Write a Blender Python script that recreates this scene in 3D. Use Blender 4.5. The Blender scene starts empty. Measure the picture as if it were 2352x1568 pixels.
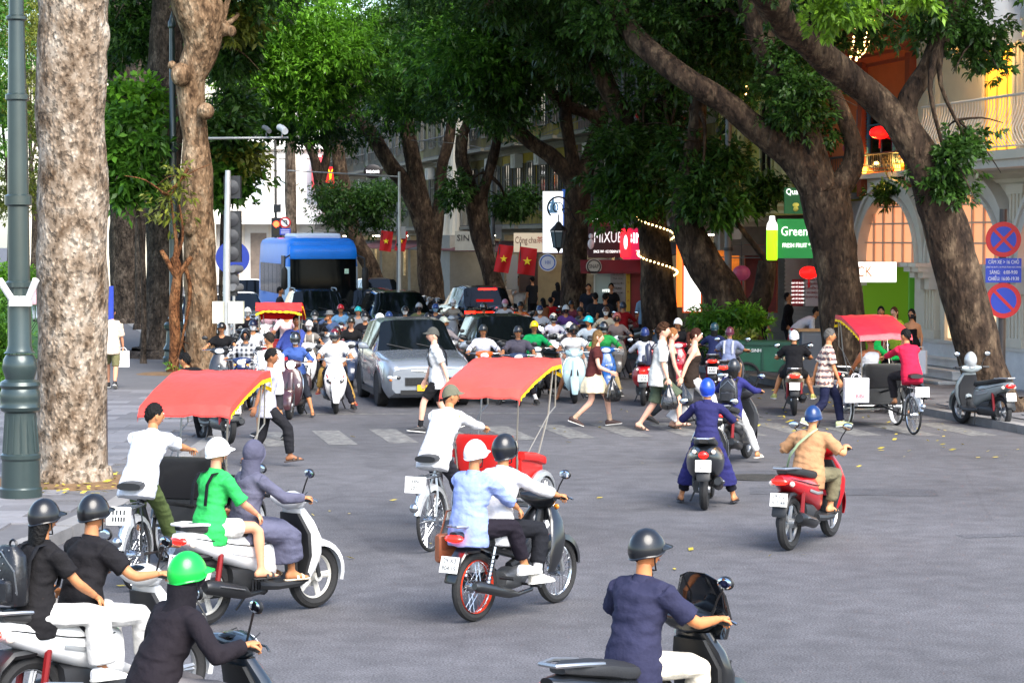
import bpy, math, random
import numpy as np
from mathutils import Vector, Matrix, noise

# ------------------------------------------------------------------ camera, sky, sun, exposure
SC = bpy.context.scene
COL = SC.collection
F, CX, CY, HZ, CAMH = 5200.0, 1176.0, 784.0, 545.0, 3.3       # lens in photo pixels (2352 wide), horizon row, eye height
PITCH = math.atan((CY - HZ) / F)
cam = bpy.data.objects.new('camera', bpy.data.cameras.new('camera'))
COL.objects.link(cam)
cam.location = (0, 0, CAMH)
cam.rotation_euler = (math.pi / 2 - PITCH, 0, 0)
cam.data.lens = F / 2352 * 36
cam.data.sensor_width = 36
cam.data.clip_end = 2000
SC.camera = cam
SUN_EL, SUN_AZ = math.radians(46), math.radians(150)           # azimuth from +Y towards +X
world = bpy.data.worlds.new('World'); SC.world = world; world.use_nodes = True
_nt = world.node_tree; _nt.nodes.clear()
_sky = _nt.nodes.new('ShaderNodeTexSky'); _sky.sky_type = 'NISHITA'; _sky.sun_disc = False
_sky.sun_elevation = SUN_EL; _sky.sun_rotation = SUN_AZ; _sky.dust_density = 1.5; _sky.air_density = 1.0; _sky.ozone_density = 1.0
_bg = _nt.nodes.new('ShaderNodeBackground'); _bg.inputs[1].default_value = 0.11
_wo = _nt.nodes.new('ShaderNodeOutputWorld')
_nt.links.new(_sky.outputs[0], _bg.inputs[0]); _nt.links.new(_bg.outputs[0], _wo.inputs[0])
sun = bpy.data.objects.new('sun', bpy.data.lights.new('sun', 'SUN')); COL.objects.link(sun)
sun.data.energy = 1.9; sun.data.angle = math.radians(45); sun.data.color = (1.0, .95, .87)
sun.rotation_euler = (math.pi / 2 - SUN_EL, 0, -SUN_AZ + math.pi)
SC.view_settings.view_transform = 'Standard'; SC.view_settings.look = 'None'
SC.view_settings.exposure = 2.12; SC.view_settings.gamma = 1.0; SC.view_settings.use_curve_mapping = False
SC.cycles.use_denoising = True
SC.cycles.max_bounces = 6; SC.cycles.transparent_max_bounces = 8
SC.render.use_persistent_data = False
random.seed(7)
RNG = np.random.default_rng(7)

# ------------------------------------------------------------------ helpers
_cp, _sp = math.cos(PITCH), math.sin(PITCH)
def ray(px, py):
    a, b = (px - CX) / F, -(py - CY) / F
    return Vector((a, _cp + b * _sp, -_sp + b * _cp))
def at(px, py, z=0.0):
    d = ray(px, py); t = (z - CAMH) / d.z
    return Vector((d.x * t, d.y * t, z))
def atY(px, py, Y):
    d = ray(px, py); t = Y / d.y
    return Vector((d.x * t, Y, CAMH + d.z * t))
def gx(px, Y): return (px - CX) * Y / F
def ppm(Y): return F / Y

KO, KD, KN = Vector((8.65, 38.2, 0)), Vector((-.22, .9755, 0)), Vector((.9755, .22, 0))
YAW = math.degrees(math.atan2(.22, .9755))                     # street heading, degrees to the left of straight ahead
def SV(u, v, z=0.0):
    p = KO + KD * u + KN * v
    return Vector((p.x, p.y, z))

def lin(h):
    if not isinstance(h, str): return tuple(h)
    h = h.lstrip('#')
    if len(h) == 3: h = ''.join(c * 2 for c in h)
    o = []
    for i in (0, 2, 4):
        c = int(h[i:i + 2], 16) / 255
        o.append(c / 12.92 if c <= .04045 else ((c + .055) / 1.055) ** 2.4)
    return tuple(o)

_mats = {}
def M(col, rough=.6, metal=0., bump=0., bs=40., var=0., vs=4., emit=0., coat=0., spec=.5, island=0., sheen=0., tr=0.):
    key = (col, rough, metal, bump, bs, var, vs, emit, coat, spec, island, sheen, tr)
    if key in _mats: return _mats[key]
    m = bpy.data.materials.new('mat_%d' % len(_mats)); _mats[key] = m
    m.use_nodes = True; nt = m.node_tree; N = nt.nodes; L = nt.links
    b = N['Principled BSDF']; c = lin(col)
    b.inputs['Base Color'].default_value = (*c, 1); b.inputs['Roughness'].default_value = rough
    b.inputs['Metallic'].default_value = metal; b.inputs['Specular IOR Level'].default_value = spec
    if coat: b.inputs['Coat Weight'].default_value = coat; b.inputs['Coat Roughness'].default_value = .06
    if sheen: b.inputs['Sheen Weight'].default_value = sheen
    if tr: b.inputs['Transmission Weight'].default_value = tr
    if emit:
        b.inputs['Emission Color'].default_value = (*c, 1); b.inputs['Emission Strength'].default_value = emit
    tc = None
    if bump or var:
        tc = N.new('ShaderNodeTexCoord')
    if var or island:
        lo = tuple(x * (1 - max(var, island)) for x in c); hi = tuple(min(1, x * (1 + max(var, island))) for x in c)
        mx = N.new('ShaderNodeMix'); mx.data_type = 'RGBA'
        mx.inputs[6].default_value = (*lo, 1); mx.inputs[7].default_value = (*hi, 1)
        if island:
            g = N.new('ShaderNodeNewGeometry'); L.new(g.outputs['Random Per Island'], mx.inputs[0])
        else:
            nz = N.new('ShaderNodeTexNoise'); nz.inputs['Scale'].default_value = vs; nz.inputs['Detail'].default_value = 5
            nz.inputs['Roughness'].default_value = .65
            L.new(tc.outputs['Object'], nz.inputs['Vector'])
            rp = N.new('ShaderNodeMapRange'); rp.inputs[1].default_value = .3; rp.inputs[2].default_value = .7
            L.new(nz.outputs[0], rp.inputs[0]); L.new(rp.outputs[0], mx.inputs[0])
        L.new(mx.outputs[2], b.inputs['Base Color'])
        if emit: L.new(mx.outputs[2], b.inputs['Emission Color'])
    if bump:
        n2 = N.new('ShaderNodeTexNoise'); n2.inputs['Scale'].default_value = bs; n2.inputs['Detail'].default_value = 3
        L.new(tc.outputs['Object'], n2.inputs['Vector'])
        bp = N.new('ShaderNodeBump'); bp.inputs['Strength'].default_value = min(1, bump); bp.inputs['Distance'].default_value = .02
        L.new(n2.outputs[0], bp.inputs['Height']); L.new(bp.outputs[0], b.inputs['Normal'])
    return m

def paint(c): return M(c, .28, 0, coat=.6, var=.05, vs=3)
def cloth(c):
    if isinstance(c, str) and min(lin(c)) > .55: c = tuple(round(x * .74, 3) for x in lin(c))
    return M(c, .88, 0, bump=.8, bs=13, var=.13, vs=7, spec=.15)
RUB = lambda: M('#1b1b1c', .8, bump=.2, bs=60, var=.25, vs=9)
BLK = lambda: M('#17181a', .5, var=.15, vs=8)
CHR = lambda: M('#b9bcc0', .22, 1.0)
ALU = lambda: M('#a9abad', .4, .9, var=.1)
DKM = lambda: M('#3a3b3d', .45, .6, var=.2, vs=12)
GLS = lambda: M('#0a0e10', .06, 0, coat=.15, spec=.3)
REDL = lambda e=1.5: M('#e01208', .25, emit=e, coat=.4)
LAMP = lambda e=5.: M('#fff0d8', .3, emit=e)

def ring(c, ax, ay, n=12, p=2.0, a0=0.0):
    o = []
    for i in range(n):
        t = a0 + 2 * math.pi * i / n
        cs, sn = math.cos(t), math.sin(t)
        if p != 2.0:
            cs = math.copysign(abs(cs) ** (2 / p), cs); sn = math.copysign(abs(sn) ** (2 / p), sn)
        o.append((c[0] + ax[0] * cs + ay[0] * sn, c[1] + ax[1] * cs + ay[1] * sn, c[2] + ax[2] * cs + ay[2] * sn))
    return o

class MB:
    def __init__(s): s.v = []; s.f = []; s.m = []
    def add(s, v, f, mi=0):
        k = len(s.v); s.v += [tuple(x) for x in v]
        s.f += [tuple(i + k for i in q) for q in f]; s.m += [mi] * len(f)
        return s
    def loft(s, rings, mi=0, cap=True, closed=True, loop=False):
        n = len(rings[0]); v = [p for r in rings for p in r]; f = []
        R = len(rings)
        for j in range(R if loop else R - 1):
            a, b = j * n, ((j + 1) % R) * n
            for i in range(n if closed else n - 1):
                k = (i + 1) % n
                f.append((a + i, a + k, b + k, b + i))
        if cap and not loop and closed:
            f.append(tuple(range(n - 1, -1, -1))); f.append(tuple((R - 1) * n + i for i in range(n)))
        return s.add(v, f, mi)
    def box(s, c, d, mi=0, rz=0., M4=None, tap=1.0):
        x, y, z = d[0] / 2, d[1] / 2, d[2] / 2
        v = []
        cr, sr = math.cos(rz), math.sin(rz)
        for zz, t in ((-z, 1.0), (z, tap)):
            for a, b in ((-x, -y), (x, -y), (x, y), (-x, y)):
                a *= t; b *= t
                p = Vector((a * cr - b * sr, a * sr + b * cr, zz))
                if M4 is not None: p = M4 @ p
                v.append((p.x + c[0], p.y + c[1], p.z + c[2]))
        return s.add(v, [(3, 2, 1, 0), (4, 5, 6, 7), (0, 1, 5, 4), (1, 2, 6, 5), (2, 3, 7, 6), (3, 0, 4, 7)], mi)
    def bx(s, x0, x1, y0, y1, z0, z1, mi=0):
        return s.box(((x0 + x1) / 2, (y0 + y1) / 2, (z0 + z1) / 2), (abs(x1 - x0), abs(y1 - y0), abs(z1 - z0)), mi)
    def tube(s, pts, rads, n=8, mi=0, cap=True, flat=1.0, upv=None):
        pts = [Vector(p) for p in pts]
        if not isinstance(rads, (list, tuple)): rads = [rads] * len(pts)
        if not isinstance(flat, (list, tuple)): flat = [flat] * len(pts)
        T = []
        for i in range(len(pts)):
            a = pts[max(0, i - 1)]; b = pts[min(len(pts) - 1, i + 1)]
            d = b - a
            T.append(d.normalized() if d.length > 1e-9 else Vector((0, 0, 1)))
        u = Vector(upv) if upv is not None else (Vector((1, 0, 0)) if abs(T[0].x) < .9 else Vector((0, 1, 0)))
        rs = []
        for p, t, r, fl in zip(pts, T, rads, flat):
            u = (u - t * u.dot(t))
            u = u.normalized() if u.length > 1e-6 else t.orthogonal().normalized()
            w = t.cross(u)
            rs.append(ring(p, u * r, w * (r * fl), n))
        return s.loft(rs, mi, cap)
    def sell(s, st, n=14, mi=0, p=2.6, ax='y'):
        """superellipse stations: ax y -> (y, zc, hw, hh[, xc]); ax z -> (z, yc, hw, hd[, xc]); ax x -> (x, yc, hd(y), hh(z), zc)"""
        rs = []
        for q in st:
            if ax == 'y': rs.append(ring((q[4] if len(q) > 4 else 0, q[0], q[1]), (q[2], 0, 0), (0, 0, q[3]), n, p))
            elif ax == 'z': rs.append(ring((q[4] if len(q) > 4 else 0, q[1], q[0]), (q[2], 0, 0), (0, q[3], 0), n, p))
            else: rs.append(ring((q[0], q[1], q[4]), (0, q[2], 0), (0, 0, q[3]), n, p))
        return s.loft(rs, mi)
    def ell(s, c, r, nu=12, nv=8, mi=0, M3=None):
        rs = []
        for j in range(nv + 1):
            t = math.pi * (.02 + .96 * j / nv)
            rr = []
            for i in range(nu):
                a = 2 * math.pi * i / nu
                p = Vector((r[0] * math.sin(t) * math.cos(a), r[1] * math.sin(t) * math.sin(a), -r[2] * math.cos(t)))
                if M3 is not None: p = M3 @ p
                rr.append((c[0] + p.x, c[1] + p.y, c[2] + p.z))
            rs.append(rr)
        return s.loft(rs, mi)
    def lathe(s, prof, n=16, c=(0, 0, 0), mi=0, ax='z'):
        rs = []
        for r, z in prof:
            if ax == 'z': rs.append(ring((c[0], c[1], c[2] + z), (r, 0, 0), (0, r, 0), n))
            elif ax == 'x': rs.append(ring((c[0] + z, c[1], c[2]), (0, r, 0), (0, 0, r), n))
            else: rs.append(ring((c[0], c[1] + z, c[2]), (0, 0, r), (r, 0, 0), n))
        return s.loft(rs, mi)
    def torus(s, c, R, r, n=28, m=8, mi=0, ax='x', a0=0, a1=2 * math.pi, fl=1.0):
        full = abs(a1 - a0) > 6.28
        rs = []
        for i in range(n if full else n + 1):
            a = a0 + (a1 - a0) * i / n
            e = (0, math.cos(a), math.sin(a)) if ax == 'x' else (math.cos(a), math.sin(a), 0) if ax == 'z' else (math.cos(a), 0, math.sin(a))
            w = (1, 0, 0) if ax == 'x' else (0, 0, 1) if ax == 'z' else (0, 1, 0)
            cc = (c[0] + e[0] * R, c[1] + e[1] * R, c[2] + e[2] * R)
            rs.append(ring(cc, tuple(k * r for k in e), tuple(k * r * fl for k in w), m))
        return s.loft(rs, mi, cap=not full, loop=full)
    def prism(s, poly, a, b, mi=0, f=None):
        """poly 2d points; f maps (p, q, t) to 3d, t runs a..b"""
        n = len(poly)
        v = [f(p, q, a) for p, q in poly] + [f(p, q, b) for p, q in poly]
        fs = [tuple(range(n - 1, -1, -1)), tuple(range(n, 2 * n))]
        fs += [(i, (i + 1) % n, n + (i + 1) % n, n + i) for i in range(n)]
        return s.add(v, fs, mi)
    def xform(s, M4):
        s.v = [tuple(M4 @ Vector(p)) for p in s.v]; return s
    def mesh(s, name, mats, smooth=True, ang=38):
        me = bpy.data.meshes.new(name)
        me.from_pydata(s.v, [], s.f)
        for m in (mats if isinstance(mats, (list, tuple)) else [mats]): me.materials.append(m)
        if len(set(s.m)) > 1: me.polygons.foreach_set('material_index', s.m)
        if smooth:
            me.polygons.foreach_set('use_smooth', [True] * len(me.polygons))
            me.set_sharp_from_angle(angle=math.radians(ang))
        me.update()
        return me
    def build(s, name, mats, parent=None, smooth=True, ang=38, loc=None):
        return link(name, s.mesh(name, mats, smooth, ang), parent, loc)

def link(name, data, parent=None, loc=None, rz=None):
    o = bpy.data.objects.new(name, data); COL.objects.link(o)
    if parent is not None: o.parent = parent
    if loc is not None: o.location = loc
    if rz is not None: o.rotation_euler = (0, 0, rz)
    return o
def tag(o, label=None, cat=None, group=None, kind=None):
    if label: o['label'] = label
    if cat: o['category'] = cat
    if group: o['group'] = group
    if kind: o['kind'] = kind
    return o
def thing(name, label, cat, loc=(0, 0, 0), rz=0., group=None):
    return tag(link(name, None, None, loc, math.radians(rz)), label, cat, group)
def dup(o, parent=None):
    c = o.copy(); COL.objects.link(c)
    if parent is not None: c.parent = parent
    for ch in o.children: dup(ch, c)
    return c
def recolor(root, names, m):
    for ch in root.children_recursive:
        if ch.name.split('.')[0] in names:
            for sl in ch.material_slots:
                sl.link = 'OBJECT'; sl.material = m
                break
_txt = {}
def text(s, size, m, parent, loc, rot, name='lettering', depth=.006, align='CENTER', sx=1.0):
    key = (s, size, depth, align, m.name)
    if key not in _txt:
        cu = bpy.data.curves.new(name, 'FONT'); cu.body = s; cu.size = size; cu.align_x = align; cu.align_y = 'CENTER'
        cu.extrude = depth; cu.resolution_u = 2
        o = bpy.data.objects.new(name, cu)
        me = bpy.data.meshes.new_from_object(o); me.name = name; me.materials.clear(); me.materials.append(m)
        bpy.data.objects.remove(o); bpy.data.curves.remove(cu)
        _txt[key] = me
    o = link(name, _txt[key], parent, loc); o.rotation_euler = rot; o.scale = (sx, 1, 1)
    return o
def ik(a, b, l1, l2, pole):
    a, b, pole = Vector(a), Vector(b), Vector(pole)
    d = b - a; L = d.length
    mx = (l1 + l2) * .995
    if L > mx: b = a + d * (mx / L); d = b - a; L = mx
    if L < abs(l1 - l2) + .02: L = abs(l1 - l2) + .02
    u = d.normalized()
    x = (l1 * l1 - l2 * l2 + L * L) / (2 * L)
    h = math.sqrt(max(0, l1 * l1 - x * x))
    p = pole - u * pole.dot(u)
    p = p.normalized() if p.length > 1e-6 else u.orthogonal().normalized()
    return a + u * x + p * h, b

# ------------------------------------------------------------------ ground, pavements, markings
def asphalt(name='asphalt', base=(.084, .082, .088)):
    m = bpy.data.materials.new(name); m.use_nodes = True; nt = m.node_tree; N = nt.nodes; L = nt.links
    b = N['Principled BSDF']; b.inputs['Roughness'].default_value = .78; b.inputs['Specular IOR Level'].default_value = .35
    tc = N.new('ShaderNodeTexCoord')
    def nz(sc, det, lo, hi, a=.35, z=.65):
        n = N.new('ShaderNodeTexNoise'); n.inputs['Scale'].default_value = sc; n.inputs['Detail'].default_value = det
        L.new(tc.outputs['Object'], n.inputs['Vector'])
        r = N.new('ShaderNodeMapRange'); r.inputs[1].default_value = a; r.inputs[2].default_value = z
        r.inputs[3].default_value = lo; r.inputs[4].default_value = hi
        L.new(n.outputs[0], r.inputs[0]); return r.outputs[0]
    def mul(a, c):
        k = N.new('ShaderNodeMath'); k.operation = 'MULTIPLY'; L.new(a, k.inputs[0]); L.new(c, k.inputs[1]); return k.outputs[0]
    v = mul(mul(mul(nz(.22, 4, .84, 1.12), nz(3.0, 6, .86, 1.14)), nz(55, 3, .55, 1.5)), nz(.9, 8, .80, 1.0, .30, .42))
    # thin tar-filled cracks
    vo = N.new('ShaderNodeTexVoronoi'); vo.feature = 'DISTANCE_TO_EDGE'; vo.inputs['Scale'].default_value = .16
    wn = N.new('ShaderNodeTexNoise'); wn.inputs['Scale'].default_value = .9; wn.inputs['Detail'].default_value = 5
    wa = N.new('ShaderNodeMix'); wa.data_type = 'VECTOR'; wa.inputs[0].default_value = .12
    L.new(tc.outputs['Object'], wn.inputs['Vector']); L.new(tc.outputs['Object'], wa.inputs[4]); L.new(wn.outputs['Color'], wa.inputs[5])
    L.new(wa.outputs[1], vo.inputs['Vector'])
    cr = N.new('ShaderNodeMapRange'); cr.inputs[1].default_value = .0; cr.inputs[2].default_value = .006; cr.inputs[3].default_value = .88; cr.inputs[4].default_value = 1
    L.new(vo.outputs['Distance'], cr.inputs[0]); v = mul(v, cr.outputs[0])
    mx = N.new('ShaderNodeVectorMath'); mx.operation = 'SCALE'; mx.inputs[0].default_value = base
    L.new(v, mx.inputs['Scale']); L.new(mx.outputs[0], b.inputs['Base Color'])
    n2 = N.new('ShaderNodeTexNoise'); n2.inputs['Scale'].default_value = 70; n2.inputs['Detail'].default_value = 2
    L.new(tc.outputs['Object'], n2.inputs['Vector'])
    bp = N.new('ShaderNodeBump'); bp.inputs['Strength'].default_value = .35; bp.inputs['Distance'].default_value = .008
    L.new(n2.outputs[0], bp.inputs['Height']); L.new(bp.outputs[0], b.inputs['Normal'])
    return m
def worn(col, under=(.085, .085, .092), lo=.42, hi=.62):
    m = M(col, .75).copy(); nt = m.node_tree; N = nt.nodes; L = nt.links; b = N['Principled BSDF']
    tc = N.new('ShaderNodeTexCoord'); n = N.new('ShaderNodeTexNoise'); n.inputs['Scale'].default_value = 7; n.inputs['Detail'].default_value = 8; n.inputs['Roughness'].default_value = .75
    L.new(tc.outputs['Object'], n.inputs['Vector'])
    r = N.new('ShaderNodeMapRange'); r.inputs[1].default_value = lo; r.inputs[2].default_value = hi; L.new(n.outputs[0], r.inputs[0])
    mx = N.new('ShaderNodeMix'); mx.data_type = 'RGBA'; mx.inputs[6].default_value = (*under, 1); mx.inputs[7].default_value = (*lin(col), 1)
    L.new(r.outputs[0], mx.inputs[0]); L.new(mx.outputs[2], b.inputs['Base Color'])
    return m

g = MB(); g.add([(-420, -420, 0), (420, -420, 0), (420, 700, 0), (-420, 700, 0)], [(0, 1, 2, 3)])
tag(g.build('road', asphalt(), smooth=False), kind='structure')

def sheet(name, pts, m, z=.004, parent=None):
    b = MB(); b.add([(p[0], p[1], z) for p in pts], [tuple(range(len(pts)))])
    return b.build(name, m, parent, smooth=False)
def rect(c, ax, l, w):
    ax = Vector((ax[0], ax[1], 0)).normalized(); n = Vector((ax.y, -ax.x, 0)); c = Vector((c[0], c[1], 0))
    return [c - ax * l / 2 - n * w / 2, c - ax * l / 2 + n * w / 2, c + ax * l / 2 + n * w / 2, c + ax * l / 2 - n * w / 2]
mark = tag(link('road_markings', None), kind='structure')
W_ = worn('#8f8e88', under=(.078, .076, .077), lo=.42, hi=.72)
for i in range(13):
    X = -3.9 + i * .96
    Y = 37.0 + min(1.9, .3 * (X + 3.9))
    sheet('crossing_stripe', rect((X, Y), (-.19, .98), 2.7, .46), W_, .004, mark)
sheet('stop_line', rect((-1.6, 42.3), (.99, .06), 6.6, .22), W_, .004, mark)
sheet('edge_line', rect((5.2, 41.1), (.99, -.03), 5.0, .16), W_, .004, mark)
DK = asphalt('asphalt_patch', (.068, .068, .075))
for c, ax, l, w in (((4.3, 29.3), (1, -.1), 2.4, .8), ((3.0, 31.6), (.98, .2), 1.5, .5), ((6.6, 25.3), (1, .25), 3.4, .3)):
    tag(sheet('asphalt_patch', rect(c, ax, l, w), DK, .004), kind='structure')
mh = MB(); mh.lathe([(.0, .002), (.42, .002), (.42, .011), (.36, .011), (.355, .007), (.0, .007)], 28)
for k in range(-4, 5):
    mh.box((0, k * .075, .009), (2 * math.sqrt(.34 ** 2 - (k * .075) ** 2), .025, .006))
tag(mh.build('manhole_cover', M('#3b3a38', .6, .4, var=.3, vs=14), loc=(3.35, 31.0, .004)), 'round ribbed iron manhole cover set in the asphalt', 'manhole cover')

# pavements: a slab with single kerb stones and paving stones laid on it
LK = [(-6.6, 2), (-5.75, 14), (-5.14, 22.7), (-4.74, 26.8), (-4.75, 36), (-5.3, 44), (-7.45, 54)]
for t in (12, 30, 60, 120): LK.append((-7.45 - .2255 * t, 54 + t))
def inpoly(x, y, P):
    r = False; j = len(P) - 1
    for i in range(len(P)):
        if (P[i][1] > y) != (P[j][1] > y) and x < (P[j][0] - P[i][0]) * (y - P[i][1]) / (P[j][1] - P[i][1]) + P[i][0]: r = not r
        j = i
    return r
PAVE = M('#7d7c7d', .82, bump=.25, bs=45, var=.14, vs=2.2)
PAVEB = M('#575658', .9, var=.15)
SLM = [M(c, .8, bump=.3, bs=60, var=.13, vs=3) for c in ('#6c6b6e', '#636265', '#747376', '#5d5c5f')]
def pavement(poly, kerb, box, ang, n_max=300, hole=None):
    b = MB(); b.prism([(p[0], p[1]) for p in poly], -.1, .125, f=lambda p, q, t: (p, q, t))
    root = tag(b.build('sidewalk', PAVEB, smooth=False), kind='structure')
    kb = MB(); kb.box((0, 0, .055), (.24, .985, .17)); km = kb.mesh('kerb_stone', M('#7a7876', .8, bump=.3, bs=30, var=.16, vs=3), False)
    for (a, c) in zip(kerb[:-1], kerb[1:]):
        a = Vector((*a, 0)); c = Vector((*c, 0)); d = c - a; n = max(1, int(d.length))
        if a.y > 75 or c.y < 12: continue
        for i in range(n):
            p = a + d * ((i + .5) / n)
            o = link('kerb_stone', km, root, (p.x, p.y, random.uniform(-.004, .004)), math.atan2(-d.x, d.y)); o.scale = (1, d.length / n, 1)
    sb = MB(); sb.box((0, 0, .0), (.892, .542, .05)); ms = [sb.mesh('paving_slab', m, False) for m in SLM]
    c, s = math.cos(ang), math.sin(ang); k = 0
    pr = [(p[0], p[1]) for p in poly]
    cells = [(i, j) for j in range(int(box[3] / .55)) for i in range(int(box[2] / .9))]
    for i, j in cells:
        lx = (i + (.5 if j % 2 else 0)) * .9; ly = j * .55
        x = box[0] + lx * c - ly * s; y = box[1] + lx * s + ly * c
        if k >= n_max or not all(inpoly(x + a * .46 * c - b_ * .28 * s, y + a * .46 * s + b_ * .28 * c, pr) for a in (-1, 1) for b_ in (-1, 1)): continue
        if hole and hole(x, y): continue
        link('paving_slab', random.choice(ms), root, (x, y, .118 + random.uniform(-.003, .003)), ang); k += 1
    return root
LP = [(x - .12, y) for x, y in LK]
pavement(LP + [(-90, 174), (-90, 2)], LK, (-11.4, 22.5, 7.0, 32), 0, 300, lambda x, y: math.hypot(x + 5.75, y - 29.3) < 1.0 or math.hypot(x + 7.2, y - 54) < .9 or math.hypot(x + 7.9, y - 52.6) < .8)
ra, rb = SV(-22, .12), SV(150, .12)
RP = [(ra.x, ra.y), (rb.x, rb.y), (rb.x + 60, rb.y + 10), (ra.x + 60, ra.y + 10)]
k0, k1 = SV(-22, 0), SV(60, 0)
sv = SV(-1.5, .5)
pavement(RP, [(k0.x, k0.y), (k1.x, k1.y)], (sv.x, sv.y, 4.0, 24), math.radians(YAW), 160, lambda x, y: math.hypot(x - 8.9, y - 41.5) < .7)
SOIL = M('#6b5236', .95, bump=.6, bs=25, var=.3, vs=6)
for i, (x, y, rx, ry) in enumerate(((-5.75, 29.3, 1.15, 1.05), (-7.2, 54, .95, .9), (-7.9, 52.6, .85, .7), (8.9, 41.5, .75, .8))):
    b = MB(); n = 26
    rs = [ring((0, 0, z), (rx * k, 0, 0), (0, ry * k, 0), n) for k, z in ((1, .124), (.85, .150), (.5, .165), (.05, .17))]
    b.loft(rs)
    tag(b.build('earth_patch', SOIL, loc=(x, y, 0)), kind='structure')
b = MB(); b.prism([(-11.9, 38), (-12.4, 60), (-20, 110), (-80, 110), (-80, 38)], .1, .17, f=lambda p, q, t: (p, q, t))
tag(b.build('lawn', M('#2f5a1c', .95, bump=.8, bs=20, var=.35, vs=2), smooth=False), kind='structure')

# ------------------------------------------------------------------ buildings (local +Y along the street, -X faces the roadway)
def bld(label, u, name='building', cat='building', v=3.9):
    p = SV(u, v); return thing(name, label, cat, (p.x, p.y, 0), YAW)
WHT = lambda: M('#cbc2b0', .7, bump=.15, bs=20, var=.06, vs=1.2)
def cyl_rail(r, y0, y1, x, z0, z1, m, step=.13, belly=.0, name='baluster'):
    n = max(2, int(abs(y1 - y0) / step))
    b = MB(); b.tube([(x, y0, z1), (x, y1, z1)], .03, 8); b.build('handrail', m, r)
    b = MB(); b.tube([(x, y0, z0), (x, y1, z0)], .02, 6); b.build('bottom_rail', m, r)
    s = MB(); H = z1 - z0
    if belly: s.tube([(0, 0, 0), (-belly * .5, 0, H * .12), (-belly, 0, H * .32), (-belly * .25, 0, H * .62), (belly * .05, 0, H * .82), (0, 0, H)], .013, 5)
    else: s.tube([(0, 0, 0), (0, 0, H)], .010, 5)
    me = s.mesh(name, m)
    for i in range(n): link(name, me, r, (x, y0 + (y1 - y0) * (i + .5) / n, z0))
def window(r, y, z, w, h, fm, shut=None, glow=None, x=0., bars=2, door=False, open_=0.):
    """framed window on the street face: frame standing 6 cm proud, panes set inside it, optional louvred shutters"""
    f = MB(); t = .07
    f.bx(x - .06, x + .04, y - w / 2 - t, y - w / 2, z - h / 2 - t, z + h / 2 + t); f.bx(x - .06, x + .04, y + w / 2, y + w / 2 + t, z - h / 2 - t, z + h / 2 + t)
    f.bx(x - .06, x + .04, y - w / 2, y + w / 2, z + h / 2, z + h / 2 + t); f.bx(x - .09, x + .04, y - w / 2, y + w / 2, z - h / 2 - t, z - h / 2)
    for k in range(1, bars): f.bx(x - .045, x + .02, y - w / 2 + w * k / bars - .02, y - w / 2 + w * k / bars + .02, z - h / 2, z + h / 2)
    f.bx(x - .043, x + .02, y - w / 2, y + w / 2, z + h * .18, z + h * .18 + .04)
    o = f.build('window' if not door else 'balcony_door', fm, r, False)
    for k in range(bars):
        p = MB(); p.bx(x - .02, x - .012, y - w / 2 + w * k / bars + .021, y - w / 2 + w * (k + 1) / bars - .021, z - h / 2 + .001, z + h / 2 - .001)
        p.build('pane', M(glow[0], .3, emit=glow[1]) if glow else GLS(), o, False)
    if shut:
        for q in (-1, 1):
            s = MB(); c = y + q * (w / 2 + t + w * .25)
            s.bx(x - .05, x - .012, c - w * .25, c - w * .25 + .05, z - h / 2, z + h / 2); s.bx(x - .05, x - .012, c + w * .25 - .05, c + w * .25, z - h / 2, z + h / 2)
            for k in (0, .5, 1): s.bx(x - .05, x - .012, c - w * .25 + .051, c + w * .25 - .051, z - h / 2 + k * (h - .06), z - h / 2 + k * (h - .06) + .06)
            for k in range(int(h / .07)):
                zz = z - h / 2 + .05 + k * .07
                s.box((x - .032, c, zz), (.008, w * .5 - .1, .06), M4=Matrix.Rotation(.6, 3, 'Y'))
            so = s.build('shutter', shut, r, False)
    return o
def wallbox(r, L, H, m, x1=9., z0=0., name='wall'):
    b = MB(); b.bx(.0, x1, 0, L, z0, H); return b.build(name, m, r, False)
def cornice(r, L, z, m, d=.28, name='cornice', y0=0.):
    b = MB(); n = 6
    pr = [(.0, -.30), (-.05, -.30), (-.05, -.22), (-d * .5, -.12), (-d * .6, -.12), (-d * .6, -.04), (-d, .02), (-d, .10), (.0, .10)]
    b.prism(pr, y0 - .02, L + .02, f=lambda p, q, t: (p, t, z + q)); return b.build(name, m, r, False)

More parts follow.
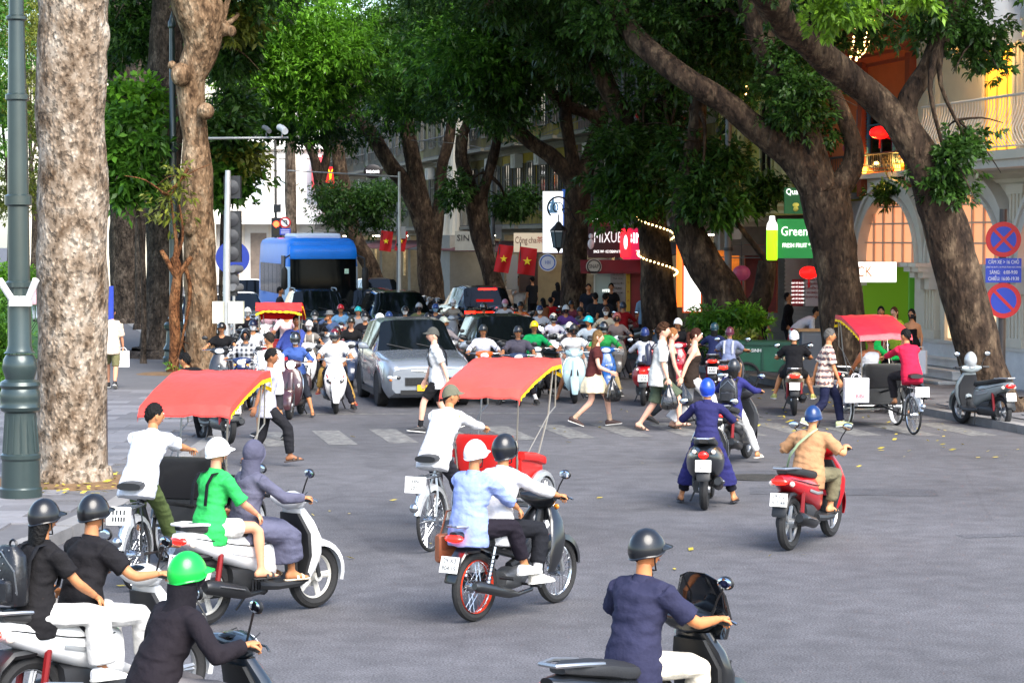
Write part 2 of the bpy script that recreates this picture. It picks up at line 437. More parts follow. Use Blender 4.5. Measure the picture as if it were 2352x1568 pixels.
# --- white corner building with arched fanlights, bellied balcony and dome awnings
def white_building():
    L, H = 10.8, 11.5
    r = bld('white classical corner building with arched lit fanlights, curved iron balcony and dome awnings', 3.2)
    W = WHT(); G = M('#c4beb4', .6, bump=.1, bs=15, var=.05)
    wallbox(r, L, H, W)
    b = MB(); b.bx(.003, 6, L, L + 3.3, 2.66, 4.72); b.build('annex_wall', G, r, False)
    b = MB(); b.bx(-.25, 6, L, L + 3.3, 4.72, 4.84); b.build('annex_coping', G, r, False)
    MAR = M('#d4d3d0', .3, var=.12, vs=3, bump=.05)
    pb = MB(); pb.bx(-.10, .001, -.01, L + .01, -.02, .92); pb.build('plinth', MAR, r, False)
    pc = MB(); pc.bx(-.14, .001, -.02, L + .02, .92, 1.0); pc.build('plinth_cap', G, r, False)
    for k in range(3):                                              # marble steps up to the door at the far end
        s = MB(); s.bx(-1.15 + .36 * k, -.10, L - 4.1 + .1 * k, L - .2 - .1 * k, .02 + .21 * k, .21 + .21 * k); s.bx(-1.18 + .36 * k, -.10, L - 4.13 + .1 * k, L - .17 - .1 * k, .21 + .21 * k - .035, .212 + .21 * k); s.build('step', MAR, r, False)
    cornice(r, L, 4.75, W, .42); cornice(r, L, 8.6, W, .5)
    for y in (.5, 5.2, 9.7):                              # fluted pilasters
        b = MB(); b.bx(-.10, .002, y - .34, y + .34, 1.0, 4.4)
        for k in range(4): b.bx(-.13, -.10, y - .30 + k * .17, y - .21 + k * .17, 1.2, 4.2)
        b.bx(-.16, .002, y - .40, y + .40, 1.0, 1.2); b.bx(-.16, .002, y - .40, y + .40, 4.2, 4.4); b.build('pilaster', W, r, False)
        b = MB(); b.bx(-.08, .002, y - .30, y + .30, 5.3, 8.2)
        for k in range(3): b.bx(-.11, -.08, y - .26 + k * .2, y - .14 + k * .2, 5.5, 8.0)
        b.build('pilaster', W, r, False)
    PEACH = M('#f0a878', .5, emit=.22); LITE = M('#f0c898', .4, emit=.38)
    for i, yc in enumerate((2.9, 7.4, 11.9)):
        hw_, zs, rise = 1.88, 2.72, 1.62
        for k, (t, dpt, dr) in enumerate(((.26, .24, .0), (.10, .30, .26), (.08, .32, -.09))):
            b = MB(); rs = []
            for j in range(29):
                a = math.pi * j / 28; c, s = math.cos(a), math.sin(a)
                ro = (hw_ + dr + t, rise + dr + t); ri = (hw_ + dr, rise + dr)
                rs.append([(-dpt, yc + c * ri[0], zs + s * ri[1]), (-dpt, yc + c * ro[0], zs + s * ro[1]), (.0, yc + c * ro[0], zs + s * ro[1]), (.0, yc + c * ri[0], zs + s * ri[1])])
            b.loft(rs); b.build('arch_moulding', G, r, True, 30)
        for q in (-1, 1):                                           # scrolled brackets under the arch springing
            b = MB(); y = yc + q * (hw_ + .13)
            b.bx(-.66, .001, y - .22, y + .22, zs - .09, zs); b.bx(-.58, .001, y - .18, y + .18, zs - .20, zs - .09); b.bx(-.45, .001, y - .14, y + .14, zs - .34, zs - .20); b.bx(-.3, .001, y - .12, y + .12, zs - .6, zs - .34); b.build('bracket', G, r, False)
        f = MB(); n = 24
        f.add([(-.06, yc + math.cos(math.pi * j / n) * hw_, zs + math.sin(math.pi * j / n) * rise) for j in range(n + 1)], [tuple(range(n + 1))]); f.build('fanlight', PEACH, r, False)
        g_ = MB()
        for k in (-2, -1, 0, 1, 2): y = yc + k * .6; zt = zs + rise * math.sqrt(max(0, 1 - (k * .6 / hw_) ** 2)) ; g_.bx(-.12, -.07, y - .025, y + .025, zs, zt)
        for z in (.45, .9, 1.3): hh = hw_ * math.sqrt(1 - (z / rise) ** 2); g_.bx(-.115, -.072, yc - hh, yc + hh, zs + z - .02, zs + z + .02)
        g_.bx(-.14, -.06, yc - hw_, yc + hw_, zs - .06, zs); g_.build('glazing_bar', M('#d7b49a', .6), r, False)
        if i == 2: continue
        s = MB(); s.bx(-.06, -.02, yc - 1.35, yc + 1.35, 1.05, zs - .62); o = s.build('shop_window', LITE if i < 2 else M('#e7e4de', .5), r, False)
        fr = MB()
        for a, c in ((-1.5, -1.35), (1.35, 1.5), (-.04, .04)): fr.bx(-.14, .002, yc + a, yc + c, 1.0, zs - .6)
        fr.bx(-.14, .002, yc - 1.35, yc + 1.35, zs - .6, zs - .48); fr.build('window_frame', W, r, False)
    # balcony with bellied balusters
    sl = MB(); sl.bx(-1.25, -.001, -.5, 8.0, 4.86, 5.04); sl.build('balcony_slab', W, r, False)
    sl = MB(); sl.bx(-1.15, -.001, -.4, 7.9, 4.70, 4.86); sl.build('balcony_moulding', G, r, False)
    IR = M('#cdc9bf', .5)
    cyl_rail(r, -.4, 7.8, -1.12, 5.12, 6.12, IR, .14, .17)
    YG = ('#ffb030', .4)
    for yc in (2.0, 6.1):
        window(r, yc, 6.45, 1.5, 2.6, M('#e0b860', .5), None, YG, 0, 3, True)
        b = MB(); b.bx(-.10, .001, yc - 1.0, yc - .84, 5.05, 7.85); b.bx(-.10, .001, yc + .84, yc + 1.0, 5.05, 7.85); b.bx(-.14, .001, yc - 1.02, yc + 1.02, 7.85, 8.02); b.build('door_surround', W, r, False)
        # dome awning: ribbed quarter sphere with scalloped valance
        a = MB(); rs = []; nr = 10
        for j in range(41):
            t = math.pi * j / 40; k = 1 + .035 * abs(math.sin(t * nr / 2 * 1.0 * 2))
            rs.append([(-math.sin(t) * 1.35 * math.cos(e) * k - .002, yc - math.cos(t) * 1.5 * math.cos(e) * k, 7.55 + 1.35 * math.sin(e)) for e in np.linspace(0, 1.53, 10)])
        a.loft(rs, closed=False); a.build('dome_awning', M('#c9c7c4', .8, bump=.2), r, True, 25)
        v = MB(); rs = []
        for j in range(81):
            t = math.pi * j / 80; x, y = -math.sin(t) * 1.36 - .002, yc - math.cos(t) * 1.51
            rs.append([(x, y, 7.56), (x * 1.01, y, 7.40), (x * 1.01, y, 7.34 - .10 * abs(math.sin(t * 12)))])
        v.loft(rs, closed=False); v.build('valance', M('#cfc6b4', .8), r, True, 80)
        lf = MB(); lf.ell((-.5, yc, 7.5), (.12, .12, .06), 10, 6); lf.build('lamp', LAMP(6), r)
    return r
white_building()
# warm light from the awning lamps onto the wall behind (lit lamps in the photograph)
def lamp(loc, col, e, size=.15):
    l = bpy.data.lights.new('lamp_light', 'POINT'); l.energy = e; l.color = col; l.shadow_soft_size = size
    o = bpy.data.objects.new('lamp_light', l); COL.objects.link(o); o.location = loc; return o
for yy in (2.0, 6.1):
    p = SV(3.2 + yy, 3.9 - .7, 7.2); lamp(p, (1, .62, .2), 16)

# --- green juice shop under the third arch
def juice_shop():
    r = bld('narrow lime green juice shop under a bright white signboard beside the white building', 14.3, 'juice_shop', 'shop')
    L = 3.0
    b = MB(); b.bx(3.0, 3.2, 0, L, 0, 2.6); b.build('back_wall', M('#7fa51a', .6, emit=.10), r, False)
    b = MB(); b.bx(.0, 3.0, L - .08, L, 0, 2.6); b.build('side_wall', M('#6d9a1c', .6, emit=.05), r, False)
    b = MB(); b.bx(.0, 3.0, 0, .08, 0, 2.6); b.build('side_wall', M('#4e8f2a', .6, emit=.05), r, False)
    b = MB(); b.bx(0, 3.2, 0, L, 2.6, 2.65); b.build('ceiling', WHT(), r, False)
    b = MB(); b.bx(.5, 1.1, .3, L - .5, .02, 1.05); b.build('counter', M('#a5b84a', .5), r, False)
    b = MB(); b.bx(1.9, 2.4, .25, .75, .02, 1.9); b.bx(1.88, 1.9, .32, .68, .9, 1.7); b.build('drinks_fridge', BLK(), r, False)
    b = MB(); b.bx(1.86, 1.878, .38, .62, 1.0, 1.5); b.build('fridge_light', M('#fff2c0', .4, emit=4), r, False)
    b = MB(); b.bx(2.9, 2.99, .5, 1.6, 1.9, 2.5); b.build('menu_board', M('#efe9d8', .5, emit=.6), r, False)
    return r
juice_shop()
# --- orange house
def orange_house():
    L, H = 5.7, 13.0
    r = bld('terracotta orange house with blue louvred shutters and a red lantern', 14.05)
    OR = M('#c8622c', .8, bump=.2, bs=12, var=.12, vs=1); OD = M('#8a3d22', .8, var=.1)
    b = MB(); b.bx(0, 9, 0, L, 4.86, H); b.build('wall', OR, r, False)
    b = MB(); b.bx(.01, 9, 3.35, L, 0, 4.2); b.build('lower_wall', M('#8d8b88', .8, var=.1), r, False)
    cornice(r, L, 7.75, OD, .5); cornice(r, L, 11.2, OD, .5)
    for y in (.12, 3.1, L - .15):
        b = MB(); b.bx(-.16, .001, y - .14, y + .14, 4.3, 7.8); b.build('pilaster', OD, r, False)
    BL = M('#1d5573', .6, var=.12)
    window(r, 2.0, 5.75, 1.5, 1.4, BL, BL, None)
    window(r, 1.6, 9.6, .95, 1.7, BL, BL, None); window(r, 4.7, 9.6, .95, 1.7, BL, BL, None)
    b = MB(); b.bx(-.7, -.001, 3.5, L - .1, 4.25, 4.4); b.build('balcony_slab', M('#6b6764', .8), r, False)
    cyl_rail(r, .3, L - .2, -.20, 4.9, 5.3, M('#2b2a29', .6), .12)
    cyl_rail(r, 3.4, 4.6, -.6, 2.75, 4.3, M('#c9ccd0', .5), .16)
    for y in (.75, 2.9):
        b = MB(); b.lathe([(.0, 0), (.07, 0), (.09, .14), (.0, .14)], 10, (-.12, y, 4.87)); b.build('uplight', M('#ffb030', .4, emit=5), r)
    return r
orange_house()
for yy in (.75, 2.9): lamp(SV(14.05 + yy, 3.9 - .25, 5.1), (1, .5, .1), 14, .06)
# --- yellow house with fluted half columns
def yellow_house():
    L, H = 9.0, 12.5
    r = bld('pale yellow colonial house with fluted columns above the juice sign', 19.85)
    YE = M('#b5a84a', .8, bump=.25, bs=10, var=.16, vs=.9); CR = M('#c9c086', .7, var=.08)
    b = MB(); b.bx(0, 9, 0, L, 3.9, H); b.build('wall', YE, r, False)
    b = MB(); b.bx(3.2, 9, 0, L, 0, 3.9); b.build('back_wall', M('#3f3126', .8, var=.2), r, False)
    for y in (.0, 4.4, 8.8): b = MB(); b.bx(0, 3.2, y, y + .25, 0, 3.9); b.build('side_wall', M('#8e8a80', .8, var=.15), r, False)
    b = MB(); b.bx(-.02, .06, .26, 3.0, 0, 2.9)
    for k in range(26): b.bx(-.05, -.02, .26, 3.0, .05 + k * .11, .11 + k * .11)
    b.build('roller_shutter', M('#6f6c66', .5, .3, var=.1), r, False)
    for y in (.25, 2.45, 3.05, 6.2, 6.9):
        b = MB(); n = 20
        rs = [[(-.16 + math.cos(2 * math.pi * i / n) * (.16 if i % 2 else .185), y + math.sin(2 * math.pi * i / n) * (.16 if i % 2 else .185), z) for i in range(n)] for z in (4.5, 7.2)]
        b.loft(rs); b.bx(-.42, .001, y - .25, y + .25, 7.2, 7.4); b.bx(-.42, .001, y - .25, y + .25, 4.3, 4.5); b.build('column', CR, r, False)
    cornice(r, L, 7.85, CR, .55); cornice(r, L, 11, CR, .5); cornice(r, L, 4.25, CR, .35)
    for y in (1.35, 4.6, 8.0):
        window(r, y, 5.9, .9, 2.2, CR, None, None, 0, 2, True); window(r, y, 9.5, .9, 1.9, CR, M('#5d6b4a', .7), None)
    b = MB(); b.bx(-.03, -.012, .5, 2.2, 7.0, 7.42); b.build('name_plate', CR, r, False)
    text('ƯƠNG KIM', .34, M('#15130f', .7), r, (-.035, 1.35, 7.21), (math.pi / 2, 0, -math.pi / 2), depth=.006)
    b = MB(); b.bx(-1.1, -.001, 4.2, 7.2, 3.72, 3.9); b.bx(-.9, -.001, 4.4, 7.0, 3.6, 3.72); b.build('balcony_slab', M('#b3ad9a', .8, var=.1), r, False)
    cyl_rail(r, 4.3, 7.1, -1.02, 3.95, 4.95, M('#2c2b28', .6), .13, .1)
    rs_ = MB()
    for y in (.6, 1.5, 2.4, 5, 6, 7, 8): rs_.ell((.6, y, 2.6), (.05, .05, .05), 6, 4)
    return r
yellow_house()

# --- terrace of shophouses further along
def shophouse(label, u, L, col, floors=3, shop='#a06a2a', glow=.8, trim='#c7bfa8', shut='#4a4f42', lit=None, sign=None, plain=False):
    r = bld(label, u, 'shophouse', 'shophouse')
    H = 4 + floors * 3.3
    WA = M(tuple(x * .5 for x in lin(col)), .85, bump=.25, bs=9, var=.3, vs=.8); TR = M(tuple(x * .32 for x in lin(trim)), .75, var=.2)
    b = MB(); b.bx(0, 9, 0, L, 3.5, H); b.build('wall', WA, r, False)
    b = MB(); b.bx(2.6, 9, 0, L, 0, 3.5); b.build('back_wall', M(tuple(x * .22 for x in lin(shop)), .7, var=.8, vs=1.4, emit=glow * .3), r, False)
    for y in (0, L - .3): b = MB(); b.bx(0, 2.6, y, y + .3, 0, 3.5); b.build('pier', TR, r, False)
    sh = MB()
    for k in range(3): sh.bx(1.7, 2.5, .5, L - .5, .6 + k * .7, .65 + k * .7)
    for i in range(14):
        y = random.uniform(.6, L - .6); k = random.choice((0, 1, 2)); h = random.uniform(.2, .5); sh.bx(1.8, 2.3, y - .12, y + .12, .651 + k * .7, .651 + k * .7 + h)
    sh.build('goods_shelf', M('#7a3a22', .6, island=.8), r, False)
    for k in range(3):
        y = L * (k + .6) / 3.3; b = MB(); b.bx(.9, 1.0, y - .35, y + .35, 1.2, 2.6); b.build('hanging_goods', M(random.choice(('#8a1a18', '#a8641a', '#3a5a6a', '#c9b890', '#5a2a4a', '#2a3a2a')), .7, var=.5, vs=5), r, False)
        b = MB(); b.bx(.3, .36, y - .45, y - .36, 0, 3.1); b.build('door_post', TR, r, False)
    lt = MB(); lt.bx(1.0, 1.2, .8, L - .8, 3.35, 3.42); lt.build('tube_light', LAMP(5), r, False)
    if not plain:
        aw = MB(); pr = [(-.02, 3.15), (-1.5, 2.75), (-1.5, 2.70), (-.02, 3.08)]; aw.prism(pr, .15, L - .15, f=lambda p, q, t: (p, t, q)); aw.build('awning', M(random.choice(('#5a2420', '#3d3a36', '#2f4038', '#5b5248')), .8, var=.15), r, False)
    for fl in range(floors):
        z = 3.7 + fl * 3.3
        cornice(r, L, z, TR, .25)
        nW = max(1, int(L / 2.0))
        for i in range(nW):
            y = L * (i + .5) / nW
            window(r, y, z + 1.65, .85, 1.9, TR, M(shut, .7, var=.1), (lit, 1.2) if lit and random.random() < .4 else None)
        if fl < 2:
            b = MB(); b.bx(-.85, -.001, .3, L - .3, z - .06, z + .06); b.build('balcony_slab', TR, r, False)
            cyl_rail(r, .4, L - .4, -.8, z + .1, z + .95, M('#2e2d2b', .6), .22)
        ac = MB(); y = random.uniform(.5, L - .5); ac.box((-.2, y, z + 2.7), (.34, .8, .55)); ac.lathe([(.2, -.19), (.2, -.2), (.05, -.2)], 14, (-.2, y, z + 2.7), ax='x'); ac.build('air_conditioner', M('#b9b6ae', .6), r, False)
    return r
U = 28.95
for lab, L, col, fl, shop, gl, shut in (
    ('dim yellow shophouse hung with lanterns behind the leaning tree', 6.0, '#8f7f35', 3, '#a8541c', .5, '#3a3326'),
    ('grey shophouse with a bright orange shop front behind the fairy light tree', 5.2, '#77746c', 3, '#f0661c', 3.2, '#4b4a46'),
    ('crimson fronted dessert shop house with glazed entrance', 5.6, '#8a6a5a', 3, '#8e1018', .5, '#3d3d3b'),
    ('mustard yellow old house with tall white framed windows', 6.4, '#b59b22', 3, '#b58d52', .6, '#2c2a24'),
    ('bright yellow old house above the rice paper signboard', 6.4, '#c2a51e', 3, '#c9a878', .5, '#3a342a'),
    ('olive yellow house behind the tall fluted columns', 7.0, '#8a7a3a', 3, '#6a5a4a', .4, '#55534d'),
    ('brownish yellow house with a long upper gallery', 7.5, '#7d6f2e', 3, '#b8741e', .5, '#4a4a40'),
    ('weathered yellow house behind the flags', 8.0, '#9d9158', 3, '#c9b184', .5, '#57523f'),
    ('cream house with a dark awning beyond the flags', 9.0, '#b9b08e', 3, '#9c7a52', .4, '#5b5a52'),
    ('grey green house at the far bend of the street', 10.0, '#8f9484', 3, '#7d6b58', .4, '#4e5650'),
    ('tan house nearest the hamburger sign', 12.0, '#a89472', 3, '#8c6b4a', .4, '#55503f')):
    shophouse(lab, U, L - .12, col, fl, shop, gl, shut=shut); U += L
r_ = bld('tall white fluted column portico on the terrace', 64.0, 'portico', 'portico', 3.2)
for y in (0, 1.5):
    b = MB(); n = 24
    b.loft([[(math.cos(2 * math.pi * i / n) * (.42 if i % 2 else .47) * k, y + math.sin(2 * math.pi * i / n) * (.42 if i % 2 else .47) * k, z) for i in range(n)] for z, k in ((3.4, 1.1), (4.0, 1), (9.0, .85))])
    b.build('column', WHT(), r_, False)
b = MB(); b.bx(-.6, .9, -.6, 2.1, 0, 3.4); b.build('pedestal', M('#8d8a82', .8, var=.1), r_, False)
b = MB(); b.bx(-.6, .9, -.6, 2.1, 9.0, 9.8); b.build('entablature', WHT(), r_, False)

# --- bright building closing the street, facing the traffic
def end_building():
    Y = 158.0
    p = atY(650, 545, Y)
    r = thing('department_store', 'bright white corner store closing the far end of the street', 'building', (p.x, Y, 0), 6)
    W = M('#f0eeea', .6, var=.04); L = 26
    b = MB(); b.bx(-16, 9, 0, 10, 0, 16); b.build('wall', W, r, False)
    b = MB(); b.bx(-16.4, 9.4, -1.6, 0, 4.2, 4.6); b.bx(-16.4, 9.4, -.5, 0, 9.4, 9.8); b.build('cornice', W, r, False)
    for i in range(13):
        x = -15 + i * 1.9
        b = MB(); b.bx(x - .55, x + .55, -.06, .05, .3, 3.6); b.build('shop_window', M('#8d7f74', .3, var=.3, vs=1), r, False)
        b = MB(); b.bx(x - .45, x + .45, -.05, .05, 5.6, 8.6); o = b.build('window', M('#c3cad2', .2), r, False)
        f = MB(); f.bx(x - .6, x - .45, -.12, .05, 5.4, 8.8); f.bx(x + .45, x + .6, -.12, .05, 5.4, 8.8); f.bx(x - .6, x + .6, -.14, .05, 8.801, 9.0); f.bx(x - .02, x + .02, -.08, -.05, 5.6, 8.6); f.build('window_frame', W, o, False)
        b = MB(); b.bx(x + .70, x + .95, -.2, .05, .0, 9.3); b.build('pilaster', M('#e6ddd0', .7), r, False)
    b = MB(); b.prism([(-.02, 9.0), (-2.0, 7.2), (-2.0, 6.7), (-.02, 6.7)], 2.0, 5.6, f=lambda p, q, t: (t, p, q)); b.build('canopy', M('#c23a44', .7), r, False)
    b = MB(); b.bx(-9, -8.6, -2, 0, 0, 6); b.bx(-9.4, -6, -2.4, -1.9, 5.4, 6.4); b.build('hoarding', M('#c8a06a', .7), r, False)
    return r
end_building()
p = atY(560, 545, 150)
r_ = thing('building', 'ochre town house with green shutters left of the white store', 'building', (p.x - 6.5, 151, 0), 10)
b = MB(); b.bx(-8, 4.5, 0, 8, 0, 15); b.build('wall', M('#d2c8b4', .8, var=.1, vs=1), r_, False)
for i in range(5):
    for j in range(3):
        b = MB(); b.bx(-7 + i * 2.4, -6 + i * 2.4, -.08, .05, 1.0 + j * 4.2, 3.4 + j * 4.2); o = b.build('window', M('#4e5a4a', .5), r_, False)
        f = MB(); f.bx(-7.2 + i * 2.4, -5.8 + i * 2.4, -.16, .05, 3.4 + j * 4.2, 3.6 + j * 4.2); f.build('lintel', WHT(), o, False)

# ------------------------------------------------------------------ trees
def bark(c1, c2, c3, sc=5.0, zs=.45, bump=.9, fl=.45):
    m = bpy.data.materials.new('bark'); m.use_nodes = True; nt = m.node_tree; N = nt.nodes; L = nt.links; b = N['Principled BSDF']
    b.inputs['Roughness'].default_value = .9; b.inputs['Specular IOR Level'].default_value = .2
    tc = N.new('ShaderNodeTexCoord'); mp = N.new('ShaderNodeMapping'); mp.inputs['Scale'].default_value = (1, 1, zs); L.new(tc.outputs['Object'], mp.inputs[0])
    n1 = N.new('ShaderNodeTexNoise'); n1.inputs['Scale'].default_value = sc; n1.inputs['Detail'].default_value = 8; n1.inputs['Roughness'].default_value = .7; L.new(mp.outputs[0], n1.inputs['Vector'])
    r1 = N.new('ShaderNodeValToRGB'); e = r1.color_ramp.elements
    e[0].position = .36; e[0].color = (*lin(c1), 1); e[1].position = .66; e[1].color = (*lin(c3), 1); k = e.new(.5); k.color = (*lin(c2), 1)
    L.new(n1.outputs[0], r1.inputs[0])
    v = N.new('ShaderNodeTexVoronoi'); v.inputs['Scale'].default_value = sc * 4; L.new(mp.outputs[0], v.inputs['Vector'])
    r2 = N.new('ShaderNodeMapRange'); r2.inputs[1].default_value = .0; r2.inputs[2].default_value = .5; r2.inputs[3].default_value = 1.08; r2.inputs[4].default_value = .62 if fl < .6 else .84; L.new(v.outputs['Distance'], r2.inputs[0])
    n3 = N.new('ShaderNodeTexNoise'); n3.inputs['Scale'].default_value = sc * 3.2; n3.inputs['Detail'].default_value = 4; L.new(mp.outputs[0], n3.inputs['Vector'])
    r3 = N.new('ShaderNodeMapRange'); r3.inputs[1].default_value = .36; r3.inputs[2].default_value = .5; r3.inputs[3].default_value = fl; r3.inputs[4].default_value = 1; L.new(n3.outputs[0], r3.inputs[0])
    mu = N.new('ShaderNodeMath'); mu.operation = 'MULTIPLY'; L.new(r2.outputs[0], mu.inputs[0]); L.new(r3.outputs[0], mu.inputs[1])
    s = N.new('ShaderNodeVectorMath'); s.operation = 'SCALE'; L.new(r1.outputs[0], s.inputs[0]); L.new(mu.outputs[0], s.inputs['Scale']); L.new(s.outputs[0], b.inputs['Base Color'])
    bp = N.new('ShaderNodeBump'); bp.inputs['Strength'].default_value = bump; bp.inputs['Distance'].default_value = .05; L.new(mu.outputs[0], bp.inputs['Height']); L.new(bp.outputs[0], b.inputs['Normal'])
    return m
BK_PALE = bark('#66523f', '#a08d79', '#cabdac', 4.2, .75, .8, .42)
BK_TAN = bark('#5a4430', '#97795c', '#b9a184', 3.6, .5)
BK_DARK = bark('#2a2420', '#4a4037', '#6e6257', 4.5, .5)
BK_STREET = bark('#2c211a', '#46372b', '#76634f', 3.2, .45)
def leafmat(c, isl=.45, tl=.35):
    m = bpy.data.materials.new('leaf'); m.use_nodes = True; nt = m.node_tree; N = nt.nodes; L = nt.links; b = N['Principled BSDF']
    b.inputs['Roughness'].default_value = .45; b.inputs['Specular IOR Level'].default_value = .4
    g = N.new('ShaderNodeNewGeometry'); c = lin(c)
    r = N.new('ShaderNodeValToRGB'); e = r.color_ramp.elements
    e[0].color = (*[x * (1 - isl) for x in c], 1); e[1].color = (c[0] * (1 + isl * 1.5), c[1] * (1 + isl), c[2] * (1 + isl * .3), 1)
    L.new(g.outputs['Random Per Island'], r.inputs[0]); L.new(r.outputs[0], b.inputs['Base Color'])
    t = N.new('ShaderNodeBsdfTranslucent'); L.new(r.outputs[0], t.inputs[0])
    mx = N.new('ShaderNodeMixShader'); mx.inputs[0].default_value = tl; L.new(b.outputs[0], mx.inputs[1]); L.new(t.outputs[0], mx.inputs[2])
    L.new(mx.outputs[0], N['Material Output'].inputs[0]); return m
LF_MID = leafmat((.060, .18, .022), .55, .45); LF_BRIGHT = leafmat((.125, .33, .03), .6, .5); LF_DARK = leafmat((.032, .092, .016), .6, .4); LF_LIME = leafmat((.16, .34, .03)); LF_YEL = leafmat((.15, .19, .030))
def spray_mesh(C, O, nl, ln, wd, droop, rng):
    """C centres, O outward directions (n,3): nl leaflets of length ln per spray -> verts, quads"""
    n = len(C); k = n * nl
    c = np.repeat(C, nl, 0); o = np.repeat(O, nl, 0)
    d = o * .75 + rng.normal(0, .62, (k, 3)); d[:, 2] -= droop
    d /= np.linalg.norm(d, axis=1, keepdims=True) + 1e-6
    a = np.cross(d, rng.normal(0, 1, (k, 3)) * .5 + np.array([0, 0, 1.])); a /= np.linalg.norm(a, axis=1, keepdims=True) + 1e-6
    l = (ln * rng.uniform(.65, 1.25, (k, 1))); w = l * wd
    p0 = c + rng.normal(0, ln * .25, (k, 3)); mid = p0 + d * l * .5; tip = p0 + d * l; tip[:, 2] -= l[:, 0] * .14
    V = np.stack([p0, mid + a * w, tip, mid - a * w], 1).reshape(-1, 3)
    return V
def np_quads(name, Vs, mats, parent, loc):
    V = np.concatenate(Vs); n = len(V) // 4
    me = bpy.data.meshes.new(name); me.vertices.add(len(V)); me.vertices.foreach_set('co', (V - np.array(loc)).astype(np.float32).ravel())
    me.loops.add(4 * n); me.polygons.add(n)
    me.loops.foreach_set('vertex_index', np.arange(4 * n, dtype=np.int32)); me.polygons.foreach_set('loop_start', np.arange(0, 4 * n, 4, dtype=np.int32))
    for m in mats: me.materials.append(m)
    me.polygons.foreach_set('material_index', np.concatenate([np.full(len(v) // 4, i, np.int32) for i, v in enumerate(Vs)]))
    me.update(calc_edges=True); me.validate()
    return link(name, me, parent)
def clump(px, py, Y, rx, ry, n, dz=None, ln=.23, lumps=None, nl=8, droop=.35, wd=.17):
    """leaf sprays in an ellipsoid round the point seen at px, py at distance Y; rx, ry given in photo pixels"""
    c = np.array(atY(px, py, Y)); s = ppm(Y); R = np.array([rx / s, dz or rx / s, ry / s])
    if 36 < Y < 54 and ln > .2: ln, nl, wd = .15, 15, .21
    n = int(n * (1.7 if Y > 47 else 1.35)); k = lumps or max(4, n // 45)
    u = RNG.normal(0, 1, (k, 3)); u /= np.linalg.norm(u, axis=1, keepdims=True); u *= RNG.uniform(.25, 1, (k, 1)) ** .4
    sub = c + u * R
    i = RNG.integers(0, k, n); sg = np.array([.42, .42, .26]) * min(1.3, R.min() / .9 + .25)
    P = sub[i] + RNG.normal(0, 1, (n, 3)) * sg
    O = (P - sub[i]) / (np.linalg.norm(P - sub[i], axis=1, keepdims=True) + .05); O[:, 2] += .25
    return spray_mesh(P, O, nl, ln, wd, droop, RNG)
def smooth_path(pts, rad, k=5):
    P = [Vector(p) for p in pts]; out, rr = [], []
    for i in range(len(P) - 1):
        p0, p1, p2, p3 = P[max(0, i - 1)], P[i], P[i + 1], P[min(len(P) - 1, i + 2)]
        for j in range(k):
            t = j / k
            out.append(.5 * ((2 * p1) + (p2 - p0) * t + (2 * p0 - 5 * p1 + 4 * p2 - p3) * t * t + (3 * p1 - p0 - 3 * p2 + p3) * t ** 3)); rr.append(rad[i] + (rad[i + 1] - rad[i]) * t)
    out.append(P[-1]); rr.append(rad[-1]); return out, rr
def limb_into(b, pts, rad, n=14, amp=.10, seed=0, k=5, flare=None):
    path, rr = smooth_path(pts, rad, k)
    q = MB(); q.tube(path, rr, n)
    m = len(path)
    v = []
    for idx, p in enumerate(q.v):
        c = path[min(idx // n, m - 1)]; p = Vector(p); d = p - c; r = d.length
        w = noise.noise((p.x * 1.6 + seed, p.y * 1.6, p.z * .9)) * amp + noise.noise((p.x * 5 + seed, p.y * 5, p.z * 2.5)) * amp * .5
        v.append(c + d * (1 + w))
    b.add(v, q.f)
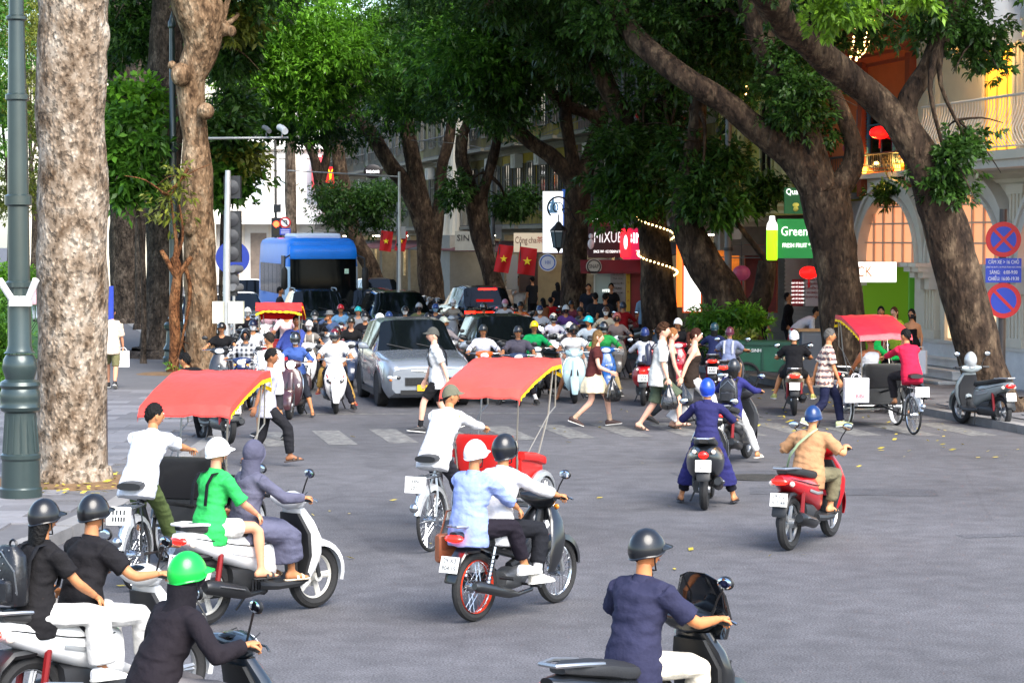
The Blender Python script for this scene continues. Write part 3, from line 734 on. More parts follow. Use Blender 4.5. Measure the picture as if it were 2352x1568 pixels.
def tree(label, base, Y, trunk, limbs=(), clumps=(), mat=None, group='street trees', burls=(), twigs=8, flare=1.5, name='street_tree', kind_leaf=None, fork=True, z0=.1):
    """trunk and limbs: lists of (px, py, radius_px[, dY]) read off the photo at distance Y, with a depth of their own"""
    bx = gx(base, Y); r = thing(name, label, 'tree', (bx, Y, z0), 0, group)
    O = Vector((bx, Y, z0)); mat = mat or BK_STREET
    def conv(l):
        P, R = [], []
        for q in l:
            yy = Y + (q[3] if len(q) > 3 else 0); P.append(atY(q[0], q[1], yy) - O); R.append(q[2] / ppm(yy))
        return P, R
    P, R = conv(trunk)
    P = [Vector((P[0].x, P[0].y, -.25))] + [Vector((P[0].x * .9, P[0].y, .22))] + P
    R = [R[0] * flare * 1.12, R[0] * (1 + (flare - 1) * .45)] + R
    b = MB(); limb_into(b, P, R, 18, .13, base * .1)
    for (px, py, rp, dy, sq) in burls:
        c = atY(px, py, Y + dy) - O; k = rp / ppm(Y); b.ell(c, (k, k * .8, k * sq), 12, 9)
    b.build('trunk', mat, r, True, 75)
    ends = []
    for l in limbs:
        P, R = conv(l); b = MB(); limb_into(b, P, R, 12, .12, base * .2 + l[0][0])
        b.build('limb', mat, r, True, 75); ends.append((P[-1], R[-1], P[-1] - P[-2])); ends.append((P[len(P) // 2], R[len(P) // 2], Vector((.3, .2, .8))))
    if not limbs: ends.append((P[-1], R[-1], Vector((0, 0, 1))))
    tw = MB(); rnd = random.Random(base)
    cls = [(atY(c[0], c[1], c[2]) - O) for c in clumps]
    for c in cls:                                                   # branches reach from the nearest limb into every leaf mass
        p, rr, _ = min(ends, key=lambda e: (e[0] - c).length)
        m = (p + c) / 2 + Vector((rnd.uniform(-.4, .4), rnd.uniform(-.4, .4), rnd.uniform(.0, .6)))
        limb_into(tw, [p, m, c], [min(.09, rr * .7), .045, .02], 6, .1, 3, 4)
        for _ in range(twigs // 2):
            e = c + Vector((rnd.uniform(-1, 1), rnd.uniform(-1, 1), rnd.uniform(-.5, .7))) * 1.1
            limb_into(tw, [m.lerp(c, .6), (m.lerp(c, .7) + e) / 2 + Vector((0, 0, .12)), e], [.03, .018, .006], 5, .1, 5, 3)
    if clumps: tag(tw.build('branches', mat, r, True, 75), kind='stuff')
    by = {}
    for c in clumps:
        kw = c[6] if len(c) > 6 else {}
        lm = kw.get('m', kind_leaf or LF_MID); kw = {a: v for a, v in kw.items() if a != 'm'}
        by.setdefault(lm, []).append(clump(c[0], c[1], c[2], c[3], c[4], c[5], **kw))
    if by: tag(np_quads('crown', [np.concatenate(v) for v in by.values()], list(by), r, O), kind='stuff')
    return r
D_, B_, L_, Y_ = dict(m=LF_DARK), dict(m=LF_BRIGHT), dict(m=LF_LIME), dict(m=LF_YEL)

# --- left pavement
tree('huge pale mottled tree trunk beside the big green lamp post', 163, 29.3,
     [(163, 1110, 83), (163, 960, 80), (167, 800, 80), (166, 620, 82), (166, 430, 78), (162, 250, 76), (166, 120, 80), (170, 20, 84), (172, -120, 86), (160, -300, 90)],
     [[(190, 40, 40), (215, 60, 36), (228, 95, 26), (222, 140, 14)], [(150, -250, 60), (60, -420, 45), (-60, -600, 34, -2)], [(180, -260, 60), (320, -430, 48, 1), (520, -600, 38, 3)]],
     [(-60, -640, 27, 320, 160, 500, D_), (300, -560, 31, 420, 170, 700, D_)], BK_PALE, 'trees on the left pavement', flare=1.18)
tree('knobbly tan tree trunk with round burls and a swollen top near the traffic light', 462, 54,
     [(460, 850, 37), (462, 760, 36), (460, 660, 37), (458, 570, 37), (452, 480, 38), (452, 400, 36), (450, 320, 30), (440, 250, 32), (438, 180, 33), (462, 110, 42), (462, 40, 56), (435, -40, 58), (400, -140, 58)],
     [[(480, 70, 34), (508, 66, 24), (528, 72, 12)], [(400, -130, 40), (330, -260, 30), (250, -380, 22)], [(440, -120, 44), (560, -260, 34, 2), (700, -380, 26, 4)]],
     [(560, -60, 55, 90, 70, 260, D_), (520, 30, 56, 45, 60, 160, Y_), (535, 120, 57, 40, 70, 150, D_), (250, -330, 54, 200, 90, 500, D_)], BK_TAN, 'trees on the left pavement',
     burls=((416, 172, 24, -.4, 1.15), (472, 256, 20, -.45, 1.0), (532, 72, 11, -.1, 1.2), (438, 510, 24, -.3, 1.5), (395, 150, 10, -.2, 1)), flare=1.15)
tree('broad dark ribbed tree trunk flaring at its foot behind the thin lopped tree', 372, 60,
     [(372, 800, 56), (374, 740, 46), (378, 640, 42), (376, 480, 42), (376, 320, 42), (380, 160, 40), (386, 20, 38), (390, -160, 36)],
     [[(388, -60, 24), (330, -120, 18), (250, -200, 12)], [(390, -150, 28), (470, -300, 20)]],
     [(300, 40, 61, 80, 70, 330, D_), (250, 110, 64, 60, 50, 240, D_), (350, -220, 60, 300, 100, 700, D_)], BK_DARK, 'trees on the left pavement', flare=1.75)
tree('grey dark trunk half hidden behind the huge pale tree', 290, 84, [(290, 735, 38), (288, 660, 34), (284, 560, 34), (285, 420, 32), (280, 260, 30), (276, 120, 28), (272, -50, 26)], [],
     [(270, 20, 86, 80, 60, 300, D_), (200, 90, 90, 110, 90, 380, D_)], BK_DARK, 'trees on the left pavement', flare=1.3)
tree('slim dark trunk between the two big dark trunks of the park', 325, 78, [(325, 745, 14), (322, 600, 12), (326, 400, 14), (322, 200, 22), (320, 50, 22), (318, -120, 20)], [], [(315, 60, 80, 70, 60, 250, D_)], BK_DARK, 'trees on the left pavement')
tree('thin brown lopped tree with bare stumps and a few fresh leaves', 395, 52.8, [(397, 860, 13), (402, 780, 12), (400, 700, 12), (408, 620, 10), (398, 590, 9)],
     [[(408, 640, 8), (385, 600, 6), (370, 575, 5)], [(405, 640, 8), (425, 610, 7), (440, 590, 6)], [(400, 600, 7), (405, 560, 5), (398, 500, 3), (392, 450, 2)], [(404, 600, 5), (420, 540, 3), (412, 470, 2)]],
     [(385, 450, 52.8, 26, 60, 26, dict(m=LF_YEL, nl=5, ln=.2)), (410, 420, 52.8, 18, 50, 16, dict(m=LF_YEL, nl=5, ln=.2)), (402, 855, 52.6, 10, 8, 6, dict(m=LF_BRIGHT, ln=.15))], bark('#5a3620', '#8a5a38', '#a87850', 6), 'trees on the left pavement', twigs=4, flare=1.2)
tree('young glossy leaved tree between the pale trunk and the dark trunk', 318, 57, [(330, 800, 6), (330, 640, 6), (318, 500, 5), (300, 400, 4)], [],
     [(300, 330, 57, 40, 60, 260, dict(m=LF_MID, ln=.26, wd=.24)), (290, 420, 57, 38, 50, 200, dict(m=LF_MID, ln=.26, wd=.24)), (320, 240, 58, 32, 44, 160, dict(m=LF_BRIGHT, ln=.26, wd=.24)), (270, 260, 58, 26, 50, 120, dict(m=LF_MID, ln=.26, wd=.24))], BK_DARK, 'trees on the left pavement', name='small_tree')
tree('leafy sapling right of the knobbly trunk by the traffic light', 505, 62, [(505, 770, 5), (508, 600, 5), (512, 420, 4)], [],
     [(520, 310, 62, 36, 50, 170, dict(m=LF_DARK, ln=.26, wd=.24)), (522, 410, 62, 34, 48, 150, dict(m=LF_MID, ln=.26, wd=.24)), (545, 365, 62, 28, 26, 60, dict(m=LF_YEL, ln=.26, wd=.24)), (520, 220, 63, 34, 60, 150, D_)], BK_DARK, 'trees on the left pavement', name='small_tree')
tree('straight pale trunk standing at the corner behind the coach', 668, 100, [(668, 690, 14), (668, 500, 13), (666, 320, 12), (664, 200, 11)], [], [(620, 30, 100, 90, 60, 260, D_), (585, 362, 100, 34, 14, 34, dict(m=LF_YEL))], bark('#5d4c40', '#8c7a6a', '#a89684', 3), 'trees at the far crossing', flare=1.2)
for i, (px, Y, cy, lm) in enumerate(((20, 95, 250, LF_YEL), (-60, 80, 120, LF_MID), (75, 110, 60, LF_YEL), (140, 120, 200, LF_MID), (230, 118, 40, LF_DARK))):
    tree(('yellow green tree at the left edge beyond the lawn', 'tall leafy tree on the lawn, just outside left', 'light green tree far behind the lamp post', 'green tree far behind the pale trunk', 'dark tree far behind the left trunks')[i], px, Y,
         [(px, 545 + CAMH * ppm(Y) - 8, 9), (px + 5, 500, 7), (px - 4, 380, 6)], [], [(px, cy, Y, 80, 110, 420, dict(m=lm)), (px + 25, cy + 170, Y + 2, 60, 70, 220, dict(m=lm)), (px - 20, cy - 170, Y + 2, 100, 90, 360, dict(m=lm))], BK_DARK, 'park trees beyond the lawn', name='park_tree')

# --- right-hand row, nearest first
tree('leaning street tree nearest the white building, dark mottled bark', 2290, 41.3, [(2285, 940, 58), (2262, 860, 55), (2235, 760, 54), (2205, 640, 53), (2172, 520, 52), (2145, 440, 46), (2118, 360, 44)],
     [[(2118, 360, 42), (2066, 285, 36), (1999, 218, 34), (1915, 151, 34, -.5), (1850, 95, 34, -1), (1797, 45, 36, -1.5), (1763, -10, 36, -2), (1700, -120, 34, -3)], [(2110, 350, 30), (2083, 245, 26), (2133, 151, 24), (2167, 67, 22), (2205, -10, 20), (2260, -140, 18)]],
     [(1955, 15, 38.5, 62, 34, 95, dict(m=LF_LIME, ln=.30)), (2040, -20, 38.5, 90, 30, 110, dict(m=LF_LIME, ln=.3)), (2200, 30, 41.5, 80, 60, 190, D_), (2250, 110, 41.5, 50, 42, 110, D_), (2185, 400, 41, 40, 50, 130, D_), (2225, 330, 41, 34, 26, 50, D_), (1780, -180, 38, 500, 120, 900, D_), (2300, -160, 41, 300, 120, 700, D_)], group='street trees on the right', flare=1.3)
tree('forked street tree in front of the juice sign with dark scarred bark', 1935, 48.6, [(1940, 870, 56), (1938, 780, 52), (1930, 680, 50), (1918, 590, 50), (1905, 500, 56), (1893, 440, 58)],
     [[(1885, 440, 46), (1831, 370, 38), (1747, 302, 30), (1663, 235, 28), (1580, 185, 27), (1480, 107, 26, .5), (1440, 55, 26, 1), (1406, 10, 24, 1), (1350, -60, 22, 1.5)], [(1905, 450, 32), (1950, 400, 27), (1962, 340, 22), (1940, 270, 20), (1915, 218, 19), (1898, 161, 18), (1880, 60, 17), (1870, -80, 15)], [(1888, 440, 40), (1862, 330, 30), (1835, 250, 28), (1800, 180, 28), (1763, 120, 30), (1735, 50, 30), (1715, -30, 28), (1690, -140, 24)]],
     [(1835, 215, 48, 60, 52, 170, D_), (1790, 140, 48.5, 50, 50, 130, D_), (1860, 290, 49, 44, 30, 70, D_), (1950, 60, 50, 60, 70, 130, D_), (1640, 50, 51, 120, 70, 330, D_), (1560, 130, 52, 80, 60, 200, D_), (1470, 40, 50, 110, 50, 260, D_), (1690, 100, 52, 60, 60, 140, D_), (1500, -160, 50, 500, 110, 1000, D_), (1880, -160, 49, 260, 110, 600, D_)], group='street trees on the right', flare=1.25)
tree('slanting street tree behind the green rubbish cart', 1694, 55.5, [(1705, 825, 54), (1690, 740, 50), (1655, 665, 46), (1617, 600, 42), (1585, 540, 36), (1565, 490, 32)],
     [[(1565, 490, 28), (1572, 430, 24), (1592, 330, 20), (1605, 250, 18), (1600, 150, 16), (1620, 20, 14)], [(1690, 740, 30), (1745, 690, 26), (1762, 600, 20)]],
     [(1610, 440, 55, 48, 50, 190, D_), (1640, 370, 55.5, 44, 40, 120, D_), (1590, 340, 56, 50, 40, 130, D_), (1700, 160, 56, 70, 70, 200, D_), (1620, 90, 57, 90, 70, 240, D_), (1655, 470, 55, 26, 30, 60, dict(m=LF_MID))], group='street trees on the right', flare=1.15)
tree('straight dark street tree wound with fairy lights', 1515, 62, [(1518, 800, 47), (1514, 700, 41), (1508, 600, 38), (1500, 520, 34), (1490, 450, 30)],
     [[(1490, 450, 24), (1450, 330, 22), (1429, 267, 24), (1389, 187, 22), (1362, 115, 20), (1349, 55, 20), (1360, -10, 20), (1380, -120, 18)], [(1430, 268, 18), (1350, 90, 16), (1290, 50, 15), (1229, 30, 14), (1160, 18, 14), (1096, 10, 13)], [(1494, 460, 20), (1510, 330, 18), (1530, 200, 16), (1540, 40, 14)]],
     [(1440, 390, 60.5, 50, 60, 230, D_), (1500, 400, 61, 60, 60, 240, D_), (1560, 380, 61, 60, 60, 220, D_), (1430, 470, 60.5, 44, 36, 130, dict(m=LF_MID)), (1480, 320, 61, 70, 40, 180, D_), (1400, 60, 61, 90, 60, 230, D_), (1300, 110, 62, 80, 60, 220, D_), (1250, -20, 60, 220, 60, 600, D_), (1530, 220, 62, 70, 70, 220, D_), (1300, -150, 62, 400, 100, 800, D_)], group='street trees on the right', flare=1.15)
tree('dark forked street tree holding the scrolled lantern bracket', 1318, 71.5, [(1318, 745, 34), (1318, 660, 29), (1322, 560, 29), (1326, 480, 29), (1328, 410, 30)],
     [[(1318, 420, 22), (1276, 367, 18), (1229, 334, 17), (1189, 300, 16), (1139, 254, 14), (1090, 190, 12)], [(1326, 420, 20), (1309, 334, 15), (1299, 254, 14), (1310, 150, 13)], [(1336, 420, 22), (1363, 334, 17), (1380, 280, 15), (1400, 180, 12)], [(1372, 300, 15), (1363, 267, 14), (1296, 240, 14), (1263, 207, 13), (1259, 167, 12), (1189, 127, 11), (1172, 110, 10), (1189, 40, 9), (1195, -30, 8)]],
     [(1180, 160, 70, 80, 70, 330, D_), (1240, 100, 70, 80, 70, 300, D_), (1130, 210, 70, 60, 60, 230, D_), (1320, 190, 72, 70, 50, 180, D_), (1100, 120, 69, 80, 80, 330, dict(m=LF_MID)), (1200, 20, 69, 120, 60, 380, D_), (1100, -120, 70, 300, 100, 700, D_)], group='street trees on the right', flare=1.15)
tree('twin stemmed street tree beside the two red flags', 1140, 82, [(1146, 690, 24), (1126, 619, 20), (1104, 560, 18), (1090, 500, 17), (1079, 430, 16), (1060, 370, 15), (1062, 310, 14)],
     [[(1120, 600, 16), (1106, 467, 14), (1122, 401, 12), (1139, 334, 11), (1150, 260, 9)], [(1062, 310, 12), (1085, 250, 10), (1090, 160, 8)]],
     [(1060, 200, 80, 80, 70, 360, D_), (1010, 130, 79, 70, 80, 330, dict(m=LF_MID)), (1140, 260, 81, 50, 40, 140, D_), (1060, 60, 80, 110, 70, 420, D_), (1045, 445, 81, 24, 40, 80, D_), (1160, 480, 83, 40, 30, 90, D_), (1000, -80, 80, 240, 80, 600, D_)], group='street trees on the right', flare=1.2)
tree('cluster of three dark leaning street trunks behind the parked motorbikes', 990, 95, [(992, 680, 30), (985, 600, 27), (978, 521, 24), (962, 434, 20), (939, 317, 18), (925, 234, 16), (909, 134, 13), (902, 60, 11)],
     [[(985, 560, 22), (959, 484, 20), (930, 420, 19), (899, 384, 18), (855, 311, 17), (800, 252, 16), (822, 214, 12), (845, 180, 11), (869, 150, 11), (902, 110, 9)], [(990, 600, 20), (1009, 467, 14), (1015, 384, 13), (1032, 317, 12), (1040, 240, 10)]],
     [(930, 200, 90, 80, 60, 360, dict(m=LF_MID)), (870, 90, 88, 90, 80, 460, dict(m=LF_MID)), (980, 260, 92, 50, 40, 170, D_), (960, 60, 88, 90, 80, 420, D_), (1000, 180, 90, 60, 60, 250, D_), (880, 260, 93, 50, 40, 150, D_), (900, -60, 88, 220, 80, 700, D_)], group='street trees on the right', flare=1.2)
tree('spreading bright leaved street tree above the coach', 870, 104, [(872, 690, 22), (858, 630, 20), (840, 590, 19), (815, 545, 18), (798, 477, 17), (786, 420, 17), (775, 340, 15), (766, 290, 14)],
     [[(766, 300, 12), (730, 230, 10), (690, 170, 8), (640, 120, 6)], [(770, 300, 12), (800, 200, 10), (810, 100, 8)], [(800, 480, 12), (745, 480, 9), (735, 420, 14), (720, 360, 10), (690, 300, 8)], [(735, 420, 12), (752, 350, 9), (750, 280, 8)]],
     [(620, 110, 84, 90, 70, 560, B_), (560, 190, 84, 55, 55, 330, B_), (680, 210, 85, 90, 60, 520, B_), (600, 250, 85, 70, 40, 260, dict(m=LF_MID)), (740, 110, 84, 90, 70, 520, B_), (700, 30, 84, 130, 70, 640, B_), (770, 230, 86, 60, 60, 260, dict(m=LF_MID)), (820, 160, 86, 60, 80, 320, dict(m=LF_MID)), (690, 290, 88, 80, 30, 200, D_), (620, 300, 88, 40, 22, 90, D_), (800, 310, 90, 50, 30, 110, D_), (760, 480, 100, 44, 40, 180, D_), (820, 500, 100, 56, 40, 200, D_), (870, 480, 100, 40, 40, 120, D_), (640, -60, 84, 200, 60, 330, B_), (550, 80, 83, 50, 60, 260, dict(m=LF_MID))], group='street trees on the right', flare=1.2)
for i, (px, Y, cy) in enumerate(((840, 140, 130), (990, 132, 90))):
    tree(('dark tree at the bend behind the bright tree', 'dark tree at the bend behind the trunk cluster')[i], px, Y,
         [(px, 545 + CAMH * ppm(Y) - 6, 8), (px + 6, 500, 7), (px, 330, 6)], [], [(px, cy, Y, 110, 90, 500, D_), (px + 20, cy - 130, Y, 130, 90, 500, D_)], BK_DARK, 'trees at the far crossing', name='distant_tree')
for i, u in enumerate((12, 20, 30)):                         # unseen crown tops added above roadway and right pavement to shade the facades
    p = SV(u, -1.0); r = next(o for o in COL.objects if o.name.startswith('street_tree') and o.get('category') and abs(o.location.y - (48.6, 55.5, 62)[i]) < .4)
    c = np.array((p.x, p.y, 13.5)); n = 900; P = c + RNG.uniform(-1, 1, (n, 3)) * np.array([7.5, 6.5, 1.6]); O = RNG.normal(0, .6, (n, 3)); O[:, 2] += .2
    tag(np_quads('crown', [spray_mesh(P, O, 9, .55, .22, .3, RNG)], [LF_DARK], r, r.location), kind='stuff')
# low growth
def shrub(label, px, Y, cl, name='shrub', z0=.12, cat='shrub'):
    r = thing(name, label, cat, (gx(px, Y), Y, z0)); O = Vector((gx(px, Y), Y, z0)); by = {}
    for c in cl:
        kw = dict(c[6]) if len(c) > 6 else {}; lm = kw.pop('m', LF_MID); by.setdefault(lm, []).append(clump(*c[:6], **kw))
    tag(np_quads('foliage', [np.concatenate(v) for v in by.values()], list(by), r, O), kind='stuff')
    st = MB(); rnd = random.Random(px)
    for i in range(9): st.tube([(rnd.uniform(-.15, .15), rnd.uniform(-.15, .15), 0), (rnd.uniform(-.5, .5), rnd.uniform(-.4, .4), .7)], [.014, .006], 5)
    tag(st.build('stems', BK_DARK, r), kind='stuff'); return r
shrub('clipped hedge mound at the left edge below the lamp post', 0, 47, [(-10, 780, 47, 36, 60, 520, dict(m=LF_MID, ln=.12)), (-20, 880, 46, 40, 40, 300, dict(m=LF_MID, ln=.12)), (-5, 690, 52, 36, 26, 200, dict(m=LF_MID, ln=.14))])
shrub('round bright hedge on the lawn behind the lamp post', 60, 70, [(30, 640, 70, 50, 22, 260, dict(m=LF_BRIGHT, ln=.14))])

# ------------------------------------------------------------------ two-wheelers (local +Y is forward)
def wheel(parent, y, R, r, style='alloy', rim=None, x=0.0, n_sp=10, tyre=None, wall=None):
    rim = rim or ALU()
    w = MB()
    ri = R - r * 1.7
    w.torus((0, 0, 0), ri, r * .45, 28, 6, 0)
    w.lathe([(.0, -.07), (.045, -.07), (.055, -.02), (.055, .02), (.045, .07), (0, .07)], 12, ax='x')
    if style == 'alloy':
        for k in range(5):
            a = 2 * math.pi * k / 5
            for da in (-.13, .13):
                p = (0, math.cos(a + da) * .04, math.sin(a + da) * .04); q = (0, math.cos(a + da * .55) * ri, math.sin(a + da * .55) * ri)
                w.tube([p, q], [.018, .013], 5, flat=1.3)
        w.lathe([(.095, -.045), (.10, -.045), (.10, -.04), (.095, -.04)], 20, ax='x')
    else:
        for k in range(n_sp * 2):
            a = 2 * math.pi * k / (n_sp * 2); t = .55 if k % 2 else -.55
            sx = .045 if (k // 2) % 2 else -.045
            w.tube([(sx, math.cos(a + t) * .04, math.sin(a + t) * .04), (0, math.cos(a) * ri, math.sin(a) * ri)], .0032, 3, cap=False)
    o = w.build('wheel', rim, parent, loc=(x, y, R))
    t = MB(); t.torus((0, 0, 0), R - r, r, 36, 8, 0)
    t.build('tyre', tyre or RUB(), o)
    if wall:
        s = MB(); s.torus((0, 0, 0), R - r * 1.9, .006, 30, 4, fl=6)
        s.build('rim_stripe', wall, o)
    return o
PLW = lambda: M('#e8e8e2', .45)
def plate(parent, y, z, txt=None, tilt=-.15, w=.19, h=.14):
    p = MB(); p.box((0, 0, 0), (w, .006, h)); 
    o = p.build('licence_plate', PLW(), parent, smooth=False, loc=(0, y, z)); o.rotation_euler = (tilt, 0, 0)
    if txt:
        ink = M('#16161c', .5)
        for k, t in enumerate(txt):
            text(t, .055 if len(txt) > 1 else .09, ink, o, (0, -.0045, .034 - .066 * k if len(txt) > 1 else 0), (math.pi / 2, 0, 0), depth=.001, sx=1.0)
    else:
        s = MB()
        for k in range(2):
            for i in range(4 + k): s.box((-.055 + i * (.11 / (3 + k)), -.0045, .032 - .062 * k), (.016, .002, .042))
        s.build('lettering', M('#16161c', .5), o, smooth=False)
    return o
def fender(R, y, z, a0, a1, w, parent, m, name='front_fender', n=12, th=.05):
    b = MB(); rs = []
    for i in range(n + 1):
        a = a0 + (a1 - a0) * i / n; k = w * (1 - .35 * abs(2 * i / n - 1) ** 3)
        c = (0, y + math.cos(a) * R, z + math.sin(a) * R); e = (0, math.cos(a), math.sin(a))
        pr = [(-k, -th), (-k * .8, .0), (0, .018), (k * .8, 0), (k, -th), (k * .9, -th), (k * .72, -.012), (0, .004), (-k * .72, -.012), (-k * .9, -th)]
        rs.append([(px, c[1] + e[1] * q, c[2] + e[2] * q) for px, q in pr])
    b.loft(rs)
    return b.build(name, m, parent)
def mirrors(root, z=1.22, y=.30, m=None):
    for s in (-1, 1):
        b = MB(); b.tube([(s * .19, y + .02, z - .2), (s * .24, y + .02, z - .08), (s * .30, y, z)], .007, 6)
        b.ell((s * .31, y + .015, z + .03), (.062, .018, .042), 12, 8)
        o = b.build('mirror', m or BLK(), root)
        c = MB(); c.ell((s * .31, y - .002, z + .03), (.054, .006, .035), 10, 6)
        c.build('mirror_glass', M('#c9d2da', .04, 1.0), o)
def bars(root, y, z, m=None, w=.34, lever=True):
    for s in (-1, 1):
        b = MB()
        b.tube([(s * .10, y + .05, z), (s * .2, y + .04, z + .02), (s * w, y - .03, z + .015)], .012, 8)
        b.tube([(s * (w - .12), y - .012, z + .017), (s * w, y - .03, z + .015)], .019, 8)
        b.build('handlebar', m or BLK(), root)
    if lever:
        for s in (-1, 1):
            c = MB(); c.tube([(s * .17, y + .08, z + .01), (s * .27, y + .075, z + .01), (s * (w + .01), y + .04, z)], [.008, .007, .009], 5)
            c.build('brake_lever', CHR(), root)
def scooter(label, col='#b01018', loc=(0, 0), rz=0, group='motor scooters in the traffic', style='slim', rim=None, txt=None, lit=False, tail=1.2, seat='#1a1a1b', inner='#232427', bike=None, trim=None, mir=True):
    r = bike or thing('motor_scooter', label, 'scooter', (loc[0], loc[1], 0), rz, group)
    P = paint(col); I = M(inner, .5, var=.1); vespa = style == 'retro'
    R, rr = (.255, .055) if vespa else (.29, .05)
    yf, yr = .64, -.62
    wheel(r, yf, R, rr, 'alloy', rim or ALU()); wheel(r, yr, R, rr, 'alloy', rim or ALU())
    b = MB()
    if vespa:
        b.sell([(.10, .50, .09, .17), (.0, .54, .16, .21), (-.2, .57, .21, .23), (-.42, .57, .235, .23), (-.62, .58, .215, .22), (-.78, .62, .15, .17), (-.88, .67, .07, .09)], 18, p=2.3)
    else:
        b.sell([(.12, .50, .10, .17), (.0, .54, .145, .20), (-.2, .60, .165, .175), (-.42, .645, .165, .135), (-.62, .695, .15, .105), (-.8, .75, .11, .075), (-.93, .785, .05, .035)], 16, p=2.5)
    b.build('rear_body', P, r)
    s = MB()
    s.sell([(.14, .715, .08, .03), (.05, .745, .13, .05), (-.2, .765, .15, .055), (-.36, .785, .145, .06), (-.5, .815, .145, .055), (-.72, .845, .11, .045), (-.84, .85, .06, .02)], 14, p=2.8)
    s.build('seat', M(seat, .6, bump=.15, bs=30), r)
    f = MB(); f.sell([(-.12, .30, .16, .045), (.1, .275, .17, .04), (.35, .275, .165, .04), (.46, .32, .15, .05)], 12, p=4)
    f.sell([(.02, .29, .10, .10), (-.2, .36, .13, .12), (-.4, .40, .12, .1)], 10)
    f.build('floorboard', I, r)
    sh = MB()
    if vespa:
        sh.sell([(.25, .47, .12, .04), (.36, .50, .20, .05), (.55, .51, .235, .055), (.72, .48, .225, .055), (.86, .43, .17, .06), (.93, .39, .10, .06)], 18, ax='z', p=2.4)
        sh.sell([(.30, .53, .05, .03), (.45, .565, .055, .04), (.65, .55, .05, .04), (.85, .48, .045, .04)], 10, ax='z')
    else:
        sh.sell([(.26, .47, .10, .05), (.38, .49, .17, .07), (.52, .52, .205, .085), (.66, .51, .215, .085), (.8, .46, .18, .08), (.92, .40, .12, .065)], 18, ax='z', p=2.5)
    sh.build('front_shield', P, r)
    ip = MB(); ip.sell([(.3, .43, .13, .03), (.5, .455, .18, .035), (.7, .43, .19, .035), (.88, .365, .12, .035)], 14, ax='z', p=3)
    ip.build('inner_panel', I, r)
    hs = MB()
    if vespa: hs.sell([(-.17, .36, .05, .045, 1.0), (-.10, .375, .085, .075, .99), (0, .385, .105, .10, .985), (.10, .375, .085, .075, .99), (.17, .36, .05, .045, 1.0)], 14, ax='x')
    else: hs.sell([(-.20, .345, .035, .03, 1.005), (-.12, .37, .075, .06, .99), (0, .385, .095, .085, .985), (.12, .37, .075, .06, .99), (.20, .345, .035, .03, 1.005)], 14, ax='x')
    hs.build('headset_cowl', P, r)
    dash = MB(); dash.ell((0, .325, 1.045), (.075, .05, .02), 12, 6); dash.build('dashboard', GLS(), r)
    bars(r, .33, 1.0)
    if mir: mirrors(r)
    hl = MB()
    if style == 'apron':
        for q in (-1, 1): hl.ell((q * .095, .592, .60), (.085, .035, .035), 12, 8, M3=Matrix.Rotation(-q * .5, 3, 'Y'))
    else: hl.ell((0, .465, .985), (.075, .03, .07) if vespa else (.095, .03, .055), 14, 8)
    hl.build('headlight', LAMP(9) if lit else M('#15171a' if style == 'apron' else '#dfe4e6', .08, coat=1, spec=.8), r)
    for q in (-1, 1):
        ind = MB(); ind.ell((q * .15, .545 if not vespa else .535, .60), (.028, .016, .05), 8, 6); ind.build('indicator', M('#d8d2c8' if vespa else '#e58b1e', .2, coat=.5), r)
        ri = MB(); ri.ell((q * .115, -.84, .725), (.03, .03, .03), 8, 6); ri.build('rear_indicator', M('#e0d6c8', .2, coat=.5), r)
    tl = MB()
    if vespa: tl.ell((0, -.885, .69), (.06, .03, .045), 10, 6)
    else: tl.ell((0, -.90, .755), (.10, .045, .04), 12, 6)
    tl.build('tail_light', REDL(tail), r)
    fender(R + .035, yf, R, -.2, 2.5, .095, r, P)
    fork = MB()
    for q in (-1, 1): fork.tube([(q * .075, yf, R), (q * .07, yf - .06, R + .25), (q * .05, .50, .72)], [.02, .022, .025], 7)
    fork.build('fork', DKM(), r)
    rf = MB(); rf.sell([(-.60, .60, .09, .03), (-.78, .60, .09, .03), (-.88, .52, .085, .03), (-.93, .40, .08, .02)], 8, p=4)
    rf.build('rear_fender', BLK(), r)
    plate(r, -.93, .565, txt, -.2)
    en = MB(); en.sell([(.0, .30, .09, .09, -.03), (-.2, .30, .12, .10, -.04), (-.45, .30, .10, .09, -.06), (-.66, .29, .06, .08, -.08)], 12)
    for q in range(5): en.box((.1, -.05 - q * .035, .3), (.06, .015, .13))
    en.build('engine', DKM(), r)
    ex = MB(); ex.tube([(.12, -.05, .25), (.15, -.25, .24), (.155, -.32, .27), (.165, -.72, .36), (.165, -.76, .365)], [.02, .025, .062, .066, .045], 12)
    ex.build('exhaust', M('#2b2c2e', .35, .5), r)
    eg = MB(); eg.tube([(.205, -.36, .30), (.215, -.64, .36)], [.03, .03], 6, flat=.3); eg.build('heat_shield', ALU(), r)
    for q in (-1, 1):
        sp = MB(); sp.tube([(q * .13, -.60, R + .02), (q * .125, -.60 + .06, .62)], .025, 7); sp.build('rear_shock', M('#7a1418' if style == 'slim' else '#2a2b2d', .4, .3), r)
    gr = MB(); gr.tube([(.10, -.55, .86), (.12, -.75, .885), (.06, -.92, .89), (-.06, -.92, .89), (-.12, -.75, .885), (-.10, -.55, .86)], .014, 7)
    gr.build('grab_rail', M(trim, .3, .3) if trim else CHR() if vespa else ALU(), r)
    st = MB(); st.tube([(-.12, .02, .25), (-.20, -.10, .05)], .013, 6); st.build('kickstand', DKM(), r)
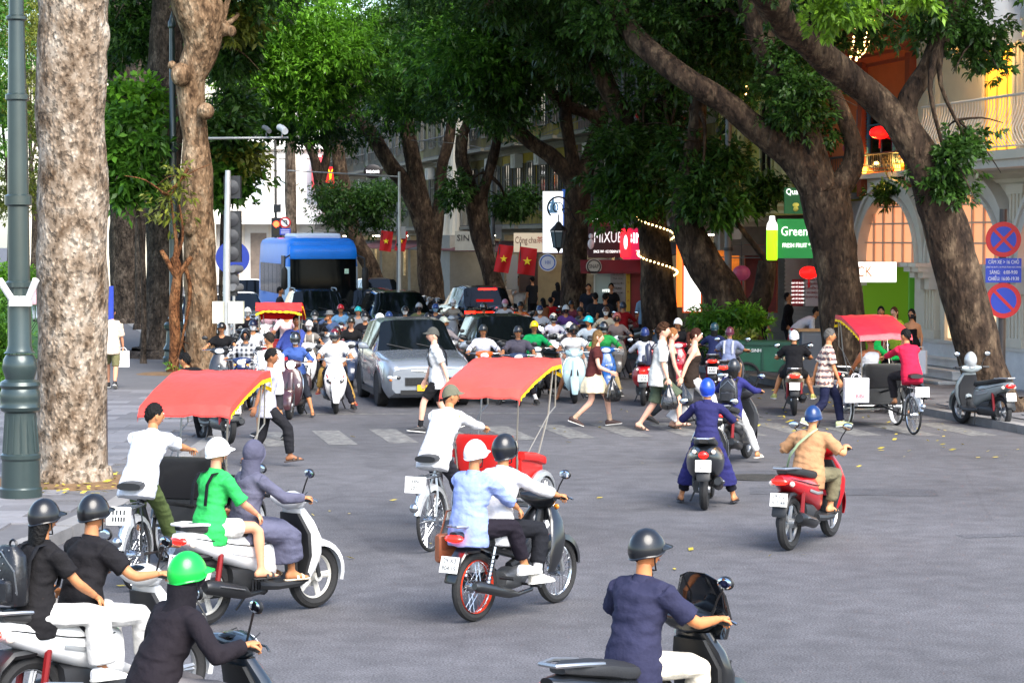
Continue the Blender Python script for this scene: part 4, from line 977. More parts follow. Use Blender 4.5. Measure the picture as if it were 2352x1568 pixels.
    if not vespa:
        fv = MB(); fv.sell([(-.10, .545, .02, .03, .40), (-.06, .575, .035, .05, .41), (.06, .575, .035, .05, .41), (.10, .545, .02, .03, .40)], 10, ax='x'); fv.build('front_vent', BLK(), r)
        bd = MB(); bd.ell((0, .598, .68), (.028, .012, .022), 10, 6); bd.build('badge', CHR(), r)
        for q in (-1, 1):
            ln = MB(); ln.tube([(q * .05, .604, .50), (q * .12, .592, .60), (q * .165, .555, .74)], .006 if style != 'apron' else .011, 4); ln.build('apron_line', M('#b01c28' if style == 'apron' else '#3a3b3e', .4), r)
    for q in (-1, 1):
        cb = MB(); cb.tube([(q * .16, .36, 1.02), (q * .12, .46, 1.06), (q * .03, .44, .98)], .005, 4); cb.build('brake_cable', BLK(), r)
        if not vespa:
            sm = MB(); sm.tube([(q * .148, .0, .66), (q * .168, -.2, .655), (q * .168, -.42, .69), (q * .152, -.62, .735), (q * .10, -.82, .775)], .005, 4); sm.build('panel_seam', M('#101113', .6), r)
            de = MB(); de.tube([(q * .150, -.02, .56), (q * .1705, -.22, .575), (q * .168, -.44, .625)], .016, 5, flat=.25, upv=(0, 0, 1)); de.build('side_stripe', M(trim or '#8d9092', .3, .4), r)
    if vespa:
        tr = MB(); pts = [(.10, .50, .32), (.20, .535, .40), (.24, .545, .56), (.23, .515, .73), (.17, .455, .87), (0, .41, .955)]
        tr.tube(pts, .009, 5); tr.tube([(-p[0], p[1], p[2]) for p in pts], .009, 5); tr.build('shield_trim', CHR(), r)
    return r
def underbone(label, col='#16181c', loc=(0, 0), rz=0, group='motorbikes in the traffic', wallc=None, txt=None, lit=False, tail=1.0, mir=True, blue=None):
    r = thing('motorbike', label, 'motorbike', (loc[0], loc[1], 0), rz, group)
    P = paint(col)
    R, rr = .30, .038; yf, yr = .63, -.60
    wl = M(wallc, .4) if wallc else None
    wheel(r, yf, R, rr, 'wire', CHR(), n_sp=14, wall=None); wheel(r, yr, R, rr, 'wire', CHR(), n_sp=14, wall=wl)
    b = MB(); b.sell([(.06, .56, .06, .10), (-.12, .60, .10, .10), (-.35, .645, .115, .085), (-.6, .71, .11, .07), (-.8, .755, .075, .05), (-.9, .775, .04, .03)], 14)
    b.build('rear_body', P, r)
    s = MB(); s.sell([(.10, .70, .06, .025), (.0, .73, .11, .045), (-.25, .75, .13, .05), (-.55, .775, .125, .05), (-.78, .805, .08, .035)], 14, p=2.8)
    s.build('seat', M('#161617', .6, bump=.15, bs=30), r)
    sp = MB(); sp.tube([(0, .40, .9), (0, .32, .66), (0, .1, .48), (0, -.1, .42)], [.035, .045, .05, .04], 8); sp.build('frame', DKM(), r)
    for q in (-1, 1):
        sh = MB(); sh.sell([(.34, .28, .012, .05, q * .19), (.45, .33, .016, .09, q * .205), (.62, .37, .02, .105, q * .205), (.78, .40, .022, .09, q * .16), (.9, .42, .03, .06, q * .09)], 12, ax='z')
        sh.build('leg_shield', P, r)
    hs = MB(); hs.sell([(-.18, .355, .03, .03, .99), (-.1, .39, .07, .07, .97), (0, .405, .09, .09, .96), (.1, .39, .07, .07, .97), (.18, .355, .03, .03, .99)], 12, ax='x')
    hs.sell([(.78, .43, .07, .05), (.86, .45, .09, .06), (.92, .42, .08, .06)], 10, ax='z')
    hs.build('headset_cowl', P, r)
    bars(r, .345, .985)
    if mir: mirrors(r, 1.18, .31)
    hl = MB(); hl.ell((0, .475, .95), (.085, .035, .06), 14, 8); hl.build('headlight', LAMP(9) if lit else M('#dfe4e6', .08, coat=1, spec=.8), r)
    for q in (-1, 1):
        ind = MB(); ind.ell((q * .12, .46, .90), (.03, .02, .025), 8, 6); ind.build('indicator', M('#e58b1e', .2, coat=.5), r)
    tl = MB(); tl.ell((0, -.885, .745), (.095, .05, .035), 12, 6); tl.build('tail_light', REDL(tail), r)
    fender(R + .03, yf, R, .1, 2.3, .07, r, P)
    rf = MB(); rf.sell([(-.60, .62, .07, .025), (-.78, .63, .07, .025), (-.88, .54, .07, .02), (-.95, .38, .06, .012)], 8, p=4); rf.build('rear_fender', P, r)
    plate(r, -.955, .53, txt, -.3)
    fk = MB()
    for q in (-1, 1): fk.tube([(q * .07, yf, R), (q * .07, yf - .10, .62), (q * .06, .42, .84)], [.022, .024, .022], 8)
    fk.build('fork', ALU(), r)
    en = MB(); en.sell([(.22, .36, .06, .07), (.1, .36, .07, .085), (.0, .33, .12, .10), (-.12, .32, .125, .10), (-.24, .32, .08, .07)], 12)
    for q in range(6): en.box((0, .12 + q * .022, .37), (.15, .008, .15))
    en.build('engine', M('#77797b', .45, .7, var=.2, vs=12), r)
    ex = MB(); ex.tube([(.06, .2, .3), (.10, .1, .2), (.13, -.15, .19), (.15, -.3, .22), (.165, -.78, .34), (.165, -.82, .345)], [.016, .018, .02, .045, .05, .03], 10)
    ex.build('exhaust', M('#4a4b4d', .3, .8), r)
    cc = MB(); cc.sell([(-.16, .33, .02, .07, -.10), (-.4, .32, .025, .06, -.11), (-.6, .31, .02, .06, -.11)], 8); cc.build('chain_guard', BLK(), r)
    for q in (-1, 1):
        k = MB(); k.tube([(q * .125, -.58, R + .03), (q * .12, -.47, .64)], .018, 6)
        for j in range(7): k.torus((q * (.125 - .0007 * j), -.565 + j * .012, .37 + j * .034), .026, .006, 8, 4, ax='z')
        k.build('rear_shock', CHR(), r)
        p = MB(); p.tube([(q * .05, -.05, .27), (q * .24, -.05, .27)], .012, 6); p.tube([(q * .2, -.05, .27), (q * .31, -.05, .27)], .02, 6)
        p.build('foot_peg', DKM(), r); p = MB(); p.tube([(q * .1, -.36, .36), (q * .25, -.36, .36)], .018, 6); p.build('foot_peg', DKM(), r)
    gr = MB(); gr.tube([(.11, -.5, .80), (.12, -.72, .84), (.05, -.92, .85), (-.05, -.92, .85), (-.12, -.72, .84), (-.11, -.5, .80)], .012, 6); gr.build('grab_rail', ALU(), r)
    return r

def fringe(pts, h, m, parent, name='fringe', amp=.02):
    """hanging scalloped cloth strip along a polyline"""
    b = MB(); P = []
    for a, c in zip(pts[:-1], pts[1:]):
        a = Vector(a); c = Vector(c); n = max(2, int((c - a).length / .035))
        for i in range(n): P.append(a + (c - a) * (i / n))
    P.append(Vector(pts[-1]))
    top = []; bot = []
    for i, p in enumerate(P):
        d = (P[min(i + 1, len(P) - 1)] - P[max(i - 1, 0)]).normalized(); nn = d.cross(Vector((0, 0, 1)))
        o = nn * (amp * math.sin(i * 1.9))
        top.append(p + nn * .004); bot.append(p + o - Vector((0, 0, h * (.75 + .25 * abs(math.sin(i * .9))))))
    b.loft([[t, (t + q) / 2 + Vector((0, 0, .01)), q] for t, q in zip(top, bot)], closed=False)
    return b.build(name, m, parent, True, 80)
def cyclo(label, loc, rz, canopy='#d22420', seatc='#141416', box='#17181a', L=1.85, seatback=None, side=.09, dirty='#8d8a86', txt=None, arms=None, black=False, droop=1.0):
    """cycle rickshaw: two front wheels beside the passenger seat, driver's saddle over the single rear wheel (origin = rear contact)"""
    r = thing('cycle_rickshaw', label, 'cycle rickshaw', (loc[0], loc[1], 0), rz, 'cycle rickshaws with red canopies')
    FR = M('#b9bbbb' if not black else '#3a3b3c', .35, .8, var=.2, vs=10)
    R, rr = .33, .02; hw = .47
    wheel(r, 0, R, rr, 'wire', CHR(), n_sp=18); 
    for q in (-1, 1): wheel(r, L, R, rr, 'wire', CHR(), x=q * hw, n_sp=18, wall=M('#d8dadb', .4))
    f = MB()
    for q in (-1, 1):
        f.tube([(q * .05, 0, R), (q * .05, .05, .60), (0, .10, .86)], .014, 7)             # rear stays
        f.tube([(q * .05, 0, R), (q * .04, .52, .30)], .013, 6)
        f.tube([(q * .30, L - .42, .42), (q * .34, L, .46), (q * .30, L + .55, .30)], .016, 7)
    f.tube([(0, .10, .92), (0, .50, .30), (0, L - .45, .40)], .02, 8); f.tube([(0, .12, .84), (0, L - .42, .62)], .02, 8)
    f.tube([(-hw + .06, L, R), (hw - .06, L, R)], .016, 8); f.tube([(-.40, L - .42, .42), (.40, L - .42, .42)], .016, 7)
    for q in (-1, 1): f.tube([(q * hw * .9, L, R), (q * .34, L, .46)], .014, 6)
    f.build('frame', FR, r)
    hb = MB(); hb.tube([(-.36, L - .52, 1.02), (-.36, L - .46, 1.04), (.36, L - .46, 1.04), (.36, L - .52, 1.02)], .017, 8)
    for q in (-1, 1): hb.tube([(q * .30, L - .46, 1.04), (q * .30, L - .40, .62)], .013, 6)
    hb.build('push_bar', FR, r)
    sd = MB(); sd.sell([(-.15, .985, .12, .035), (-.03, .99, .12, .045), (.1, .985, .06, .035), (.2, .98, .025, .02)], 12); sd.tube([(0, .08, .96), (0, .11, .8)], .016, 6)
    sd.build('saddle', BLK(), r)
    pd = MB(); pd.torus((.05, .52, .30), .095, .006, 22, 4)
    for q in (-1, 1):
        pd.tube([(0, .52, .30), (q * .08, .52, .30), (q * .09, .52 + q * .12, .30 - q * .11)], .010, 5); pd.box((q * .14, .52 + q * .12, .30 - q * .11), (.09, .07, .02))
    pd.build('pedal_crank', DKM(), r)
    fender(R + .04, 0, R, -.1, 2.9, .045, r, M('#c9cbcc', .3, .6, var=.1), 'rear_fender')
    for q in (-1, 1):
        o = fender(R + .035, L, R, .3, 2.7, .05, r, M('#b7b9ba' if not black else '#45484a', .35, .7, var=.15), 'front_fender'); o.location.x = q * hw
    rk = MB()
    for q in (-1, 1):
        rk.tube([(q * .10, -.33, .80), (q * .10, .02, .80), (0, .09, .82)], .009, 5); rk.tube([(q * .10, -.28, .80), (q * .05, -.02, R)], .009, 5)
    for k in range(4): rk.tube([(-.10, -.3 + .09 * k, .80), (.10, -.3 + .09 * k, .80)], .006, 5)
    rk.build('rear_rack', CHR(), r)
    plate(r, -.37, .74, txt, -.1, .24, .17)
    lm = MB(); lm.ell((0, -.40, .50), (.05, .05, .05), 10, 6); lm.tube([(0, -.37, .55), (0, -.33, .62)], .01, 5); lm.build('rear_lamp', CHR(), r)
    # passenger seat
    SE = M(seatc, .35, coat=.4, bump=.1, bs=12, var=.06)
    bx = MB(); bx.sell([(L - .42, .56, .36, .13), (L - .40, .56, .38, .15), (L + .22, .52, .38, .12), (L + .24, .52, .36, .10)], 20, p=8)
    bx.build('seat_box', M(box, .4, coat=.3, var=.08), r)
    cu = MB(); cu.sell([(L - .36, .74, .33, .04), (L - .34, .735, .345, .055), (L + .20, .70, .345, .05), (L + .24, .70, .33, .035)], 18, p=5); cu.build('seat_cushion', SE, r)
    bk = MB(); bk.sell([(.70, L - .40, .34, .04), (.74, L - .40, .36, .05), (1.06, L - .47, .36, .05), (1.12, L - .48, .33, .035)], 18, ax='z', p=5)
    bk.build('backrest', M(seatback, .35, coat=.3, var=.06) if seatback else SE, r)
    for q in (-1, 1):
        am = MB(); am.sell([(L - .42, .90, .05, .05, q * .40), (L - .1, .86, .05, .05, q * .42), (L + .16, .80, .04, .05, q * .42)], 10, p=3)
        am.sell([(L - .42, .72, .02, .16, q * .39), (L + .14, .68, .02, .10, q * .40)], 8, p=5)
        am.build('armrest', M(arms, .35, coat=.3) if arms else SE, r)
    ft = MB()
    ft.box((0, L + .52, .26), (.60, .30, .02)); ft.tube([(-.33, L + .3, .33), (-.33, L + .68, .30), (.33, L + .68, .30), (.33, L + .3, .33)], .016, 7)
    ft.tube([(-.33, L + .68, .30), (-.33, L + .70, .20), (.33, L + .70, .20), (.33, L + .68, .30)], .012, 6)
    ft.build('footrest', ALU(), r)
    # canopy frame and cloth
    ya, yb, zc = L - .62, L + .52, 1.81
    for q in (-1, 1):
        cf = MB(); cf.tube([(q * .36, L - .43, .62), (q * .38, L - .48, 1.1), (q * .42, ya + .1, 1.64)], .011, 6)
        cf.tube([(q * .38, L + .02, .74), (q * .42, L + .30, 1.30), (q * .43, yb - .10, 1.86)], .011, 6)
        cf.tube([(q * .39, L - .30, .85), (q * .42, L + .30, 1.30)], .008, 5)
        cf.tube([(q * .42, L + .30, 1.30), (q * .42, L + .50, 1.38), (q * .43, yb - .02, 1.85)], .009, 5)
        cf.build('canopy_frame', M('#8f8a80', .4, .6), r)
    cb = MB(); n = 13; rows = []
    prof = [(ya - .04, 1.55), (ya, 1.63), (ya + .02, 1.65), (ya + .36, 1.78), (L + .05, 1.87), (yb - .28, 1.92), (yb - .02, 1.935), (yb, 1.93), (yb + .03, 1.935 - .11 * droop)]
    for y, z in prof:
        rw = []
        for i in range(n):
            t = i / (n - 1) * 2 - 1
            edge = max(0, abs(t) - .84) / .16
            x = t * .58 if abs(t) < .85 else math.copysign(.488, t)
            sag = .008 * math.sin(y * 5 + t * 3) + .006 * math.cos(t * 11 + y * 4) + .006 * math.sin(t * 23 + y * 9)
            rw.append((x, y, z - .02 * t * t - .055 * edge + sag * (1 - abs(t) ** 6)))
        rows.append(rw)
    lo = [[(x * .992, y, z - .012) for x, y, z in rw] for rw in rows]
    cb.loft(rows, closed=False)
    base = len(rows) * n
    k = len(cb.v); cb.loft([list(reversed(q)) for q in lo], closed=False)
    cb.build('canopy', M(canopy, .5, coat=.1, bump=.5, bs=7, var=.09, vs=2), r, True, 24)
    YE = M('#f2c40c', .8, island=.25)
    fr = [rows[-1][0], rows[-1][3], rows[-1][6], rows[-1][9], rows[-1][12]]
    fringe(fr, .05, YE, r)
    for j in (0, -1): fringe([q[j] for q in rows[1:]], .045, YE, r, amp=.012)
    return r

# ------------------------------------------------------------------ cars and the coach
def car(label, col, loc, rz, kind='suv', L=4.5, W=1.82, H=1.65, txt=None, plate_col='#e8e8e2', lights=0., brake=0., name='car', rails=False, metal=True, drl=False):
    r = thing(name, label, 'car', (loc[0], loc[1], 0), rz, 'cars queuing at the crossing')
    P = M(col, .22, .35 if metal else 0., coat=1., spec=.6, var=.03, vs=2); TR = M('#26282b', .55, var=.1)
    hw = W / 2; R = .34 if H > 1.55 else .32
    yf, yr = L / 2 - .86, -L / 2 + .88
    belt = H * .645 if kind != 'sedan' else H * .62; hood0, hood1 = (H * .55, H * .635) if kind != 'sedan' else (H * .52, H * .60)
    cowl, top0, top1, back = L * .17, L * .02, -L * .33, -L * .46
    if kind == 'mpv': cowl, top0, top1, back = L * .23, L * .06, -L * .40, -L * .475
    if kind == 'sedan': cowl, top0, top1, back = L * .17, -L * .02, -L * .24, -L * .36
    ys = set([L / 2, L / 2 - .06, L / 2 - .22, L / 2 - .5, cowl, (cowl + top0) / 2, top0, (top0 + top1) / 2 + .04, (top0 + top1) / 2 - .04, top1 + .08, top1, (top1 + back) / 2, back, -L / 2 + .05, -L / 2])
    for yw in (yf, yr):
        for k in range(9): ys.add(yw + (R + .05) * math.cos(math.pi * k / 8))
    ys = sorted(ys, reverse=True)
    def interp(y, T):
        for (a, p), (b, q) in zip(T[:-1], T[1:]):
            if y <= a and y >= b: return p + (q - p) * ((a - y) / (a - b) if a != b else 0)
        return T[-1][1] if y < T[-1][0] else T[0][1]
    tail = H * .62 if kind != 'sedan' else H * .60
    roofT = [(L / 2, hood0 * .84), (L / 2 - .06, hood0 * .93), (L / 2 - .22, hood0), (L / 2 - .5, hood0 * 1.04), (cowl, hood1), (top0, H * .975), ((top0 + top1) / 2, H), (top1, H * .97), (back, tail), (-L / 2 + .05, tail * .96), (-L / 2, tail * .86)]
    beltT = [(L / 2, hood0 * .80), (L / 2 - .06, hood0 * .88), (L / 2 - .22, hood0 * .95), (cowl, hood1 * .97), (top1, belt), (back, tail * .98), (-L / 2, tail * .82)]
    widT = [(L / 2, .80), (L / 2 - .06, .86), (L / 2 - .22, .94), (L / 2 - .7, 1.0), (-L / 2 + .6, 1.0), (-L / 2 + .05, .93), (-L / 2, .86)]
    botT = [(L / 2, .30), (L / 2 - .22, .20), (-L / 2 + .3, .22), (-L / 2, .34)]
    body, wind, side, rear = MB(), MB(), MB(), MB()
    rings = []
    for y in ys:
        w = hw * interp(y, widT); zb = interp(y, botT); zt = interp(y, roofT); zl = min(interp(y, beltT), zt - .01)
        for yw in (yf, yr):
            d = (R + .05) ** 2 - (y - yw) ** 2
            if d >= -1e-6: zb = max(zb, R + math.sqrt(max(0, d)))
        zb = min(zb, zl - .05)
        cab = max(0, (zt - zl) / (H - belt)); ti = 1 - .20 * min(1, cab)
        zm = zb + (zl - zb) * .5
        half = [(w * .90, zb), (w, zb + (zl - zb) * .18), (w * 1.0, zm), (w * .965, zl - .03), (w * .945, zl), (w * ti * .90, zt - .05 * min(1, cab * 2) - .005), (w * ti * .80, zt - .008), (w * .40, zt + .012)]
        rings.append([(x, y, z) for x, z in half] + [(-x, y, z) for x, z in reversed(half)])
    n = len(rings[0]); hn = n // 2
    for j in range(len(ys) - 1):
        ya, yb = ys[j], ys[j + 1]; ym = (ya + yb) / 2
        for i in range(n):
            k = (i + 1) % n
            ii = min(i, n - 2 - i) if i != n - 1 else 99
            q = [rings[j][i], rings[j][k], rings[j + 1][k], rings[j + 1][i]]
            tgt = body
            midp = abs(ym - (top0 + top1) / 2) < .05
            if ii == 4 and cowl - .25 > ym > (top1 if kind == 'sedan' else top1 - .12) and not midp and ym < (cowl + top0) / 2 + .1: tgt = side
            if ii >= 5 and ii < 99 and i != n - 1 and cowl > ym > top0: tgt = wind
            if ii >= 5 and ii < 99 and i != n - 1 and top1 > ym > back: tgt = rear
            tgt.add(q, [(0, 3, 2, 1)])
    body.add(rings[0], [tuple(range(n))]); body.add(rings[-1], [tuple(range(n - 1, -1, -1))])
    def weld(mb):
        idx = {}; nv = []; mp = []
        for v in mb.v:
            key = tuple(round(c, 4) for c in v)
            if key not in idx: idx[key] = len(nv); nv.append(v)
            mp.append(idx[key])
        mb.v = nv; fs = []
        for f in mb.f:
            g2 = []
            for i in f:
                if mp[i] not in g2: g2.append(mp[i])
            fs.append(tuple(g2))
        ok = [i for i, f in enumerate(fs) if len(f) > 2]
        mb.f = [fs[i] for i in ok]; mb.m = [mb.m[i] for i in ok]
        return mb
    weld(body).build('body', P, r, True, 34)
    sides = {}
    for f in side.f:
        c = sum((Vector(side.v[i]) for i in f), Vector()) / 4
        sides.setdefault((c.x > 0, c.y > (top0 + top1) / 2), MB()).add([side.v[i] for i in f], [(0, 1, 2, 3)])
    for nm, mb in [('windscreen', wind), ('rear_window', rear)] + [('side_window', m_) for m_ in sides.values()]:
        weld(mb).build(nm, GLS(), r, True, 40)
    # sills and arches
    for q in (-1, 1):
        for yw in (yf, yr):
            t = MB(); t.torus((q * (hw - .02), yw, R), R + .045, .035, 18, 6, a0=-.15, a1=math.pi + .15); t.build('wheel_arch', TR, r)
        t = MB(); t.bx(q * (hw - .06), q * (hw + .005), yr + R + .05, yf - R - .05, .20, .30); t.build('side_skirt', TR, r)
    un = MB(); un.bx(-hw * .8, hw * .8, -L / 2 + .25, L / 2 - .25, .22, .60); un.build('underbody', M('#0c0c0d', .9), r, False)
    for yw in (yf, yr):
        for q in (-1, 1):
            w = MB(); w.torus((0, 0, 0), R - .10, .022, 26, 6)
            w.lathe([(0, q * .06), (.05, q * .06), (.07, q * .03), (.07, -q * .05), (0, -q * .05)], 12, ax='x')
            for k in range(7):
                a = 2 * math.pi * k / 7; w.tube([(q * .05, math.cos(a) * .04, math.sin(a) * .04), (q * .05, math.cos(a) * (R - .11), math.sin(a) * (R - .11))], [.026, .02], 5, flat=.6)
            w.lathe([(0, -.02 * q), (R - .11, -.02 * q), (R - .11, -.03 * q), (0, -.03 * q)], 20, ax='x')
            o = w.build('wheel', ALU(), r, loc=(q * (hw - .10), yw, R))
            ty = MB(); ty.lathe([(R - .11, -.105), (R - .03, -.11), (R, -.08), (R, .08), (R - .03, .11), (R - .11, .105)], 30, ax='x'); ty.loft([ring((0, 0, 0), (0, 0, 0), (0, 0, 0), 3)] * 2)
            ty.build('tyre', RUB(), o)
    # front
    fy = L / 2
    gr = MB(); gr.bx(-hw * .52, hw * .52, fy - .02, fy + .018, .44, .60)
    for k in range(4): gr.bx(-hw * .5, hw * .5, fy + .018, fy + .028, .455 + k * .035, .468 + k * .035)
    gr.bx(-hw * .62, hw * .62, fy - .10, fy + .012, .27, .36)
    gr.build('grille', M('#141517', .4), r, False)
    cs = MB(); cs.tube([(-hw * .80, fy - .10, hood0 * .80), (-.16, fy + .03, hood0 * .80), (0, fy + .045, hood0 * .76), (.16, fy + .03, hood0 * .80), (hw * .80, fy - .10, hood0 * .80)], .014, 6); cs.build('chrome_strip', CHR(), r)
    for q in (-1, 1):
        h = MB(); h.ell((q * hw * .72, fy - .085, .60 if H > 1.55 else .56), (.16, .10, .06), 14, 8)
        h.build('headlight', LAMP(8) if lights else M('#c9d0d4', .06, coat=1, spec=.9), r)
        if drl:
            d = MB(); d.ell((q * hw * .66, fy - .02, .60), (.05, .05, .04), 10, 8); d.build('headlight_lens', M('#0d0e10', .08, coat=1), r)
            d = MB(); d.ell((q * hw * .80, fy - .05, .55), (.05, .05, .03), 10, 6); d.build('indicator', M('#e07a30', .2), r)
        tl = MB(); tl.bx(q * hw * .52, q * hw * .88, -L / 2 - .008, -L / 2 + .10, tail * .78, tail * .86)
        tl.build('tail_light', REDL(brake or .25), r, False)
        mi = MB(); mi.sell([(q * (hw + .02), cowl - .42, .03, .02, belt + .03), (q * (hw + .07), cowl - .42, .06, .06, belt + .06), (q * (hw + .17), cowl - .42, .07, .075, belt + .07), (q * (hw + .22), cowl - .42, .05, .05, belt + .07)], 10, ax='x', p=3)
        mi.build('wing_mirror', P, r)
        for yy in (.25 * (top0 + cowl) + .1, (top0 + top1) / 2 - .35):
            hd = MB(); hd.box((q * (hw * .99), yy, belt - .16), (.03, .18, .025)); hd.build('door_handle', CHR(), r, False)
        if rails:
            rl = MB(); rl.tube([(q * hw * .66, top0 - .15, H - .03), (q * hw * .66, top0 - .3, H + .035), (q * hw * .66, top1 + .1, H + .025), (q * hw * .66, top1 - .05, H - .04)], .018, 6); rl.build('roof_rail', ALU(), r)
    if brake:
        b = MB(); b.bx(-.30, .30, back + .12, back + .20, H * .93, H * .955); b.build('brake_light', REDL(brake), r, False)
        b = MB(); b.bx(-hw * .5, hw * .5, -L / 2 - .006, -L / 2 + .05, tail * .81, tail * .835); b.build('light_bar', REDL(brake * .8), r, False)
    for yy, s in ((fy + .035, 1), (-L / 2 - .02, -1)):
        p = MB(); p.box((0, 0, 0), (.47, .012, .115))
        o = p.build('licence_plate', M(plate_col, .45), r, False, loc=(0, yy, .40 if s > 0 else .52)); 
        if txt and s > 0: text(txt, .095, M('#1a1a1a', .5), o, (0, .009, 0), (math.pi / 2, 0, math.pi), depth=.001, sx=.95)
    for x0 in (-.5, .1):
        wp = MB(); wp.tube([(x0, cowl + .02, hood1 + .01), (x0 + .5, cowl - .10, hood1 + .12)], .008, 5); wp.build('wiper', BLK(), r)
    return r
def coach(loc, rz):
    r = thing('coach', 'blue and white coach waiting behind the cars with dark windscreen', 'bus', (loc[0], loc[1], 0), rz)
    L, W, H = 8.6, 2.35, 3.28; hw = W / 2; y1 = L / 2
    BL, WH = M('#0a78dc', .45, coat=.12, spec=.25, var=.05), M('#a9c6dc', .45, coat=.1, spec=.25, var=.05)
    def sec(y, w, zb, zt, rd=.16):
        pts = [(w, zb), (w * 1.0, zb + .5), (w * 1.0, 1.32), (w * .985, 2.35), (w * .95, zt - rd * 1.3), (w * .90, zt - rd * .45), (w * .78, zt)]
        return [(x, y, z) for x, z in pts] + [(-x, y, z) for x, z in reversed(pts)]
    st = [(y1 - .10, hw * .90, .55, H - .42), (y1 - .13, hw * .95, .42, H - .28), (y1 - .2, hw * .985, .36, H - .12), (y1 - .6, hw, .34, H - .02)]
    yw = [(y1 - 1.9), (-y1 + 1.9)]
    for k in range(9): st.append((yw[0] + .52 * math.cos(math.pi * k / 8), hw, max(.34, .46 + .52 * math.sin(math.pi * k / 8)), H))
    for k in range(9): st.append((yw[1] + .52 * math.cos(math.pi * k / 8), hw, max(.34, .46 + .52 * math.sin(math.pi * k / 8)), H))
    st += [(-y1 + .3, hw, .36, H - .02), (-y1, hw * .95, .5, H - .15)]
    st = sorted(st, key=lambda q: -q[0])
    b = MB(); rs = [sec(*q) for q in st]; b.loft([list(reversed(q)) for q in rs])
    # white lower panel with a curved sweep, everything else blue
    b.m = []
    for f in b.f:
        c = sum((Vector(b.v[i]) for i in f), Vector()) / len(f)
        swp = 1.05 - .30 * (c.y - (y1 - 4.2))
        b.m.append(1 if abs(c.x) > hw * .9 and c.z < 1.95 and c.y > 0.9 and c.y < y1 - .1 and c.z > swp - .6 else 0)
    b.build('body', [BL, WH], r, True, 40)
    ws = MB(); n = 12; rows = []
    for j in range(9):
        z = 1.16 + (2.62 - 1.16) * j / 8; rw = []
        for i in range(n + 1):
            t = i / n * 2 - 1
            rw.append((t * hw * .915, y1 + .03 - .11 * abs(t) ** 4 - .05 * max(0, (z - 1.9)), z))
        rows.append(rw)
    ws.loft(rows, closed=False); ws.build('windscreen', M('#0a0e10', .12, spec=.07), r)
    br = MB(); br.sell([(.98, y1 - .02, hw * .9, .06), (1.05, y1 - .0, hw * .92, .08), (1.16, y1 - .0, hw * .92, .08)], 18, ax='z', p=6); br.sell([(.42, y1 - .06, hw * .92, .10), (.95, y1 - .03, hw * .94, .10)], 18, ax='z', p=6)
    br.build('bumper', M('#1b1d20', .4, var=.1), r)
    vis = MB(); vis.sell([(2.60, y1 - .10, hw * .93, .16), (2.72, y1 - .12, hw * .95, .20), (2.95, y1 - .2, hw * .93, .18), (3.08, y1 - .34, hw * .88, .14)], 20, ax='z', p=5)
    vis.build('brow_panel', BL, r)
    for q in (-1, 1):
        y = y1 - .75
        for k, wl in enumerate((.95, 1.15, 1.25, 1.25, 1.25, 1.2)):
            w = MB(); w.bx(q * (hw * .985 - .005), q * (hw + .006), y - wl + .03, y - .03, 1.42, 2.42 + (.28 if k == 0 else 0)); w.build('side_window', GLS(), r, False); y -= wl
        m = MB(); m.tube([(q * hw * .93, y1 - .05, 2.72), (q * (hw + .12), y1 + .25, 2.62), (q * (hw + .14), y1 + .28, 2.3)], .028, 7)
        m.sell([(1.62, y1 + .28, .05, .05, q * (hw + .14)), (1.70, y1 + .28, .11, .075, q * (hw + .14)), (2.25, y1 + .28, .11, .075, q * (hw + .14)), (2.34, y1 + .28, .05, .05, q * (hw + .14))], 10, ax='z', p=4)
        m.build('wing_mirror', BLK(), r)
        h = MB(); h.ell((q * hw * .74, y1 + .03, .78), (.2, .06, .11), 12, 8); h.build('headlight', LAMP(6), r)
        pl = MB(); pl.tube([(q * hw * .93, y1 - .08, 2.62), (q * hw * .9, y1 - .2, 2.98)], .028, 6); pl.build('corner_trim', ALU(), r)
        for yy in yw:
            w = MB(); w.lathe([(0, q * .02), (.1, q * .05), (.22, q * .0), (.25, q * .04), (.25, -.1), (0, -.1)], 18, ax='x'); o = w.build('wheel', ALU(), r, loc=(q * (hw - .12), yy, .46))
            t = MB(); t.lathe([(.25, -.12), (.44, -.12), (.46, -.09), (.46, .09), (.44, .12), (.25, .12)], 26, ax='x'); t.build('tyre', RUB(), o)
    for q in (-1, 1):
        wp = MB(); wp.tube([(q * .1, y1 + .06, 1.16), (q * .5, y1 + .07, 1.26), (q * .95, y1 - .02, 1.34)], .012, 5); wp.build('wiper', BLK(), r)
    ac = MB(); ac.sell([(y1 - 1.2, H + .03, hw * .62, .06), (y1 - 1.4, H + .06, hw * .66, .10), (y1 - 4.0, H + .06, hw * .66, .10), (y1 - 4.2, H + .03, hw * .6, .05)], 14, p=5)
    for k in range(12): ac.bx(-.62 + k * .11, -.56 + k * .11, y1 - 1.22, y1 - 1.18, H + .03, H + .08)
    ac.build('roof_unit', M('#d9e0e6', .4), r)
    for x, z, w, h, c in ((-.85, 1.3, .26, .22, '#cfe6e2'), (.8, 1.28, .5, .16, '#d4e8ee'), (.35, 1.22, .16, .10, '#c99a1f'), (-.75, 2.2, .14, .16, '#bfe0c8')):
        p = MB(); p.box((x, y1 + .04 - .11 * abs(x / hw / .915) ** 4 - .05 * max(0, z - 1.9), z), (w, .004, h)); p.build('windscreen_card', M(c, .6), r, False)
    return r

